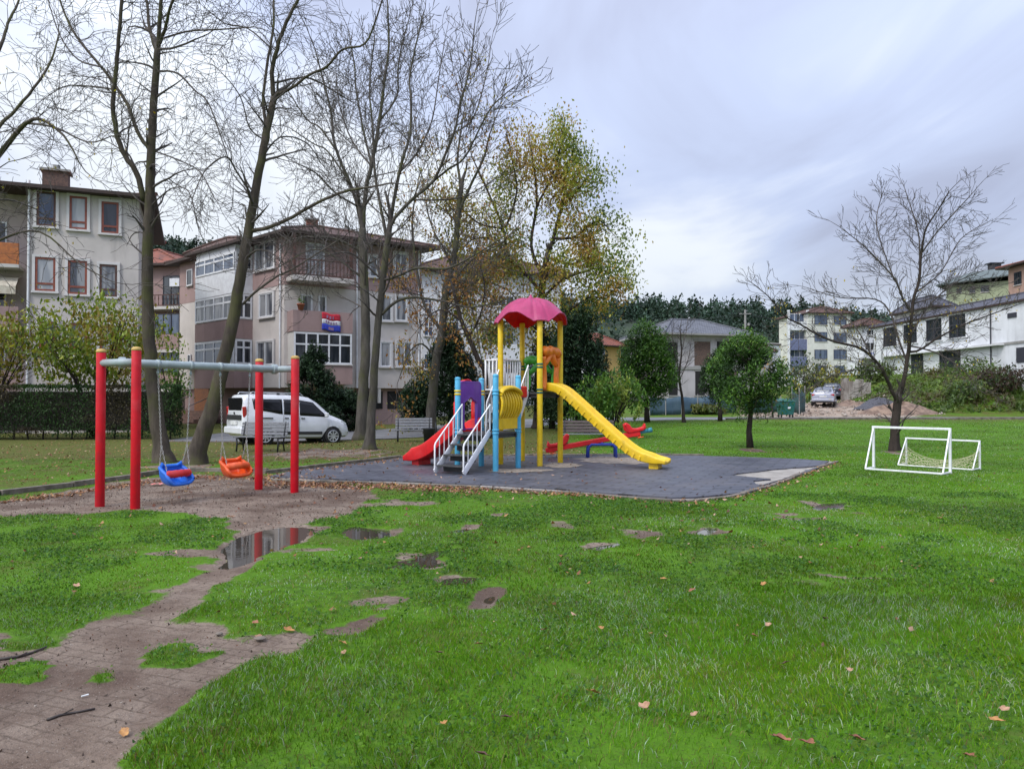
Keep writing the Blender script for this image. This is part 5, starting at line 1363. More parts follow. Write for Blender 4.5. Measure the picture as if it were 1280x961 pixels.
conifer('dark shrub in the shade right of the twin trunks', 520, 530, 37, 62, 44, 0, 40, CDK, .35, 3000, .30, name='dark_shrub', tr=.08)

def shrub(label, px, py, Y, w, h, z1, seed, cols, n, size, name='leafy_shrub', lump=.45, cat='shrub', stems=7, shell=.25, gap=.40, asp=.5):
    b = W(px, py, Y); b.z = zb(b.x, b.y); t = thing(name, label, cat, b); rr = random.Random(seed); m = MB()
    for i in range(stems):
        a = rr.random() * 6.28; d = Vector((math.cos(a) * w * .42, math.sin(a) * w * .42, h * rr.uniform(.6, .95)))
        p1 = b + Vector((rr.gauss(0, .08), rr.gauss(0, .08), -.08))
        m.tube([p1, b + d * .3 + Vector((0, 0, h * .15)), b + d * .65 + Vector((0, 0, h * .1)), b + d], [.04 + .02 * z1, .032, .02, .008], 6)
        for _ in range(4):
            f = rr.uniform(.4, .95); q = b + d * f + Vector((0, 0, h * .1 * (1 - f))); e = Vector((rr.gauss(0, 1), rr.gauss(0, 1), rr.uniform(-.1, 1))).normalized() * w * .28
            m.tube([q, q + e * .6, q + e + Vector((0, 0, .1))], [.014, .009, .004], 5)
    m.build('stems', BK_DARK, t, smooth=True)
    P, r = crown_points(n, (b.x, b.y, b.z + z1 + (h - z1) / 2), (w / 2, w / 2, (h - z1) / 2), lump, seed, shell)
    g = fbm(P[:, 0] * 2.4 + seed, P[:, 2] * 2.6 + P[:, 1] * 1.3, 3); P = P[g > gap]
    cols = np.array(cols); q = fbm(P[:, 0] * 1.6 + 4, P[:, 2] * 1.6 + P[:, 1], 3) * len(cols) * 1.5 - len(cols) * .25 + RNG.normal(0, .5, len(P))
    C = cols[np.clip(q, 0, len(cols) - 1).astype(int)] * (.65 + .7 * RNG.random((len(P), 1)))
    V, F, T = leaf_quads(P, np.full(len(P), size), C, tilt=1.2, asp=asp)
    np_mesh('foliage', V, F, LEAFY, t, tint=T); return t
SG = [(.045, .11, .018), (.075, .17, .025), (.11, .21, .03), (.22, .27, .05)]
shrub('airy bright green shrub behind the yellow slide', 766, 535, 30, 2.5, 2.75, .15, 41, SG, 7000, .13, lump=.3)
shrub('small green shrub between dark evergreens behind the tower', 735, 530, 33, 2.2, 2.3, .1, 42, SG[:3], 2600, .15)
YG = [(.08, .125, .018), (.13, .19, .022), (.19, .24, .028), (.26, .26, .035), (.24, .18, .04)]
shrub('yellow green leafy small tree behind the dark hedge', 118, 548, 31, 5.6, 5.7, 1.8, 43, YG, 8200, .19, name='leafy_tree', cat='tree', lump=.35, stems=9, gap=.42)
shrub('yellowing leafy small tree at the far left edge behind the hedge', -12, 548, 30.6, 3.4, 5.5, 1.6, 44, YG[2:] + [(.20, .20, .04)], 2400, .18, name='leafy_tree', cat='tree', gap=.45)
shrub('light green shrub beside the entrance steps', 214, 532, 36, 1.7, 3.6, .5, 45, SG[1:], 1300, .16, name='leafy_shrub')
# saplings
bare_tree('bare_sapling', 'thin leafless sapling standing between the two green conifers', 40.5, [(855, 525, 4.6), (853, 500, 3.8), (849, 470, 3), (852, 440, 2), (850, 412, 1.2)], [([(850, 474, 1.8), (860, 450, 1.4), (864, 425, .9)], .5), ([(850, 466, 1.8), (843, 440, 1.4), (840, 415, .9)], -.5), ([(852, 440, 1.5), (857, 418, 1.1), (860, 398, .7)], .4)],
    BK_DARK, TWIG2, 46, dict(OD, minr=.008), every=.2, L=(.5, 1.2), lev=1, budget=900)
bare_tree('bare_sapling', 'sparse sapling with a few brown leaves left of the green wheelie bin', 46, [(966, 522, 2.6), (965, 500, 2.2), (967, 478, 1.6), (966, 455, 1)], [([(965, 500, 1.8), (958, 484, 1.4), (956, 468, 1)], .3), ([(966, 490, 1.8), (974, 476, 1.4), (978, 462, 1)], -.3)],
    BK_DARK, TWIG2, 47, dict(OD, minr=.008), every=.3, L=(.5, .9), lev=1, budget=300, leaf=lambda T, t: foliage(T, t, 160, .16, ORL, .2, lambda p: .5, clus=3))

# ------------------------------------------------------------------ the clipped hedge
h0, h1 = Vector((-27, 29.2, 0)), Vector((-13.15, 30.2, 0)); hd = (h1 - h0).normalized(); hn = Vector((-hd.y, hd.x, 0))
t = thing('clipped_hedge', 'dark clipped hedge with brown patches along the left lawn', 'hedge', ((h0.x + h1.x) / 2, (h0.y + h1.y) / 2, 0))
m = MB(); m.box((h0 + h1) / 2 + Zv * 1.1, ((h1 - h0).length - .5, .55, 1.5), math.atan2(hd.y, hd.x))  # solid dark core box stands for the hedge's shaded inside; stems follow
for i in range(26):
    p = h0.lerp(h1, (i + .5) / 26); m.tube([p - Zv * .1, p + Vector((random.gauss(0, .06), random.gauss(0, .06), .5))], [.035, .03], 6)
m.build('dark_core_and_stems', pm('hedge_core_wood', (.030, .024, .018), (.016, .013, .010), 8, .9), t)
n = 26000; L_ = (h1 - h0).length
u = RNG.random(n) * L_; v = RNG.random(n); face = RNG.random(n)
dep = np.where(face < .62, -.42, np.where(face < .75, .42, (RNG.random(n) - .5) * .84)) + RNG.normal(0, .05, n)
zc = np.where(face < .75, .10 + 1.94 * v ** .9, 2.06 + RNG.normal(0, .03, n)); zc = zc + (fbm(u * 1.3, v * 2, 3) - .5) * .12; endm = RNG.random(n) < .06; u = np.where(endm, L_ + RNG.normal(0, .05, n), u); dep = np.where(endm, (RNG.random(n) - .5) * .84, dep)
dep = dep + (fbm(u * 1.1 + 3, zc * 1.4, 3) - .5) * .3 * np.sign(dep)
P = np.array(h0)[None] + u[:, None] * np.array(hd)[None] + dep[:, None] * np.array(hn)[None]; P[:, 2] = zc
q = fbm(u * .9, zc * 1.3, 4)[:, None]; br_ = .75 * sstep(.54, .66, fbm(u * .7 + 20, zc * 1.0 + 4, 3))[:, None]
C = (np.array([.014, .036, .010]) * (1 - q) + np.array([.042, .092, .020]) * q) * (1 - br_) + np.array([.060, .036, .022]) * br_
V, F, T = leaf_quads(P, np.full(n, .085), C * (.6 + .8 * RNG.random((n, 1))), tilt=1.3, asp=.5); np_mesh('foliage', V, F, NEEDLE, t, tint=T)
# ------------------------------------------------------------------ buildings
def stucco(name, c, c2=None, k=1.2):
    t = NT(name); P = t.coord('Object'); n = t.noise(.45 * k, 6, .65, P); st = t.noise(1.1, 5, .6, t.scalev(P, (1.6, 1.6, .22)))
    c2 = c2 or tuple(x * .82 for x in c)
    col = t.mix(t.ramp(n, .35, .7), c, c2); col = t.mix(t.math('MULTIPLY', t.ramp(st, .52, .75), .5), col, tuple(x * .58 for x in c))
    t.set(Base_Color=col, Roughness=.9); t.b.inputs['Specular IOR Level'].default_value = .2; t.bump(t.noise(45, 3, .6, P), .15, .01)
    return t.mat
def tiles(name, c, c2, ang=0):
    t = NT(name); P = t.pos(); mp = t.node('ShaderNodeMapping'); t.l.new(P, mp.inputs['Vector']); mp.inputs['Rotation'].default_value = (0, 0, ang)
    w = t.node('ShaderNodeTexWave'); w.wave_type = 'BANDS'; w.bands_direction = 'Z'; t.l.new(P, w.inputs['Vector']); w.inputs['Scale'].default_value = 1.6
    w2 = t.node('ShaderNodeTexWave'); w2.wave_type = 'BANDS'; w2.bands_direction = 'X'; t.l.new(mp.outputs[0], w2.inputs['Vector']); w2.inputs['Scale'].default_value = 1.4
    n = t.noise(2.2, 5, .65, P)
    t.set(Base_Color=t.mix(t.ramp(n, .35, .65), c, c2), Roughness=.85); t.bump(t.math('ADD', w.outputs['Fac'], w2.outputs['Fac']), .6, .04)
    return t.mat
OFFW = stucco('offwhite_stucco', (.56, .51, .48)); PALE = stucco('pale_stucco', (.58, .55, .52)); MAUVE = stucco('mauve_stucco', (.35, .245, .23)); WHITE_ST = stucco('white_stucco', (.72, .73, .77)); BEIGE = stucco('beige_stucco', (.66, .65, .60))
OCHRE = stucco('ochre_stucco', (.55, .36, .14)); LIME = stucco('pale_green_stucco', (.36, .40, .26)); SALM = stucco('salmon_stucco', (.46, .30, .24)); BLOCKW = stucco('raw_block', (.46, .43, .44), (.30, .28, .28)); GREYC = stucco('raw_concrete', (.30, .29, .28))
ROOFR = tiles('red_tile', (.24, .075, .045), (.13, .05, .038), .4); ROOFB = tiles('brown_tile', (.105, .052, .040), (.062, .036, .030), .4); ROOFG = tiles('grey_tile', (.125, .13, .15), (.085, .09, .105), .2); ROOFD = tiles('dark_slate', (.085, .085, .11), (.055, .055, .07)); ROOFGR = tiles('green_sheet', (.14, .17, .17), (.10, .12, .12))
SOFF = pm('dark_soffit', (.050, .028, .022), (.030, .018, .015), 6, .7); WOODR = pm('red_brown_frame', (.26, .065, .035), (.18, .045, .028), 8, .5); WOODB = pm('balcony_wood', (.11, .045, .032), (.06, .028, .022), 8, .6); WOODO = pm('orange_wood', (.46, .15, .035), (.32, .10, .03), 8, .5)
PVC = pm('white_frame', (.72, .73, .75), (.62, .62, .64), 4, .4); DARKF = pm('dark_frame', (.035, .035, .05), rough=.5); BRICK = pm('raw_brick', (.14, .088, .068), (.08, .055, .048), 9, .9, bump=.4)
DARK = pm('opening_shade', (.018, .017, .018), rough=.9)  # near-black colour stands for the unlit inside of openings
def glass(name, c, c2, sc=.9, r=.07):
    t = NT(name); P = t.coord('Object'); n = t.noise(sc, 2, .5, t.scalev(P, (3, 3, .5)))
    t.set(Base_Color=t.mix(t.ramp(n, .42, .58), c, c2), Roughness=r); t.b.inputs['Specular IOR Level'].default_value = .8; t.bump(t.noise(.7, 1, .5, P), .04, .05)
    return t.mat
GLD = glass('dark_window_glass', (.018, .022, .028), (.04, .045, .055)); GLC = glass('curtained_glass', (.05, .055, .07), (.26, .26, .27)); GLB = glass('bluish_glass', (.04, .06, .11), (.09, .12, .18)); GLL = glass('pale_curtain_glass', (.26, .27, .29), (.40, .40, .41))

class Fac:
    def __init__(s, p0, p1):
        s.p0 = Vector((p0[0], p0[1], 0)); s.p1 = Vector((p1[0], p1[1], 0)); s.L = (s.p1 - s.p0).length; s.u = (s.p1 - s.p0) / s.L
        s.n = Vector((s.u.y, -s.u.x, 0))
        if s.n.dot(-(s.p0 + s.p1) / 2) < 0: s.n = -s.n
        s.ang = math.atan2(s.u.y, s.u.x)
    def pt(s, u, v, o=0.0): return s.p0 + s.u * u + s.n * o + Vector((0, 0, v))
    def uv(s, px, py, o=0.0):
        dx, dy, dz = ray(px, py); d = Vector((dx, dy, dz)); q = s.p0 + s.n * o
        k = (q - Vector((0, 0, 0))).dot(s.n) / Vector((dx, dy, 0)).dot(s.n)
        return (Vector((dx * k, dy * k, 0)) - q).dot(s.u), EYE + dz * k
    def rect(s, x0, y0, x1, y1, o=0.0):
        xm, ym = (x0 + x1) / 2, (y0 + y1) / 2
        a, b = s.uv(x0, ym, o)[0], s.uv(x1, ym, o)[0]; c, d = s.uv(xm, y1, o)[1], s.uv(xm, y0, o)[1]
        return min(a, b), c, max(a, b), d
    def slab(s, m, u0, v0, u1, v1, o0, o1):
        m.box(s.pt((u0 + u1) / 2, (v0 + v1) / 2, (o0 + o1) / 2), (u1 - u0, abs(o1 - o0), v1 - v0), s.ang)
    def window(s, par, r, nx=2, ny=1, fm=None, gm=None, surround=None, sw=.14, o=0.0, fw=.06, cross=None, name='window', sill=True):
        u0, v0, u1, v1 = r; m = MB()
        for a in np.linspace(u0 + fw / 2, u1 - fw / 2, nx + 1): s.slab(m, a - fw / 2, v0, a + fw / 2, v1, o + .002, o + .055)
        for i, b in enumerate([v0 + fw / 2, v1 - fw / 2] + ([v0 + (v1 - v0) * c for c in (cross or [])])):
            ed = np.linspace(u0 + fw / 2, u1 - fw / 2, nx + 1)
            for a, c in zip(ed, ed[1:]): s.slab(m, a + fw / 2, b - fw / 2, c - fw / 2, b + fw / 2, o + .002, o + .052)
        w = m.build(name, fm or PVC, par)
        g = MB(); s.slab(g, u0 + .01, v0 + .01, u1 - .01, v1 - .01, o + .001, o + .018); g.build('pane', gm or GLD, w)
        if surround:
            q = MB()
            s.slab(q, u0 - sw, v0, u0 - .003, v1, o, o + .08); s.slab(q, u1 + .003, v0, u1 + sw, v1, o, o + .08); s.slab(q, u0 - sw, v1 + .002, u1 + sw, v1 + sw, o, o + .083); s.slab(q, u0 - sw * 1.2, v0 - sw * .8, u1 + sw * 1.2, v0 - .002, o, o + .12)
            q.build('surround', surround, w)
        elif sill:
            q = MB(); s.slab(q, u0 - .06, v0 - .07, u1 + .06, v0 - .002, o, o + .10); q.build('sill', PALE, w)
        return w

def solid(par, name, poly, z0, z1, m): 
    b = MB(); b.prism(poly, z0, z1); return b.build(name, m, par)
def hip(par, quad, ov, z0, h, m, soff=None, inset=.32, name='roof', th=.16):
    """hipped roof over a quadrilateral footprint"""
    P = [Vector((x, y, 0)) for x, y in quad]; c = sum(P, Vector()) / 4
    O = [p + (p - c).normalized() * ov * 1.3 for p in P]
    e = [(O[1] - O[0]).length + (O[3] - O[2]).length, (O[2] - O[1]).length + (O[0] - O[3]).length]
    if e[0] < e[1]: O = O[1:] + O[:1]
    a, b = (O[0] + O[3]) / 2, (O[1] + O[2]) / 2; r0, r1 = a.lerp(b, inset), b.lerp(a, inset)
    up = lambda p, z: (p.x, p.y, z)
    b_ = MB()
    for q in ([up(O[0], z0), up(O[1], z0), up(r1, z0 + h), up(r0, z0 + h)], [up(O[2], z0), up(O[3], z0), up(r0, z0 + h), up(r1, z0 + h)], [up(O[1], z0), up(O[2], z0), up(r1, z0 + h)], [up(O[3], z0), up(O[0], z0), up(r0, z0 + h)]): b_.poly(q)
    for s_, t_ in ((r0, r1), (O[0], r0), (O[3], r0), (O[1], r1), (O[2], r1)):
        z_ = lambda p: z0 + h if p in (r0, r1) else z0
        b_.tube([Vector(up(s_, z_(s_) + .03)), Vector(up(t_, z_(t_) + .03))], .10, 6)
    ro = b_.build(name, m, par)
    s2 = MB(); s2.prism([(p.x, p.y) for p in O], z0 - th, z0 - .004); s2.build('eaves', soff or SOFF, ro)
    return ro, r0, r1
def chimney(ro, p, w, z0, z1, m):
    b = MB(); b.box((p[0], p[1], (z0 + z1) / 2), (w, w * .7, z1 - z0), .4); c = b.build('chimney', m, ro)
    b = MB(); b.box((p[0], p[1], z1 + .05), (w * 1.2, w * .9, .1), .4); b.tube([(p[0], p[1], z1 + .08), (p[0], p[1], z1 + .35)], w * .16, 8); b.build('cap', GREYC, c)
def gplan(px, Y): p = W(px, 480, Y); return (p.x, p.y)
def rail(par, f, u0, u1, v0, v1, o, m, n, name='railing', turned=True):
    b = MB(); f.slab(b, u0, v1 - .06, u1, v1, o - .04, o + .04); f.slab(b, u0, v0 + .05, u1, v0 + .11, o - .03, o + .03)
    for i in range(n):
        u = u0 + (u1 - u0) * (i + .5) / n
        if turned: b.lathe([(.02, 0), (.04, .12 * (v1 - v0)), (.02, .35 * (v1 - v0)), (.045, .6 * (v1 - v0)), (.02, .85 * (v1 - v0))], f.pt(u, v0 + .08, o), 6)
        else: b.bar(f.pt(u, v0 + .1, o), f.pt(u, v1 - .05, o), .03, .03)
    return b.build(name, m, par)
def drain(par, f, px, y0, y1, m=PVC):
    u, v0 = f.uv(px, y0); v1 = f.uv(px, y1)[1]; b = MB(); b.tube([f.pt(u, v1, .08), f.pt(u, v0, .08)], .05, 8); return b.build('drainpipe', m, par)

# ---- left block behind the hedge
fl = Fac(gplan(35, 34.6), gplan(172, 36.3)); pa = fl.pt(0, 0); pb = fl.pt(fl.L, 0); u_ = fl.u; nb = -fl.n
L0 = pa - u_ * 9; 
bl = thing('apartment_building', 'pale grey block with red brown window frames behind the clipped hedge', 'building', (pa.x, pa.y, 0))
q = [tuple((pa)[:2]), tuple(pb[:2]), tuple((pb + nb * 11)[:2]), tuple((pa + nb * 11)[:2])]
zt_ = 11.05
solid(bl, 'wall', q, -.4, zt_, OFFW)
q2 = [tuple((L0 + nb * 1.2)[:2]), tuple((pa + nb * 1.2 - u_ * .02)[:2]), tuple((pa + nb * 11 - u_ * .02)[:2]), tuple((L0 + nb * 11)[:2])]
solid(bl, 'recessed_wall', q2, -.4, zt_ - .01, stucco('rosy_stucco', (.48, .40, .38)))
ro, r0, r1 = hip(bl, [tuple(L0[:2]), tuple(pb[:2]), tuple((pb + nb * 11)[:2]), tuple((L0 + nb * 11)[:2])], .75, zt_ + .12, 1.05, ROOFR, inset=.22)
cp = fl.pt(.85, 0, -1.2); chimney(ro, cp, 1.05, zt_ + .2, zt_ + 1.15, BRICK)
TRIM = stucco('trim_stucco', (.64, .61, .60))
for i, (r, fm, gm) in enumerate((((46, 240, 70, 283), WOODB, GLB), ((87, 246, 109, 287), WOODR, GLL), ((127, 253, 148.5, 292), WOODR, GLD), ((44, 322, 69.5, 364), WOODR, GLL), ((85, 326, 109, 368), WOODR, GLC), ((124.5, 331, 146.5, 371), WOODB, GLC),
        ((49, 402, 70, 441), WOODR, GLD), ((87, 404, 109, 444), WOODR, GLC), ((125, 407, 147, 446), WOODR, GLL))):
    fl.window(bl, fl.rect(*r), 1 if i % 3 != 1 else 1, 1, fm, gm, TRIM, .12, fw=.09, cross=[.22])
drain(bl, fl, 37, 226, 548)
fr = Fac(tuple((L0 + nb * 1.2)[:2]), tuple((pa + nb * 1.2)[:2]))
for za in (1.9, 4.75, 7.6):
    m = MB(); fr.slab(m, .2, za - .15, 8.6, za, .0, 1.25); sl_ = m.build('balcony_slab', PALE, bl)
    m = MB(); fr.slab(m, .2, za + .002, 8.6, za + .95, 1.16, 1.25); m.build('parapet', WOODO if za > 7 else MAUVE, bl)
    fr.window(bl, (5.6, za + .02, 7.9, za + 2.1), 3, 1, PVC, GLD, o=.0, name='balcony_door', sill=False)
m = MB(); rows = [[fr.pt(u, z, o) for u in np.linspace(4.5, 8.5, 9)] for o, z in ((.1, 7.2), (.7, 7.05), (1.3, 6.6), (1.32, 6.25))]; m.grid(rows); m.build('awning', pm('cream_awning', (.55, .50, .40), (.40, .35, .27), 6, .8), bl, solid=.02)

# ---- middle block with mauve bands
pC, pR, pL = Vector((*gplan(355, 43.2), 0)), Vector((*gplan(526, 47.6), 0)), Vector((*gplan(224, 52.5), 0))
pK = pR + (pL - pC) * .95
bm_ = thing('apartment_building', 'three storey block with mauve bands and corner balconies behind the white van', 'building', (pC.x, pC.y, 0))
foot = [tuple(p[:2]) for p in (pL, pC, pR, pK)]
ctr = (pL + pC + pR + pK) / 4
inset = [tuple((p + (ctr - p).normalized() * .5)[:2]) for p in (pL, pC, pR, pK)]
solid(bm_, 'base_wall', inset, -.4, 2.2, MAUVE); solid(bm_, 'wall', foot, 2.2, 10.7, OFFW)
solid(bm_, 'upper_wall', [tuple((p + (p - ctr).normalized() * .03)[:2]) for p in (pL, pC, pR, pK)], 8.0, 10.74, MAUVE)
fR = Fac(foot[1], foot[2]); fL = Fac(foot[0], foot[1])
ro, r0, r1 = hip(bm_, foot, 1.0, 10.9, 1.5, ROOFB, inset=.34)
chimney(ro, W(390, 270, 50), .7, 11.5, 13.2, ROOFR); chimney(ro, W(433, 280, 51), .9, 11.2, 12.7, GREYC); chimney(ro, W(346, 290, 52), .6, 11, 12.4, GREYC)
# left face: small windows, entrance, glazed bay
for r, fm in (((234, 337, 241, 357), PVC), ((245.5, 352, 251, 362), DARKF), ((256, 346, 261.5, 360), DARKF), ((247, 414, 251.5, 428), DARKF), ((255, 412, 260, 426), DARKF), ((235, 443, 239, 456), PVC)):
    fL.window(bm_, fL.rect(*r, o=.04), 1, 1, fm, GLD, o=.04)
u0, v0, u1, v1 = fL.rect(244, 464, 262, 507)
m = MB(); fL.slab(m, u0, .45, u1, v1, .0, .06); dr = m.build('entrance_door', WOODO, bm_)
m = MB(); fL.slab(m, u0 + .15, (v0 + v1) / 2 + .2, u1 - .15, v1 - .1, .061, .075); m.build('pane', GLD, dr)
m = MB()
for i in range(5): fL.slab(m, u0 + .15 + (u1 - u0 - .3) * i / 4 - .02, (v0 + v1) / 2 + .2, u0 + .15 + (u1 - u0 - .3) * i / 4 + .02, v1 - .1, .08, .10)
m.build('grille', DARKF, dr)
m = MB(); fL.slab(m, u0 - .7, v1 + .15, u1 + .6, v1 + .55, .0, 1.4); m.build('porch_roof', MAUVE, bm_)
m = MB()
for i in range(5): fL.slab(m, u0 - 4.2, -.3, u1 + .9, .10 + .17 * (4 - i) - (.0), .08 + .34 * i, .08 + .34 * (i + 1))
m.build('entrance_steps', pm('step_brick', (.30, .17, .12), (.20, .12, .09), 5, .8), bm_)
m = MB()
for uu in (u0 - 4.1, u1 + .8): m.tube([fL.pt(uu, .2, 1.7), fL.pt(uu, 1.1, 1.7), fL.pt(uu, 1.75, .15)], .03, 6)
m.tube([fL.pt(u0 - .3, .3, 1.7), fL.pt(u0 - .3, 1.15, 1.7), fL.pt(u0 - .3, 1.75, .15)], .03, 6); m.build('stair_rail', GREYC, bm_)
bu0, _, bu1, _ = fL.rect(266, 314, 316, 455); bo = 1.15
def baybox(z0, z1, m, name, e=0.0):
    b = MB(); fL.slab(b, bu0 - e, z0, bu1 + e, z1, -.1, bo + e); return b.build(name, m, bm_)
zz1 = [fL.uv(290, y, bo)[1] for y in (476, 456, 423, 399, 366, 358, 338, 314)]
baybox(2.2, zz1[1], MAUVE, 'bay_panel'); baybox(zz1[1] + .003, zz1[2], PALE, 'bay_storey', -.04); baybox(zz1[2] + .003, zz1[3], MAUVE, 'bay_panel'); baybox(zz1[3] + .003, zz1[4], PALE, 'bay_storey', -.04); baybox(zz1[4] + .003, zz1[6], PVC, 'bay_panel'); baybox(zz1[6] + .003, 10.72, PVC, 'bay_storey', -.04)
fB = Fac(tuple(fL.pt(bu0, 0, bo)[:2]), tuple(fL.pt(bu1, 0, bo)[:2]))
fBs = Fac(tuple(fL.pt(bu1, 0, bo)[:2]), tuple(fL.pt(bu1, 0, 0)[:2])); fBl = Fac(tuple(fL.pt(bu0, 0, 0)[:2]), tuple(fL.pt(bu0, 0, bo)[:2]))
for a, b in ((1, 2), (3, 4), (6, 7)):
    fB.window(bm_, (.05, zz1[a] + .05, fB.L - .05, zz1[b] - .05), 4, 1, PVC, GLB if a != 3 else GLC, o=-.02, fw=.11, cross=[.68], sill=False); fBs.window(bm_, (.05, zz1[a] + .05, fBs.L - .05, zz1[b] - .05), 2, 1, PVC, GLD, o=-.02, fw=.11, cross=[.68], sill=False); fBl.n = -fL.u; fBl.window(bm_, (.05, zz1[a] + .05, fBl.L - .05, zz1[b] - .05), 2, 1, PVC, GLB, o=-.02, fw=.11, cross=[.68], sill=False)
hp = [tuple(fL.pt(u, 0, o)[:2]) for u, o in ((bu0, .0), (bu0, bo), (bu1, bo), (bu1, .0))]
b_, _, _ = hip(bm_, hp, .9, 10.78, .55, ROOFB, inset=.4, name='bay_roof')
for r in ((320, 303, 343, 337), (325, 367, 342, 396), (322, 427, 342, 456)): fL.window(bm_, fL.rect(*r, o=.04), 2, 1, PVC, GLC, TRIM, .12, o=.04)
drain(bm_, fL, 352, 305, 485)
# garage mouths in the base: dark slabs for the shade inside
for f, r in ((fL, (284, 489, 345, 528)), (fR, (452, 489, 478, 511)), (fR, (484, 489, 510, 511))):
    a, b, c, d = f.rect(*r, o=-.4); m = MB(); f.slab(m, a, b, c, d, -.7, -.36); m.build('garage_opening', DARK, bm_)
m = MB()
for px in (456, 466, 474): u, v = fR.uv(px, 500, -.1); m.box(fR.pt(u, 1.75, -.12), (.16, .16, .88), fR.ang)
m.build('pillar', PALE, bm_)
# right face: stacked balconies then windows
a0, _, a1, _ = fR.rect(360, 390, 441, 410, 1.2); a0 = max(a0, .15); po = 1.2
zz2 = [fR.uv(400, y, po)[1] for y in (480, 456, 415, 389, 352, 346, 326)]
def jut(z0, z1, m, name, e=0.0, o0=-.05):
    b = MB(); fR.slab(b, a0 - e, z0, a1 + e, z1, o0, po + e); return b.build(name, m, bm_)
jut(zz2[0], zz2[1], MAUVE, 'bay_panel'); jut(zz2[1] + .003, zz2[2], PALE, 'bay_storey', -.05)
fJ = Fac(tuple(fR.pt(a0, 0, po)[:2]), tuple(fR.pt(a1, 0, po)[:2])); fJl = Fac(tuple(fR.pt(a0, 0, 0)[:2]), tuple(fR.pt(a0, 0, po)[:2]))
fJ.window(bm_, (.06, zz2[1] + .06, fJ.L - .06, zz2[2] - .05), 5, 1, PVC, GLD, o=-.03, cross=[.62], fw=.09)
m = MB(); fR.slab(m, a0, zz2[2] + .003, a1, zz2[3], po - .14, po); fR.slab(m, a0, zz2[2] + .003, a0 + .14, zz2[3], -.02, po - .142); fR.slab(m, a1 - .14, zz2[2] + .003, a1, zz2[3], -.02, po - .142); fR.slab(m, a0, zz2[2] + .003, a1, zz2[2] + .12, -.02, po - .145); m.build('balcony_parapet', MAUVE, bm_)
jut(zz2[4], zz2[5], OFFW, 'balcony_slab', .06)
for a, b in ((.22, .42), (.52, .66)): fR.window(bm_, (a0 + (a1 - a0) * a, zz2[2] + .12, a0 + (a1 - a0) * b, zz2[3] + 1.05), 1, 1, PVC, GLC, o=.01, name='balcony_door', sill=False, fw=.1)
fR.window(bm_, (a0 + (a1 - a0) * .30, zz2[5] + .03, a0 + (a1 - a0) * .62, zz2[5] + 2.1), 2, 1, PVC, GLL, o=.035, name='balcony_door', sill=False, fw=.09)
rail(bm_, fR, a0, a1, zz2[5], zz2[6] + .05, po - .02, WOODB, 16); rl = MB()
fS = Fac(tuple(fR.pt(a0 + .04, 0, 0)[:2]), tuple(fR.pt(a0 + .04, 0, po)[:2])); rail(bm_, fS, .1, po - .1, zz2[5], zz2[6] + .05, 0, WOODB, 5)
m = MB()
for uu in (a0 + .08, a1 - .08): m = MB(); m.box(fR.pt(uu, (zz2[5] + 10.75) / 2, po - .05), (.14, .14, 10.75 - zz2[5]), fR.ang); m.build('balcony_post', WOODB, bm_)
for r in ((475.5, 428, 488, 458), (496, 428, 514, 458), (477, 371, 489, 401), (495, 371, 508, 401), (493, 317, 508, 345), (462, 320, 471, 346)): fR.window(bm_, fR.rect(*r, o=.04), 2 if r[2] - r[0] > 14 else 1, 1, PVC, GLC, TRIM, .12, o=.04)
drain(bm_, fR, 446, 300, 485); drain(bm_, fR, 523, 312, 485)
# banner over the parapet and a potted plant beside it
bn0, bv0, bn1, bv1 = fR.rect(402, 391, 425, 413, po)
m = [MB(), MB(), MB()]
def bannerpt(f, g): return fR.pt(bn0 + (bn1 - bn0) * f, bv0 + (bv1 - bv0) * g - .12 * f + .03 * math.sin(f * 9), po + .05 + .04 * math.sin(f * 7 + g * 3))
for k, (g0, g1) in enumerate(((.62, 1), (.36, .62), (0, .36))): m[k].grid([[bannerpt(f, g) for f in np.linspace(0, 1, 13)] for g in np.linspace(g0, g1, 5)])
bt = thing('banner', 'red, white and blue cloth banner draped over the balcony parapet', 'banner', tuple(fR.pt(bn0, bv0, po)))
CL = [pm('banner_red', (.52, .02, .04), rough=.8), pm('banner_white', (.68, .68, .70), rough=.8), pm('banner_blue', (.03, .05, .42), rough=.8)]
for k, nm in enumerate(('red_stripe', 'white_stripe', 'blue_stripe')): m[k].build(nm, CL[k], bt, smooth=True, solid=.012)
mk = MB()
for f, g, w in ((.30, .80, .10), (.46, .78, .10), (.60, .80, .06), (.24, .50, .07), (.36, .50, .08), (.50, .49, .08), (.64, .48, .07), (.76, .47, .06)): p = bannerpt(f, g); mk.box(p + fR.n * .03, (w, .01, .16), fR.ang)
for f in (.4, .5, .6): p = bannerpt(f, .17); mk.box(p + fR.n * .03, (.09, .01, .16), fR.ang)
mk.build('lettering', pm('banner_marks', (.30, .18, .30), rough=.8), bt)
pot = W(378, 387, 43.5); pt_ = thing('flower_pot', 'terracotta flower pot on the mauve balcony parapet', 'flower pot', tuple(fR.pt(a0 + .45, zz2[3], po - .07)))
m = MB(); m.lathe([(.13, 0), (.20, .3), (.22, .3), (.22, .36), (.18, .36)], tuple(fR.pt(a0 + .45, zz2[3], po - .07)), 14); m.build('pot', pm('terracotta', (.42, .14, .08), rough=.8), pt_, smooth=True)
pv = np.array(fR.pt(a0 + .45, zz2[3] + .5, po - .07))[None] + RNG.normal(0, .12, (60, 3)); V, F, T = leaf_quads(pv, np.full(60, .12), np.full((60, 3), .12) * np.array([.6, 1, .2])); np_mesh('plant', V, F, LEAFY, pt_, tint=T)

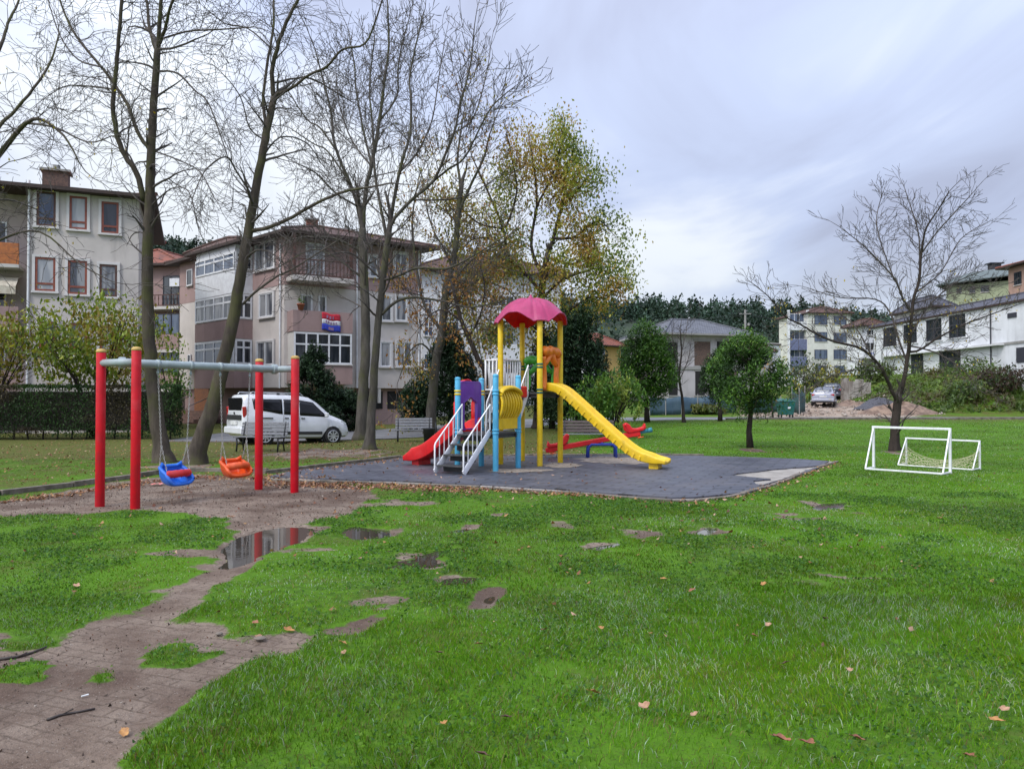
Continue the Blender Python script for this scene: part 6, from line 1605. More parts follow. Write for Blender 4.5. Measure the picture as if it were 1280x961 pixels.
# ---- block behind the left trunk with wooden balconies
p0, p1 = gplan(120, 57), gplan(224, 55.5); fk = Fac(p0, p1); nb = -fk.n
bk = thing('apartment_building', 'block with brown wooden balconies seen between the left trunks', 'building', (p1[0], p1[1], 0))
qk = [p0, p1, tuple((fk.p1 + nb * 8)[:2]), tuple((fk.p0 + nb * 8)[:2])]; solid(bk, 'wall', qk, -.3, 11.2, MAUVE); hip(bk, qk, .8, 11.3, 1.6, ROOFR)
for (y0, y1, mt, rl_) in ((329 + 39, 383, WOODB, True), (418, 437, MAUVE, False), (466, 486, MAUVE, False)):
    u0, v0, u1, v1 = fk.rect(190, y0, 224, y1, 1.1); u0 -= 2
    m = MB(); fk.slab(m, u0, v0 - .2, u1, v0, .0, 1.2); m.build('balcony_slab', PALE, bk)
    if rl_: rail(bk, fk, u0, u1, v0, v1, 1.12, mt, 14)
    else: m = MB(); fk.slab(m, u0, v0 + .003, u1, v1, 1.04, 1.2); m.build('balcony_parapet', mt, bk)
    fk.window(bk, (u0 + 2.1, v1 + .02 if not rl_ else v0 + .05, u1 - .1, v1 + 1.5), 3, 1, DARKF, GLB if not rl_ else GLD, o=.9 if not rl_ else .02, sill=False)
u, v = fk.uv(218, 353, .3); m = MB(); fk.slab(m, u - .4, v - .3, u + .4, v + .3, .02, .32); ac = m.build('air_conditioner', PVC, bk, bevel=.02); m = MB(); m.lathe([(.20, 0), (.22, .02), (.02, .03)], (0, 0, 0), 14); 

# ---- pale block behind the autumn trees
p0, p1 = gplan(527, 60), gplan(700, 63); f3 = Fac(p0, p1); nb = -f3.n
b3 = thing('apartment_building', 'pale block with white balconies half hidden behind the orange and yellow trees', 'building', (p0[0], p0[1], 0))
q3 = [p0, p1, tuple((f3.p1 + nb * 9)[:2]), tuple((f3.p0 + nb * 9)[:2])]; solid(b3, 'wall', q3, -.3, 11.6, stucco('cool_stucco', (.62, .62, .64))); hip(b3, q3, .9, 11.7, 2.0, ROOFB)
for y0, y1 in ((382, 402), (430, 448), (466, 486)):
    u0, v0, u1, v1 = f3.rect(612, y0, 652, y1, 1.2); m = MB(); f3.slab(m, u0, v0, u1, v1, 1.05, 1.2); f3.slab(m, u0, v0 - .18, u1, v0 - .003, 0, 1.2); m.build('balcony_parapet', WHITE_ST, b3)
    f3.window(b3, (u0 + .3, v0 + .1, u1 - .3, v0 + 2.2), 3, 1, PVC, GLD, o=.01, name='balcony_door', sill=False)
for r in ((530, 442, 541, 462), (530, 372, 540, 392), (530, 402, 541, 420), (564, 440, 574, 462), (582, 440, 590, 462), (564, 396, 574, 414), (660, 440, 672, 462), (582, 352, 592, 372), (560, 352, 570, 372)): f3.window(b3, f3.rect(*r), 2, 1, PVC, GLB, o=.0, cross=[.65])

# ---- unfinished house with a grey hipped roof
p0, p1 = gplan(836, 71), gplan(934, 73.5); fg = Fac(p0, p1); nb = -fg.n
bg_ = thing('unfinished_house', 'unfinished two storey house with a wide grey hipped roof', 'house', (p0[0], p0[1], zb(*p0)))
qg = [p0, p1, tuple((fg.p1 + nb * 8)[:2]), tuple((fg.p0 + nb * 8)[:2])]; ze = fg.uv(890, 420)[1]
solid(bg_, 'wall', qg, .5, ze, BLOCKW); hip(bg_, qg, .9, ze + .15, 1.75, ROOFG, soff=GREYC, inset=.34)
for r, mt in (((868, 427, 888, 457), BRICK), ((834, 428, 847, 453), DARK), ((896, 427, 918, 457), DARK), ((869, 464, 881, 494), DARK), ((836, 464, 847, 494), DARK), ((900, 464, 922, 494), BRICK), ((922, 427, 932, 455), BRICK)):
    a, b, c, d = fg.rect(*r); m = MB(); fg.slab(m, a, b, c, d, -.2, .012); m.build('window_opening', mt, bg_)
    m = MB(); fg.slab(m, a - .1, d, c + .1, d + .18, 0, .05); fg.slab(m, a - .1, b - .12, c + .1, b, 0, .07); m.build('lintel', GREYC, bg_)
m = MB(); v = fg.uv(880, 460)[1]; fg.slab(m, -.1, v - .15, fg.L + .1, v + .12, .0, .10); m.build('floor_slab', GREYC, bg_)

# ---- small houses farther off
def small_house(label, px0, px1, Y0, Y1, ytop, depth, roof_h, wall, roof, wins, name='house', cat='house', ov=.6, z0=0, inset=.25, fm=PVC, gm=GLB):
    p0, p1 = gplan(px0, Y0), gplan(px1, Y1); f = Fac(p0, p1); nb = -f.n; zt_ = f.uv((px0 + px1) / 2, ytop)[1]
    t = thing(name, label, cat, (p0[0], p0[1], zb(*p0))); qq = [p0, p1, tuple((f.p1 + nb * depth)[:2]), tuple((f.p0 + nb * depth)[:2])]
    solid(t, 'wall', qq, min(z0, zb(*p0) - 1), zt_, wall); r = hip(t, qq, ov, zt_ + .12, roof_h, roof, inset=inset) if roof else None
    for w in wins: f.window(t, f.rect(*w[:4]), w[4] if len(w) > 4 else 2, 1, fm, gm, o=.0)
    return t, f, r
small_house('low house with a red brown tiled roof and ochre wall beyond the lane', 737, 776, 96, 99, 433, 8, 1.6, OCHRE, ROOFR, [(750, 437, 756, 443)], ov=.8)
small_house('small white house below the red brown roof, beside the dark evergreen', 730, 746, 82, 83, 440, 6, 1.2, WHITE_ST, ROOFB, [(738, 446, 743, 453)])
small_house('small white flat roofed house right of the grey hipped roof', 961, 976, 105, 106, 431, 5, .1, WHITE_ST, GREYC, [(966, 437, 971, 443)], ov=.1)
small_house('small pale house with brown roof behind the round topped conifer', 948, 966, 98, 99, 440, 6, 1.2, BLOCKW, ROOFB, [(953, 445, 958, 452)])
# the cream block
t, f, _ = small_house('four storey cream apartment block with blue railed balconies', 1011, 1064, 125, 126, 392, 10, 1.3, BEIGE, ROOFB, [(1018, 394, 1034, 406), (1042, 395, 1058, 406), (1018, 415, 1034, 427), (1042, 416, 1058, 428), (1018, 437, 1034, 449), (1042, 437, 1058, 449), (1020, 457, 1033, 467), (1043, 457, 1056, 466)], name='apartment_building', cat='building', ov=.5, fm=DARKF)
fz = Fac(gplan(985, 126.5), gplan(1010.5, 126.5)); qq = [gplan(985, 126.6), gplan(1010.8, 126.6), gplan(1010.8, 134), gplan(985, 134)]; solid(t, 'side_wall', qq, 0, f.uv(1040, 394)[1], WHITE_ST)
BLUEP = pm('blue_panel', (.14, .16, .27), (.10, .11, .19), 6, .5)
for y0, y1 in ((424, 436), (446, 456), (402, 411)):
    a, b, c, d = fz.rect(988, y0, 1010, y1, 1.0); m = MB(); fz.slab(m, a, b, c, d, .9, 1.05); fz.slab(m, a, b - .2, c, b - .003, 0, 1.05); m.build('balcony_parapet', BLUEP if y0 != 402 else WHITE_ST, t)
    fz.window(t, (a + .2, d + .05, c - .2, d + 1.4), 3, 1, PVC, GLB, o=.01, sill=False)
m = MB()
for px in (986, 1010): u, _ = fz.uv(px, 440, 1.0); m.box(fz.pt(u, 8, .95), (.35, .35, 16), fz.ang)
m.build('balcony_column', PVC, t)
t, f, _ = small_house('white house with a brown hip roof and wide balcony right of the cream block', 1078, 1106, 92, 92.5, 408, 3, .9, WHITE_ST, ROOFB, [(1083, 412, 1100, 419, 3), (1081, 428, 1100, 438, 3)], ov=.6, gm=GLD)
a, b, c, d = f.rect(1079, 438, 1106, 446, 1.0); m = MB(); f.slab(m, a, b, c, d, .85, 1.0); f.slab(m, a, b - .2, c, b - .003, 0, 1.0); m.build('balcony_parapet', WHITE_ST, t)
m = MB()
for i in range(5): f.slab(m, a + .4 + i * .42, b + .28, a + .7 + i * .42, d - .25, 1.002, 1.03)
m.build('lettering', pm('sign_blue', (.03, .07, .35), rough=.5), t)

# ---- long white house above the bank
p0, p1 = (36.9, 78.3), (37.7, 50); fw_ = Fac(p0, p1); nb = -fw_.n; nb = Vector((abs(nb.x), nb.y, 0)); fw_.n = -nb
bw = thing('long_house', 'long white two storey house with dark windows above the overgrown bank', 'house', (37.5, 68, 3))
qw = [p0, p1, (46.5, 50), (46, 78.3)]; zw = 8.75
solid(bw, 'wall', qw, .5, zw, WHITE_ST); hip(bw, qw, .5, zw + .1, 1.3, ROOFD, inset=.15)
for r, nx_ in (((1105, 409, 1121.5, 433), 2), ((1130, 405, 1147, 429), 2), ((1158.5, 398.5, 1178, 426), 2), ((1187, 393, 1208, 422), 2), ((1139.5, 441, 1155.5, 468), 2), ((1175, 437, 1202, 465), 3)):
    fw_.window(bw, fw_.rect(*r), nx_, 1, DARKF, GLD, PVC, .10, fw=.1, cross=[.55])
a, b, c, d = fw_.rect(1271, 434, 1285, 453); m = MB(); fw_.slab(m, a, b, c, d, 0, .05); m.build('door', DARKF, bw)
a, b, c, d = fw_.rect(1215, 428, 1300, 431); m = MB(); fw_.slab(m, a, b, c, d, 0, .06); m.build('string_course', GREYC, bw)
a, b, c, d = fw_.rect(1260, 391, 1271, 397); m = MB(); fw_.slab(m, a, b, c, d, 0, .06); m.build('vent_panel', DARKF, bw)
drain(bw, fw_, 1239, 386, 456, DARKF)
m = MB(); fw_.slab(m, 2, zw - 3.0 - .12, 20, zw - 3.0, .0, .5); m.build('ledge', PVC, bw)

# ---- houses on the slope behind it
t, f, r = small_house('pale green house with a grey green sheet roof on the slope', 1184, 1262, 88, 84, 354, 9, 1.9, LIME, None, [(1196, 352 + 8, 1202, 366), (1212, 358, 1219, 366), (1226, 357, 1236, 365)], fm=DARKF, gm=GLD)
zt_ = f.uv(1222, 354)[1]; m = MB(); O = .9
A0, A1 = f.pt(-O, zt_, O), f.pt(f.L + O, zt_ + .5, O); B0, B1 = f.pt(-O, zt_, -9 - O), f.pt(f.L + O, zt_, -9 - O); M0, M1 = f.pt(1.8, zt_ + 1.6, -3), f.pt(f.L + O, zt_ + 1.9, -3)
for q in ([A0, A1, M1, M0], [B1, B0, M0, M1], [B0, A0, M0]): m.poly(q)
m.build('roof', ROOFGR, t, solid=.14)
m = MB(); m.poly([f.pt(f.L, zt_, 0), f.pt(f.L, zt_ + .001, -9), f.pt(f.L, zt_ + 1.5, -4)]); m.build('gable', LIME, t, solid=.1)
cc = W(1243, 334, 89); m = MB(); m.box((cc.x, cc.y, cc.z - .3), (1.1, .8, 1.3)); m.box((cc.x, cc.y, cc.z + .4), (1.6, 1.2, .12)); m.build('chimney', DARKF, t)
small_house('salmon coloured house at the far right edge of the slope', 1262, 1330, 78, 70, 326, 8, 1.2, SALM, ROOFR, [(1268, 340, 1277, 356), (1284, 338, 1296, 356)], ov=.9, fm=DARKF, gm=GLD)
small_house('low dark roofed outbuilding between the long white house and the green roof', 1164, 1190, 84, 84, 384, 8, 1.4, GREYC, ROOFD, [(1170, 387, 1175, 391)])

# ------------------------------------------------------------------ site clutter
FAB = pm('shade_net', (.045, .085, .125), (.075, .12, .155), 1.6, .85, stretch=(1, 1, .3)); FABG = pm('green_shade_net', (.020, .060, .062), (.035, .085, .085), 2, .85)
def net_fence(label, pts, h, mat, n=60, sag=.12):
    P3 = [Vector((x, y, zb(x, y))) for x, y in pts]; t = thing('site_fence', label, 'fence', tuple(P3[0]))
    Lc = [0]
    for a, b in zip(P3, P3[1:]): Lc.append(Lc[-1] + (b - a).length)
    rows = [[], [], [], []]
    for i in range(n + 1):
        s = Lc[-1] * i / n; k = min(max(int(np.searchsorted(Lc, s)) - 1, 0), len(Lc) - 2); p = P3[k].lerp(P3[k + 1], (s - Lc[k]) / (Lc[k + 1] - Lc[k]))
        d = math.sin(s * 2.6) * .05 + random.gauss(0, .02); top = h - sag * abs(math.sin(s * 1.3)) - random.random() * .04
        for j in range(4): rows[j].append(p + Vector((0, d * (1 + .5 * math.sin(j * 2 + s)), .02 + top * j / 3)))
    m = MB(); m.grid(rows); m.build('netting', mat, t, smooth=True, solid=.01)
    for i in range(0, len(P3)):
        m = MB(); m.tube([P3[i] - Zv * .1, P3[i] + Zv * (h + .12)], .035, 6); m.build('post', GREYC, t)
net_fence('blue grey shade netting fence in front of the unfinished house', [gplan(x, 52.5 + .02 * (x - 812)) for x in (812, 832, 852, 872, 896, 920)], 1.28, FAB)
net_fence('tall dark green netting end beside the wheelie bin', [gplan(990, 55), gplan(999, 53.5), gplan(1006, 55.5)], 1.75, FABG, n=24, sag=.4)
net_fence('low green netting running behind the round topped conifer', [gplan(930, 54), gplan(955, 54.6), gplan(976, 55)], 1.1, FABG, n=30)
b = W(982, 521, 49.5); b.z = zb(b.x, b.y); t = thing('wheelie_bin', 'green wheeled waste container at the lane edge', 'waste container', tuple(b)); GRB = plastic('bin_green', (.015, .12, .10))
def frust(m, c, w0, d0, w1, d1, z0, z1):
    vs = [(c.x + sx_ * w / 2, c.y + sy * d / 2, c.z + z) for z, w, d in ((z0, w0, d0), (z1, w1, d1)) for sx_, sy in ((-1, -1), (1, -1), (1, 1), (-1, 1))]
    m.add(vs, [(3, 2, 1, 0), (4, 5, 6, 7)] + [(i, (i + 1) % 4, 4 + (i + 1) % 4, 4 + i) for i in range(4)])
m = MB(); frust(m, b, .82, .62, 1.05, .80, .16, 1.0); m.build('body', GRB, t, bevel=.04)
m = MB(); frust(m, b, 1.12, .88, 1.08, .84, 1.0, 1.06); frust(m, b + Vector((0, .06, 0)), 1.08, .7, .7, .35, 1.06, 1.20); m.build('lid', GRB, t, bevel=.03)
for sx_ in (-.36, .36):
    for sy in (-.26, .26): m = MB(); m.tube([(b.x + sx_ - .03, b.y + sy, b.z + .09), (b.x + sx_ + .03, b.y + sy, b.z + .09)], .09, 12); m.build('wheel', IRON, t)
m = MB(); m.box((b.x + .1, b.y - .40, b.z + .62), (.18, .01, .12)); m.build('sticker', PVC, t)
# concrete remains, gravel heap, rubble
c0 = W(1072, 492, 63); m = MB(); z = zb(c0.x, c0.y)
for i, (x, w, h) in enumerate(((-1.05, .45, 1.65), (-.45, .5, 1.4), (.15, .48, 1.55), (.75, .5, 1.3))): m.box((c0.x + x, c0.y, z + h / 2 - .3), (w + .12, .25, h + .6))
tag(m.build('concrete_wall', pm('stained_concrete', (.36, .33, .30), (.17, .14, .12), 2.2, .9, stretch=(1, 1, .3), bump=.4), bevel=.03), 'broken stained concrete wall beyond the parked cars', 'wall')
def heap(name, label, px, py, Y, rx, ry, h, mat, seed):
    c = W(px, py, Y); z = zb(c.x, c.y); rr = random.Random(seed); rows = []
    for i in range(12):
        f = i / 11; rows.append([(c.x + rx * f * math.cos(a) * (1 + .2 * math.sin(3 * a + seed)), c.y + ry * f * math.sin(a), z - .2 + h * (1 - f ** 1.5) * (.8 + .35 * math.sin(2.3 * a + seed + f * 3) ** 2) + .10 * rr.random()) for a in np.linspace(0, 2 * math.pi, 28, endpoint=False)])
    m = MB(); m.grid(rows, closed=True); return tag(m.build(name, mat, smooth=True), label, 'heap')
heap('gravel_heap', 'dark grey heap of gravel beyond the spreading bare tree', 1097, 495, 57, 1.9, 1.5, .8, pm('gravel_dark', (.10, .10, .115), (.045, .045, .055), 14, .95, bump=.8, bscale=30), 3)
EARTH = pm('dug_earth', (.26, .18, .13), (.13, .085, .065), 2.5, .95, bump=.8, bscale=12)
heap('earth_heap', 'brown heap of dug earth and roots at the foot of the bank', 1128, 512, 54, 3.0, 1.6, .9, EARTH, 5); heap('earth_heap', 'pale low heap of earth beside the parked silver car', 1062, 498, 60, 1.8, 1.2, .5, EARTH, 8)
P_, S_ = [], []
n = 900; x = RNG.uniform(16, 30, n); y = RNG.uniform(51.5, 63, n); z = zbase(x, y); V = []; F = []
ico = np.array([(1, 0, 0), (-1, 0, 0), (0, 1, 0), (0, -1, 0), (0, 0, 1), (0, 0, -1)], float); fi = np.array([(0, 2, 4), (2, 1, 4), (1, 3, 4), (3, 0, 4), (2, 0, 5), (1, 2, 5), (3, 1, 5), (0, 3, 5)])
s = .04 + .13 * RNG.random(n) ** 3; cl = np.stack([x, y, z + s * .3], 1)
V = (cl[:, None] + ico[None] * s[:, None, None] * (.6 + .7 * RNG.random((n, 6, 1)))).reshape(-1, 3); F = (np.arange(n)[:, None, None] * 6 + fi[None]).reshape(-1, 3)
o = np_mesh('rubble', V, F, pm('rubble_stone', (.34, .29, .25), (.18, .13, .10), 1.5, .9)); tag(o, 'loose stones and builders rubble on the earth lot', kind='stuff')

# overgrown bank
n = 26000; x = RNG.uniform(26, 60, n); y = 52 + 12 * RNG.random(n) ** 1.2; z0 = zbase(x, y); k = np.maximum(sstep(.9, 1.7, z0), sstep(.44, .60, z0) * (x > 27.5)) ; kp = RNG.random(n) < k; x, y, z0 = x[kp], y[kp], z0[kp]
hh = fbm(x * .7, y * .7, 3); z = z0 + RNG.random(len(x)) * (.15 + 1.1 * sstep(.45, .75, hh)); q = fbm(x * .4 + 9, y * .5 + z * .8, 3)[:, None]; w = sstep(.52, .64, fbm(x * .5 + 30, y * .5 + 5, 3))[:, None]
C = np.array([.038, .078, .018]) * (1 - q) + np.array([.13, .19, .04]) * q; C = C * (1 - .75 * w) + np.array([.11, .075, .05]) * .75 * w
V, F, T = leaf_quads(np.stack([x, y, z], 1), np.full(len(x), .30), C * (.55 + .9 * RNG.random((len(x), 1))), tilt=1.3, asp=.32, up=.5)
o = np_mesh('bank_undergrowth', V, F, LEAFY, tint=T); tag(o, 'tangled green weeds and brambles covering the bank', kind='stuff')
for (px, Y, w, h, cols, lab, sd) in ((1252, 56, 3.8, 1.9, [(.05, .032, .026), (.075, .05, .036), (.04, .06, .018)], 'brownish bramble bush on the bank below the white house', 71), (1206, 55.5, 3.0, 1.6, [(.05, .09, .025), (.09, .14, .035), (.13, .17, .05)], 'grey green bramble bush on the bank left of the brownish one', 72),
        (1030, 68, 5, 3.2, [(.07, .10, .02), (.16, .18, .03), (.34, .28, .03)], 'yellow green scrub behind the parked silver car', 73), (1092, 68, 4, 2.0, [(.05, .09, .02), (.10, .14, .03)], 'green scrub between the concrete wall and the white house', 74), (1003, 70, 5, 4.2, [(.025, .05, .018), (.05, .08, .025)], 'dark scrub tree before the cream block', 75), (880, 54, 3, .7, [(.06, .09, .02), (.11, .12, .03)], 'low weeds along the shade netting', 76)):
    shrub(lab, px, 500, Y, w, h, .0, sd, cols, 1500, .26, name='scrub_bush', cat='bush', gap=.36)

# utility pole and wires
b = W(932, 470, 92); zt_ = W(932, 387, 92).z; t = thing('utility_pole', 'grey utility pole with cross arm rising above the grey roofed house', 'pole', (b.x, b.y, zb(b.x, b.y)))
m = MB(); m.tube([(b.x, b.y, 0), (b.x, b.y, zt_)], [.2, .12], 8); m.build('shaft', GREYC, t); m = MB(); m.bar((b.x - .7, b.y, zt_ - .5), (b.x + .7, b.y, zt_ - .5), .1, .1); m.build('cross_arm', GREYC, t)
lampm = MB(); lampm.lathe([(.05, 0), (.16, .06), (.16, .3), (.06, .36)], (b.x + .35, b.y - .2, zt_ - 2.0), 8); lampm.build('insulator', GREYC, t)
for dz, ex in ((0, -.6), (-.02, .6)):
    for e in (W(740, 398 + 6 * ex, 100), W(1085, 392 + 5 * ex, 88)):
        s_ = Vector((b.x + ex, b.y, zt_ - .42)); m = MB(); m.tube([s_.lerp(e, i / 12) - Vector((0, 0, 1.1 * math.sin(math.pi * i / 12))) for i in range(13)], .018, 4); tag(m.build('power_line', IRON), 'thin sagging overhead power line by the utility pole', 'wire', 'power lines from the utility pole')

# ------------------------------------------------------------------ pine hill
RX = np.array([-330, -220, -150, -110, -60, 0, 25, 50, 75, 100, 125, 160, 220, 330]); RZ = np.array([52, 56, 54, 50, 44, 36, 29.5, 29.5, 28.5, 27, 24, 22, 18, 14]) - 3
def hillz(x, y): return np.interp(x, RX, RZ) * sstep(165, 275, y) * (1 - .6 * sstep(300, 420, y)) + 3.5 + (fbm(x * .03, y * .03, 3) - .5) * 6 * sstep(170, 240, y)
hx = np.linspace(-330, 330, 90); hy = np.linspace(160, 420, 40); HX, HY = np.meshgrid(hx, hy); V = np.stack([HX.ravel(), HY.ravel(), hillz(HX.ravel(), HY.ravel())], 1); nx_ = len(hx); ii = (np.arange(39)[:, None] * nx_ + np.arange(nx_ - 1)[None]).ravel()
o = np_mesh('hill', V, np.stack([ii, ii + 1, ii + nx_ + 1, ii + nx_], 1), pm('hill_scrub', (.030, .050, .022), (.020, .034, .018), .05, .9), smooth=True); tag(o, 'wooded hill', kind='structure')
n = 1250; x = np.concatenate([RNG.uniform(-170, 190, 850), RNG.uniform(-140, 190, 400)]); y = np.concatenate([RNG.uniform(190, 275, 850), 276 + RNG.normal(0, 7, 400)])
Vs, Fs, Ts = [], [], []; off = 0; tk = MB()
for i in range(n):
    h = random.uniform(4.5, 9.5); r = random.uniform(2.0, 3.6); zc = float(hillz(x[i], y[i])); m_ = 130 if y[i] > 265 else 70
    P, rr_ = crown_points(m_, (x[i], y[i], zc + h * .50), (r, r, h * .46 + .6), .4, i, .4, .35)
    base = np.array([.022, .044, .030]) * random.uniform(.6, 1.9) + np.array([.006, .004, 0]) * random.random()
    q = np.clip((P[:, 2] - zc - h * .5) / (h * .5), 0, 1)[:, None] * 0 + .7 + .6 * RNG.random((m_, 1))
    V, F, T = leaf_quads(P, np.full(m_, 1.15), base[None] * q, tilt=1.0, asp=.6); Vs.append(V); Fs.append(F + off); Ts.append(T); off += len(V)
o = np_mesh('pine_forest', np.concatenate(Vs), np.concatenate(Fs), NEEDLE, tint=np.concatenate(Ts)); tag(o, 'dark pine wood covering the far hill', kind='stuff')
for i in range(850, 1250): tk.tube([(x[i], y[i], float(hillz(x[i], y[i])) - 1), (x[i], y[i], float(hillz(x[i], y[i])) + 6)], .16, 4, cap=False)
o = tk.build('pine_trunks', BK_DARK); o.name = 'pine_trunk_mass'; tag(o, 'trunks of the far pine wood', kind='stuff')
# ------------------------------------------------------------------ vehicles
def car_paint(name, c): return pm(name, c, tuple(x * .94 for x in c), 2, .22, spec=.5, coat=.6)
CWHITE = car_paint('van_white', (.74, .75, .78)); CSILV = car_paint('car_silver', (.34, .35, .42)); CDARK = car_paint('car_dark_blue', (.035, .04, .065))
TYRE = pm('tyre_rubber', (.018, .018, .019), rough=.8); RIM = pm('alloy', (.62, .63, .65), rough=.3, metal=.7); GLASSC = pm('tinted_glass', (.010, .011, .013), (.012, .012, .014), 1, .06, spec=.35); TRIMC = pm('black_plastic', (.022, .022, .024), rough=.6); LRED = pm('tail_lamp', (.48, .012, .015), rough=.15, coat=.8); LCLR = pm('head_lamp', (.62, .64, .66), rough=.12, coat=.8); PLATE = pm('plate_white', (.70, .70, .70), rough=.5)

def vehicle(name, label, cat, paintm, st, loc, yaw, wheel_x, wr, width, glaz, estate=True, spokes=8):
    """st: stations along x (rear to nose): (x, z bottom, z belt, z roof, half width at belt, half width at roof)"""
    t = thing(name, label, cat, local=True)
    def sect(a):
        x, zb_, zl, zr, wb, wr_ = a
        pts = [(0, zb_), (wb * .80, zb_), (wb * .94, zb_ + .06), (wb * .985, zb_ + .18), (wb, zb_ * .45 + zl * .55), (wb * .985, zl - .05), (wb * .965, zl)]
        hgt = zr - zl
        pts += [(wb * .965 * (1 - f) + wr_ * f, zl + hgt * g) for f, g in ((.25, .28), (.55, .58), (.85, .84))] + [(wr_ * .96, zl + hgt * .93), (wr_ * .80, zl + hgt * .985), (wr_ * .4, zr), (0, zr + .006)]
        return [Vector((x, -p[0], p[1])) for p in pts] + [Vector((x, p[0], p[1])) for p in pts[-2:0:-1]]
    def interp(x):
        for a, b in zip(st, st[1:]):
            if a[0] <= x <= b[0]:
                f = (x - a[0]) / (b[0] - a[0] + 1e-9); return [a[i] * (1 - f) + b[i] * f for i in range(6)]
        return st[-1] if x > st[-1][0] else st[0]
    xs_ = sorted(set([s_[0] for s_ in st] + list(np.linspace(st[0][0], st[-1][0], 40))))
    m = MB(); rows = [sect([x] + interp(x)[1:]) for x in xs_]
    for r_ in rows:                                    # wheel arches: lift the sill over the wheels
        for p in r_:
            for wx in wheel_x:
                d = abs(p.x - wx); R_ = wr * 1.16
                if d < R_:
                    top = wr + math.sqrt(R_ * R_ - d * d)
                    if p.z < top and abs(p.y) > width * .30: p.z = top
    m.grid(rows, closed=True); k = len(rows[0]); m.add(rows[0], [tuple(range(k - 1, -1, -1))]); m.add(rows[-1], [tuple(range(k))])
    body = m.build('body', paintm, t, smooth=True, weld=1e-4)
    md = body.modifiers.new('edge', 'EDGE_SPLIT'); md.split_angle = R(38)
    def sidep(x, z, s, o=.006):
        a = interp(x); zl, zr, wb, wr_ = a[2], a[3], a[4], a[5]
        if z <= zl: y = wb * (.985 if z < zl - .05 else .97)
        else:
            g = (z - zl) / max(.01, zr - zl); f = np.interp(g, (0, .28, .58, .84, 1), (0, .25, .55, .85, .97)); y = wb * .965 * (1 - f) + wr_ * f
        return Vector((x, s * (y + o), z))
    for s in (-1, 1):
        for gname, pl in glaz:                         # each side window
            m = MB(); bot, top = pl; n = 10; rws = []
            for j in range(5):
                f = j / 4; row = []
                for i in range(n + 1):
                    u = i / n; b = Vector(bot[0]).lerp(Vector(bot[1]), u); tp = Vector(top[0]).lerp(Vector(top[1]), u); q = b.lerp(tp, f); row.append(sidep(q.x, q.y, s))
                rws.append(row)
            m.grid(rws); m.build(gname, GLASSC, t, smooth=True, solid=.008)
    for wx in wheel_x:
        for s in (-1, 1):
            y = s * (width / 2 - .10); m = MB()
            m.tube([(wx, y - .10, wr), (wx, y - .08, wr), (wx, y + .08, wr), (wx, y + .10, wr)], [wr * .9, wr, wr, wr * .9], 28)
            w_ = m.build('wheel', TYRE, t, smooth=True); w_.data.polygons.foreach_set('use_smooth', [True] * len(w_.data.polygons))
            m = MB(); yo = y + s * .104
            m.tube([(wx, yo - s * .02, wr), (wx, yo, wr)], [wr * .20, wr * .17], 16)
            for i in range(spokes):
                a = 2 * math.pi * i / spokes; d = Vector((math.cos(a), 0, math.sin(a))); c = Vector((wx, yo, wr))
                m.bar(c + d * wr * .15, c + d * wr * .64, wr * (.17), .02, up=(0, 1, 0))
            m.tube([Vector((wx + math.cos(a) * wr * .66, yo, wr + math.sin(a) * wr * .66)) for a in np.linspace(0, 2 * math.pi, 25)], wr * .05, 6, cap=False)
            m.build('rim', RIM, w_)
            m = MB(); m.tube([(wx, y - s * .11, wr * 1.02), (wx, y + s * .02, wr * 1.02)], wr * 1.17, 24); m.build('wheel_well', TRIMC, t)
    return t, interp, sidep

# white compact van, nose to the right
st = [(-1.98, .42, .98, 1.12, .74, .60), (-1.94, .34, 1.00, 1.60, .80, .60), (-1.86, .28, 1.02, 1.70, .83, .62), (-1.5, .24, 1.03, 1.74, .85, .64), (-.6, .22, 1.03, 1.75, .86, .65), (.1, .22, 1.02, 1.735, .86, .64), (.45, .22, 1.00, 1.68, .86, .62), (.75, .22, .98, 1.52, .86, .60), (1.05, .22, .95, 1.27, .85, .60), (1.25, .22, .92, 1.07, .84, .64), (1.5, .24, .86, .98, .83, .66), (1.75, .26, .76, .88, .80, .66), (1.92, .28, .62, .76, .74, .60), (2.0, .32, .50, .60, .66, .50)]
gl = [('rear_side_window', (((-1.62, 1.22), (-.62, 1.06)), ((-1.66, 1.57), (-.62, 1.58)))), ('sliding_door_window', (((-.56, 1.06), (-.05, 1.03)), ((-.56, 1.58), (-.05, 1.58)))), ('front_side_window', (((.02, 1.03), (1.10, .985)), ((.02, 1.57), (.55, 1.50))))]
vp = W(361, 554, 27.6); vyaw = R(40)
van, vi, vs_ = vehicle('white_van', 'white compact van with roof rails and tinted windows parked behind the bench', 'van', CWHITE, st, (vp.x, vp.y, 0), vyaw, (-1.22, 1.30), .305, 1.70, gl)
def vbox(c, s, mat, name, bev=.01, rot=None, par=None):
    m = MB(); m.box(c, s, rot); return m.build(name, mat, par or van, bevel=bev)
tl = Matrix.Rotation(-.10, 3, 'Y')
vbox((-1.972, 0, 1.37), (.05, 1.20, .46), GLASSC, 'rear_window', .015, tl); vbox((-2.0, 0, .93), (.03, 1.30, .17), TRIMC, 'tailgate_trim', .015); vbox((-2.0, 0, .74), (.02, .56, .13), PLATE, 'number_plate', .004)
vbox((-1.99, 0, .48), (.14, 1.62, .24), CWHITE, 'rear_bumper', .05)
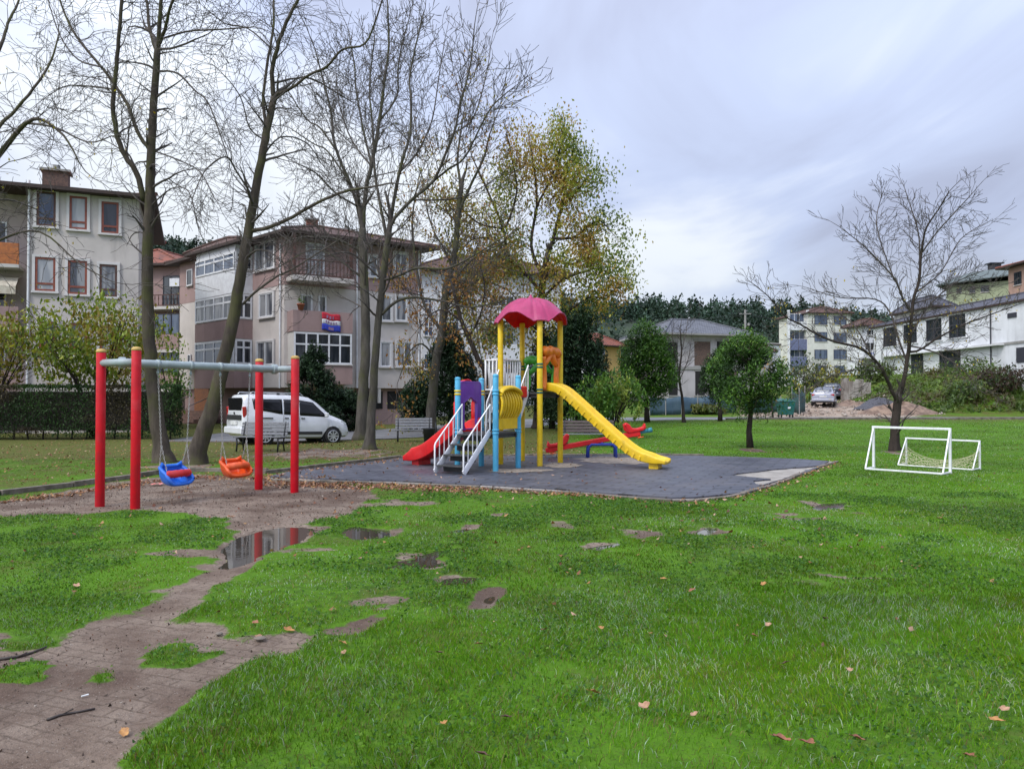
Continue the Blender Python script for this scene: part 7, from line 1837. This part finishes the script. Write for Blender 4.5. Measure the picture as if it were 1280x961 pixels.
for s in (-1, 1):
    vbox((-1.925, s * .745, 1.12), (.12, .10, .36), LRED, 'tail_light', .02, tl); vbox((1.72, s * .70, .78), (.26, .14, .12), LCLR, 'headlight', .03, Matrix.Rotation(.5, 3, 'Y'))
    vbox((.02, s * .858, .42), (1.7, .03, .10), TRIMC, 'side_moulding', .012); vbox((-1.28, s * .868, .92), (.62, .012, .045), TRIMC, 'door_rail', .004); vbox((.98, s * .95, 1.06), (.10, .18, .15), CWHITE, 'wing_mirror', .03)
    for x in (-.48, .12): vbox((x, s * .868, .93), (.15, .025, .035), TRIMC, 'door_handle', .008)
    m = MB(); m.tube([(-1.7, s * .56, 1.74), (-1.62, s * .57, 1.80), (.10, s * .57, 1.80), (.22, s * .57, 1.73)], .018, 8); rr_ = m.build('roof_rail', RIM, van, smooth=True)
    for x in (-1.60, -.7, .08): vbox((x, s * .57, 1.765), (.10, .05, .06), TRIMC, 'rail_foot', .008, None, rr_)
    for x in (-.59, -.01): vbox((x, s * .862, .80), (.010, .006, .86), TRIMC, 'door_gap', 0)
m = MB(); wsx = [(.60, 1.58, .56), (1.19, 1.10, .58)]
rows = [[Vector((x + .02, y * w, z + .012 + .015 * (1 - y * y))) for y in np.linspace(-1, 1, 9)] for x, z, w in wsx]; m.grid(rows); m.build('windscreen', GLASSC, van, smooth=True, solid=.008)
vbox((1.98, 0, .42), (.06, .9, .16), TRIMC, 'grille', .02); vbox((-2.006, 0, 1.07), (.02, .07, .09), TRIMC, 'badge', .01)
van.location = (vp.x, vp.y, zb(vp.x, vp.y) - .04); van.rotation_euler = (0, R(1.6), vyaw)

# saloon cars on the earth lot, seen from behind
sst = [(-2.15, .42, .80, .92, .72, .55), (-2.08, .32, .86, 1.02, .80, .62), (-1.75, .26, .90, 1.06, .85, .66), (-1.5, .25, .92, 1.10, .86, .64), (-1.05, .24, .93, 1.36, .87, .58), (-.7, .24, .93, 1.44, .87, .57), (.1, .24, .92, 1.45, .87, .57), (.5, .24, .91, 1.34, .87, .58), (1.0, .24, .90, 1.04, .86, .66), (1.6, .26, .82, .93, .84, .66), (2.05, .3, .66, .78, .76, .6), (2.2, .36, .52, .6, .64, .5)]
sgl = [('rear_side_window', (((-1.15, .98), (-.25, .97)), ((-.88, 1.33), (-.25, 1.38)))), ('front_side_window', (((-.18, .97), (.78, .96)), ((-.18, 1.38), (.35, 1.33))))]
def saloon(label, paintm, px, Y, yaw):
    t, i_, s_ = vehicle('saloon_car', label, 'car', paintm, sst, None, 0, (-1.3, 1.35), .31, 1.74, sgl, spokes=6)
    def bx(c, s, mat, name, bev=.01, rot=None): m = MB(); m.box(c, s, rot); return m.build(name, mat, t, bevel=bev)
    m = MB(); m.grid([[Vector((x - .012, y * w, z + .012)) for y in np.linspace(-1, 1, 7)] for x, z, w in ((-1.46, 1.12, .60), (-1.0, 1.39, .54))]); m.build('rear_window', pm('sky_glass', (.10, .11, .13), rough=.05, spec=.9) if 'sky_glass' not in D.materials else D.materials['sky_glass'], t, smooth=True, solid=.01)
    for s in (-1, 1): bx((-2.10, s * .66, .84), (.10, .26, .14), LRED, 'tail_light', .02); bx((.70, s * .95, 1.0), (.1, .16, .12), paintm, 'wing_mirror', .03)
    bx((-2.15, 0, .46), (.14, 1.56, .22), paintm, 'rear_bumper', .05); bx((-2.155, 0, .72), (.02, .5, .11), PLATE, 'number_plate', .004); bx((-2.16, 0, .36), (.12, 1.2, .10), TRIMC, 'lower_valance', .02)
    p = W(px, 500, Y); t.location = (p.x, p.y, zb(p.x, p.y) - .02); t.rotation_euler.z = yaw
    return t
saloon('silver saloon car seen from behind on the earth lot', CSILV, 1030, 60, R(66)); saloon('dark blue car parked just ahead of the silver saloon', CDARK, 1040.5, 66.5, R(66))
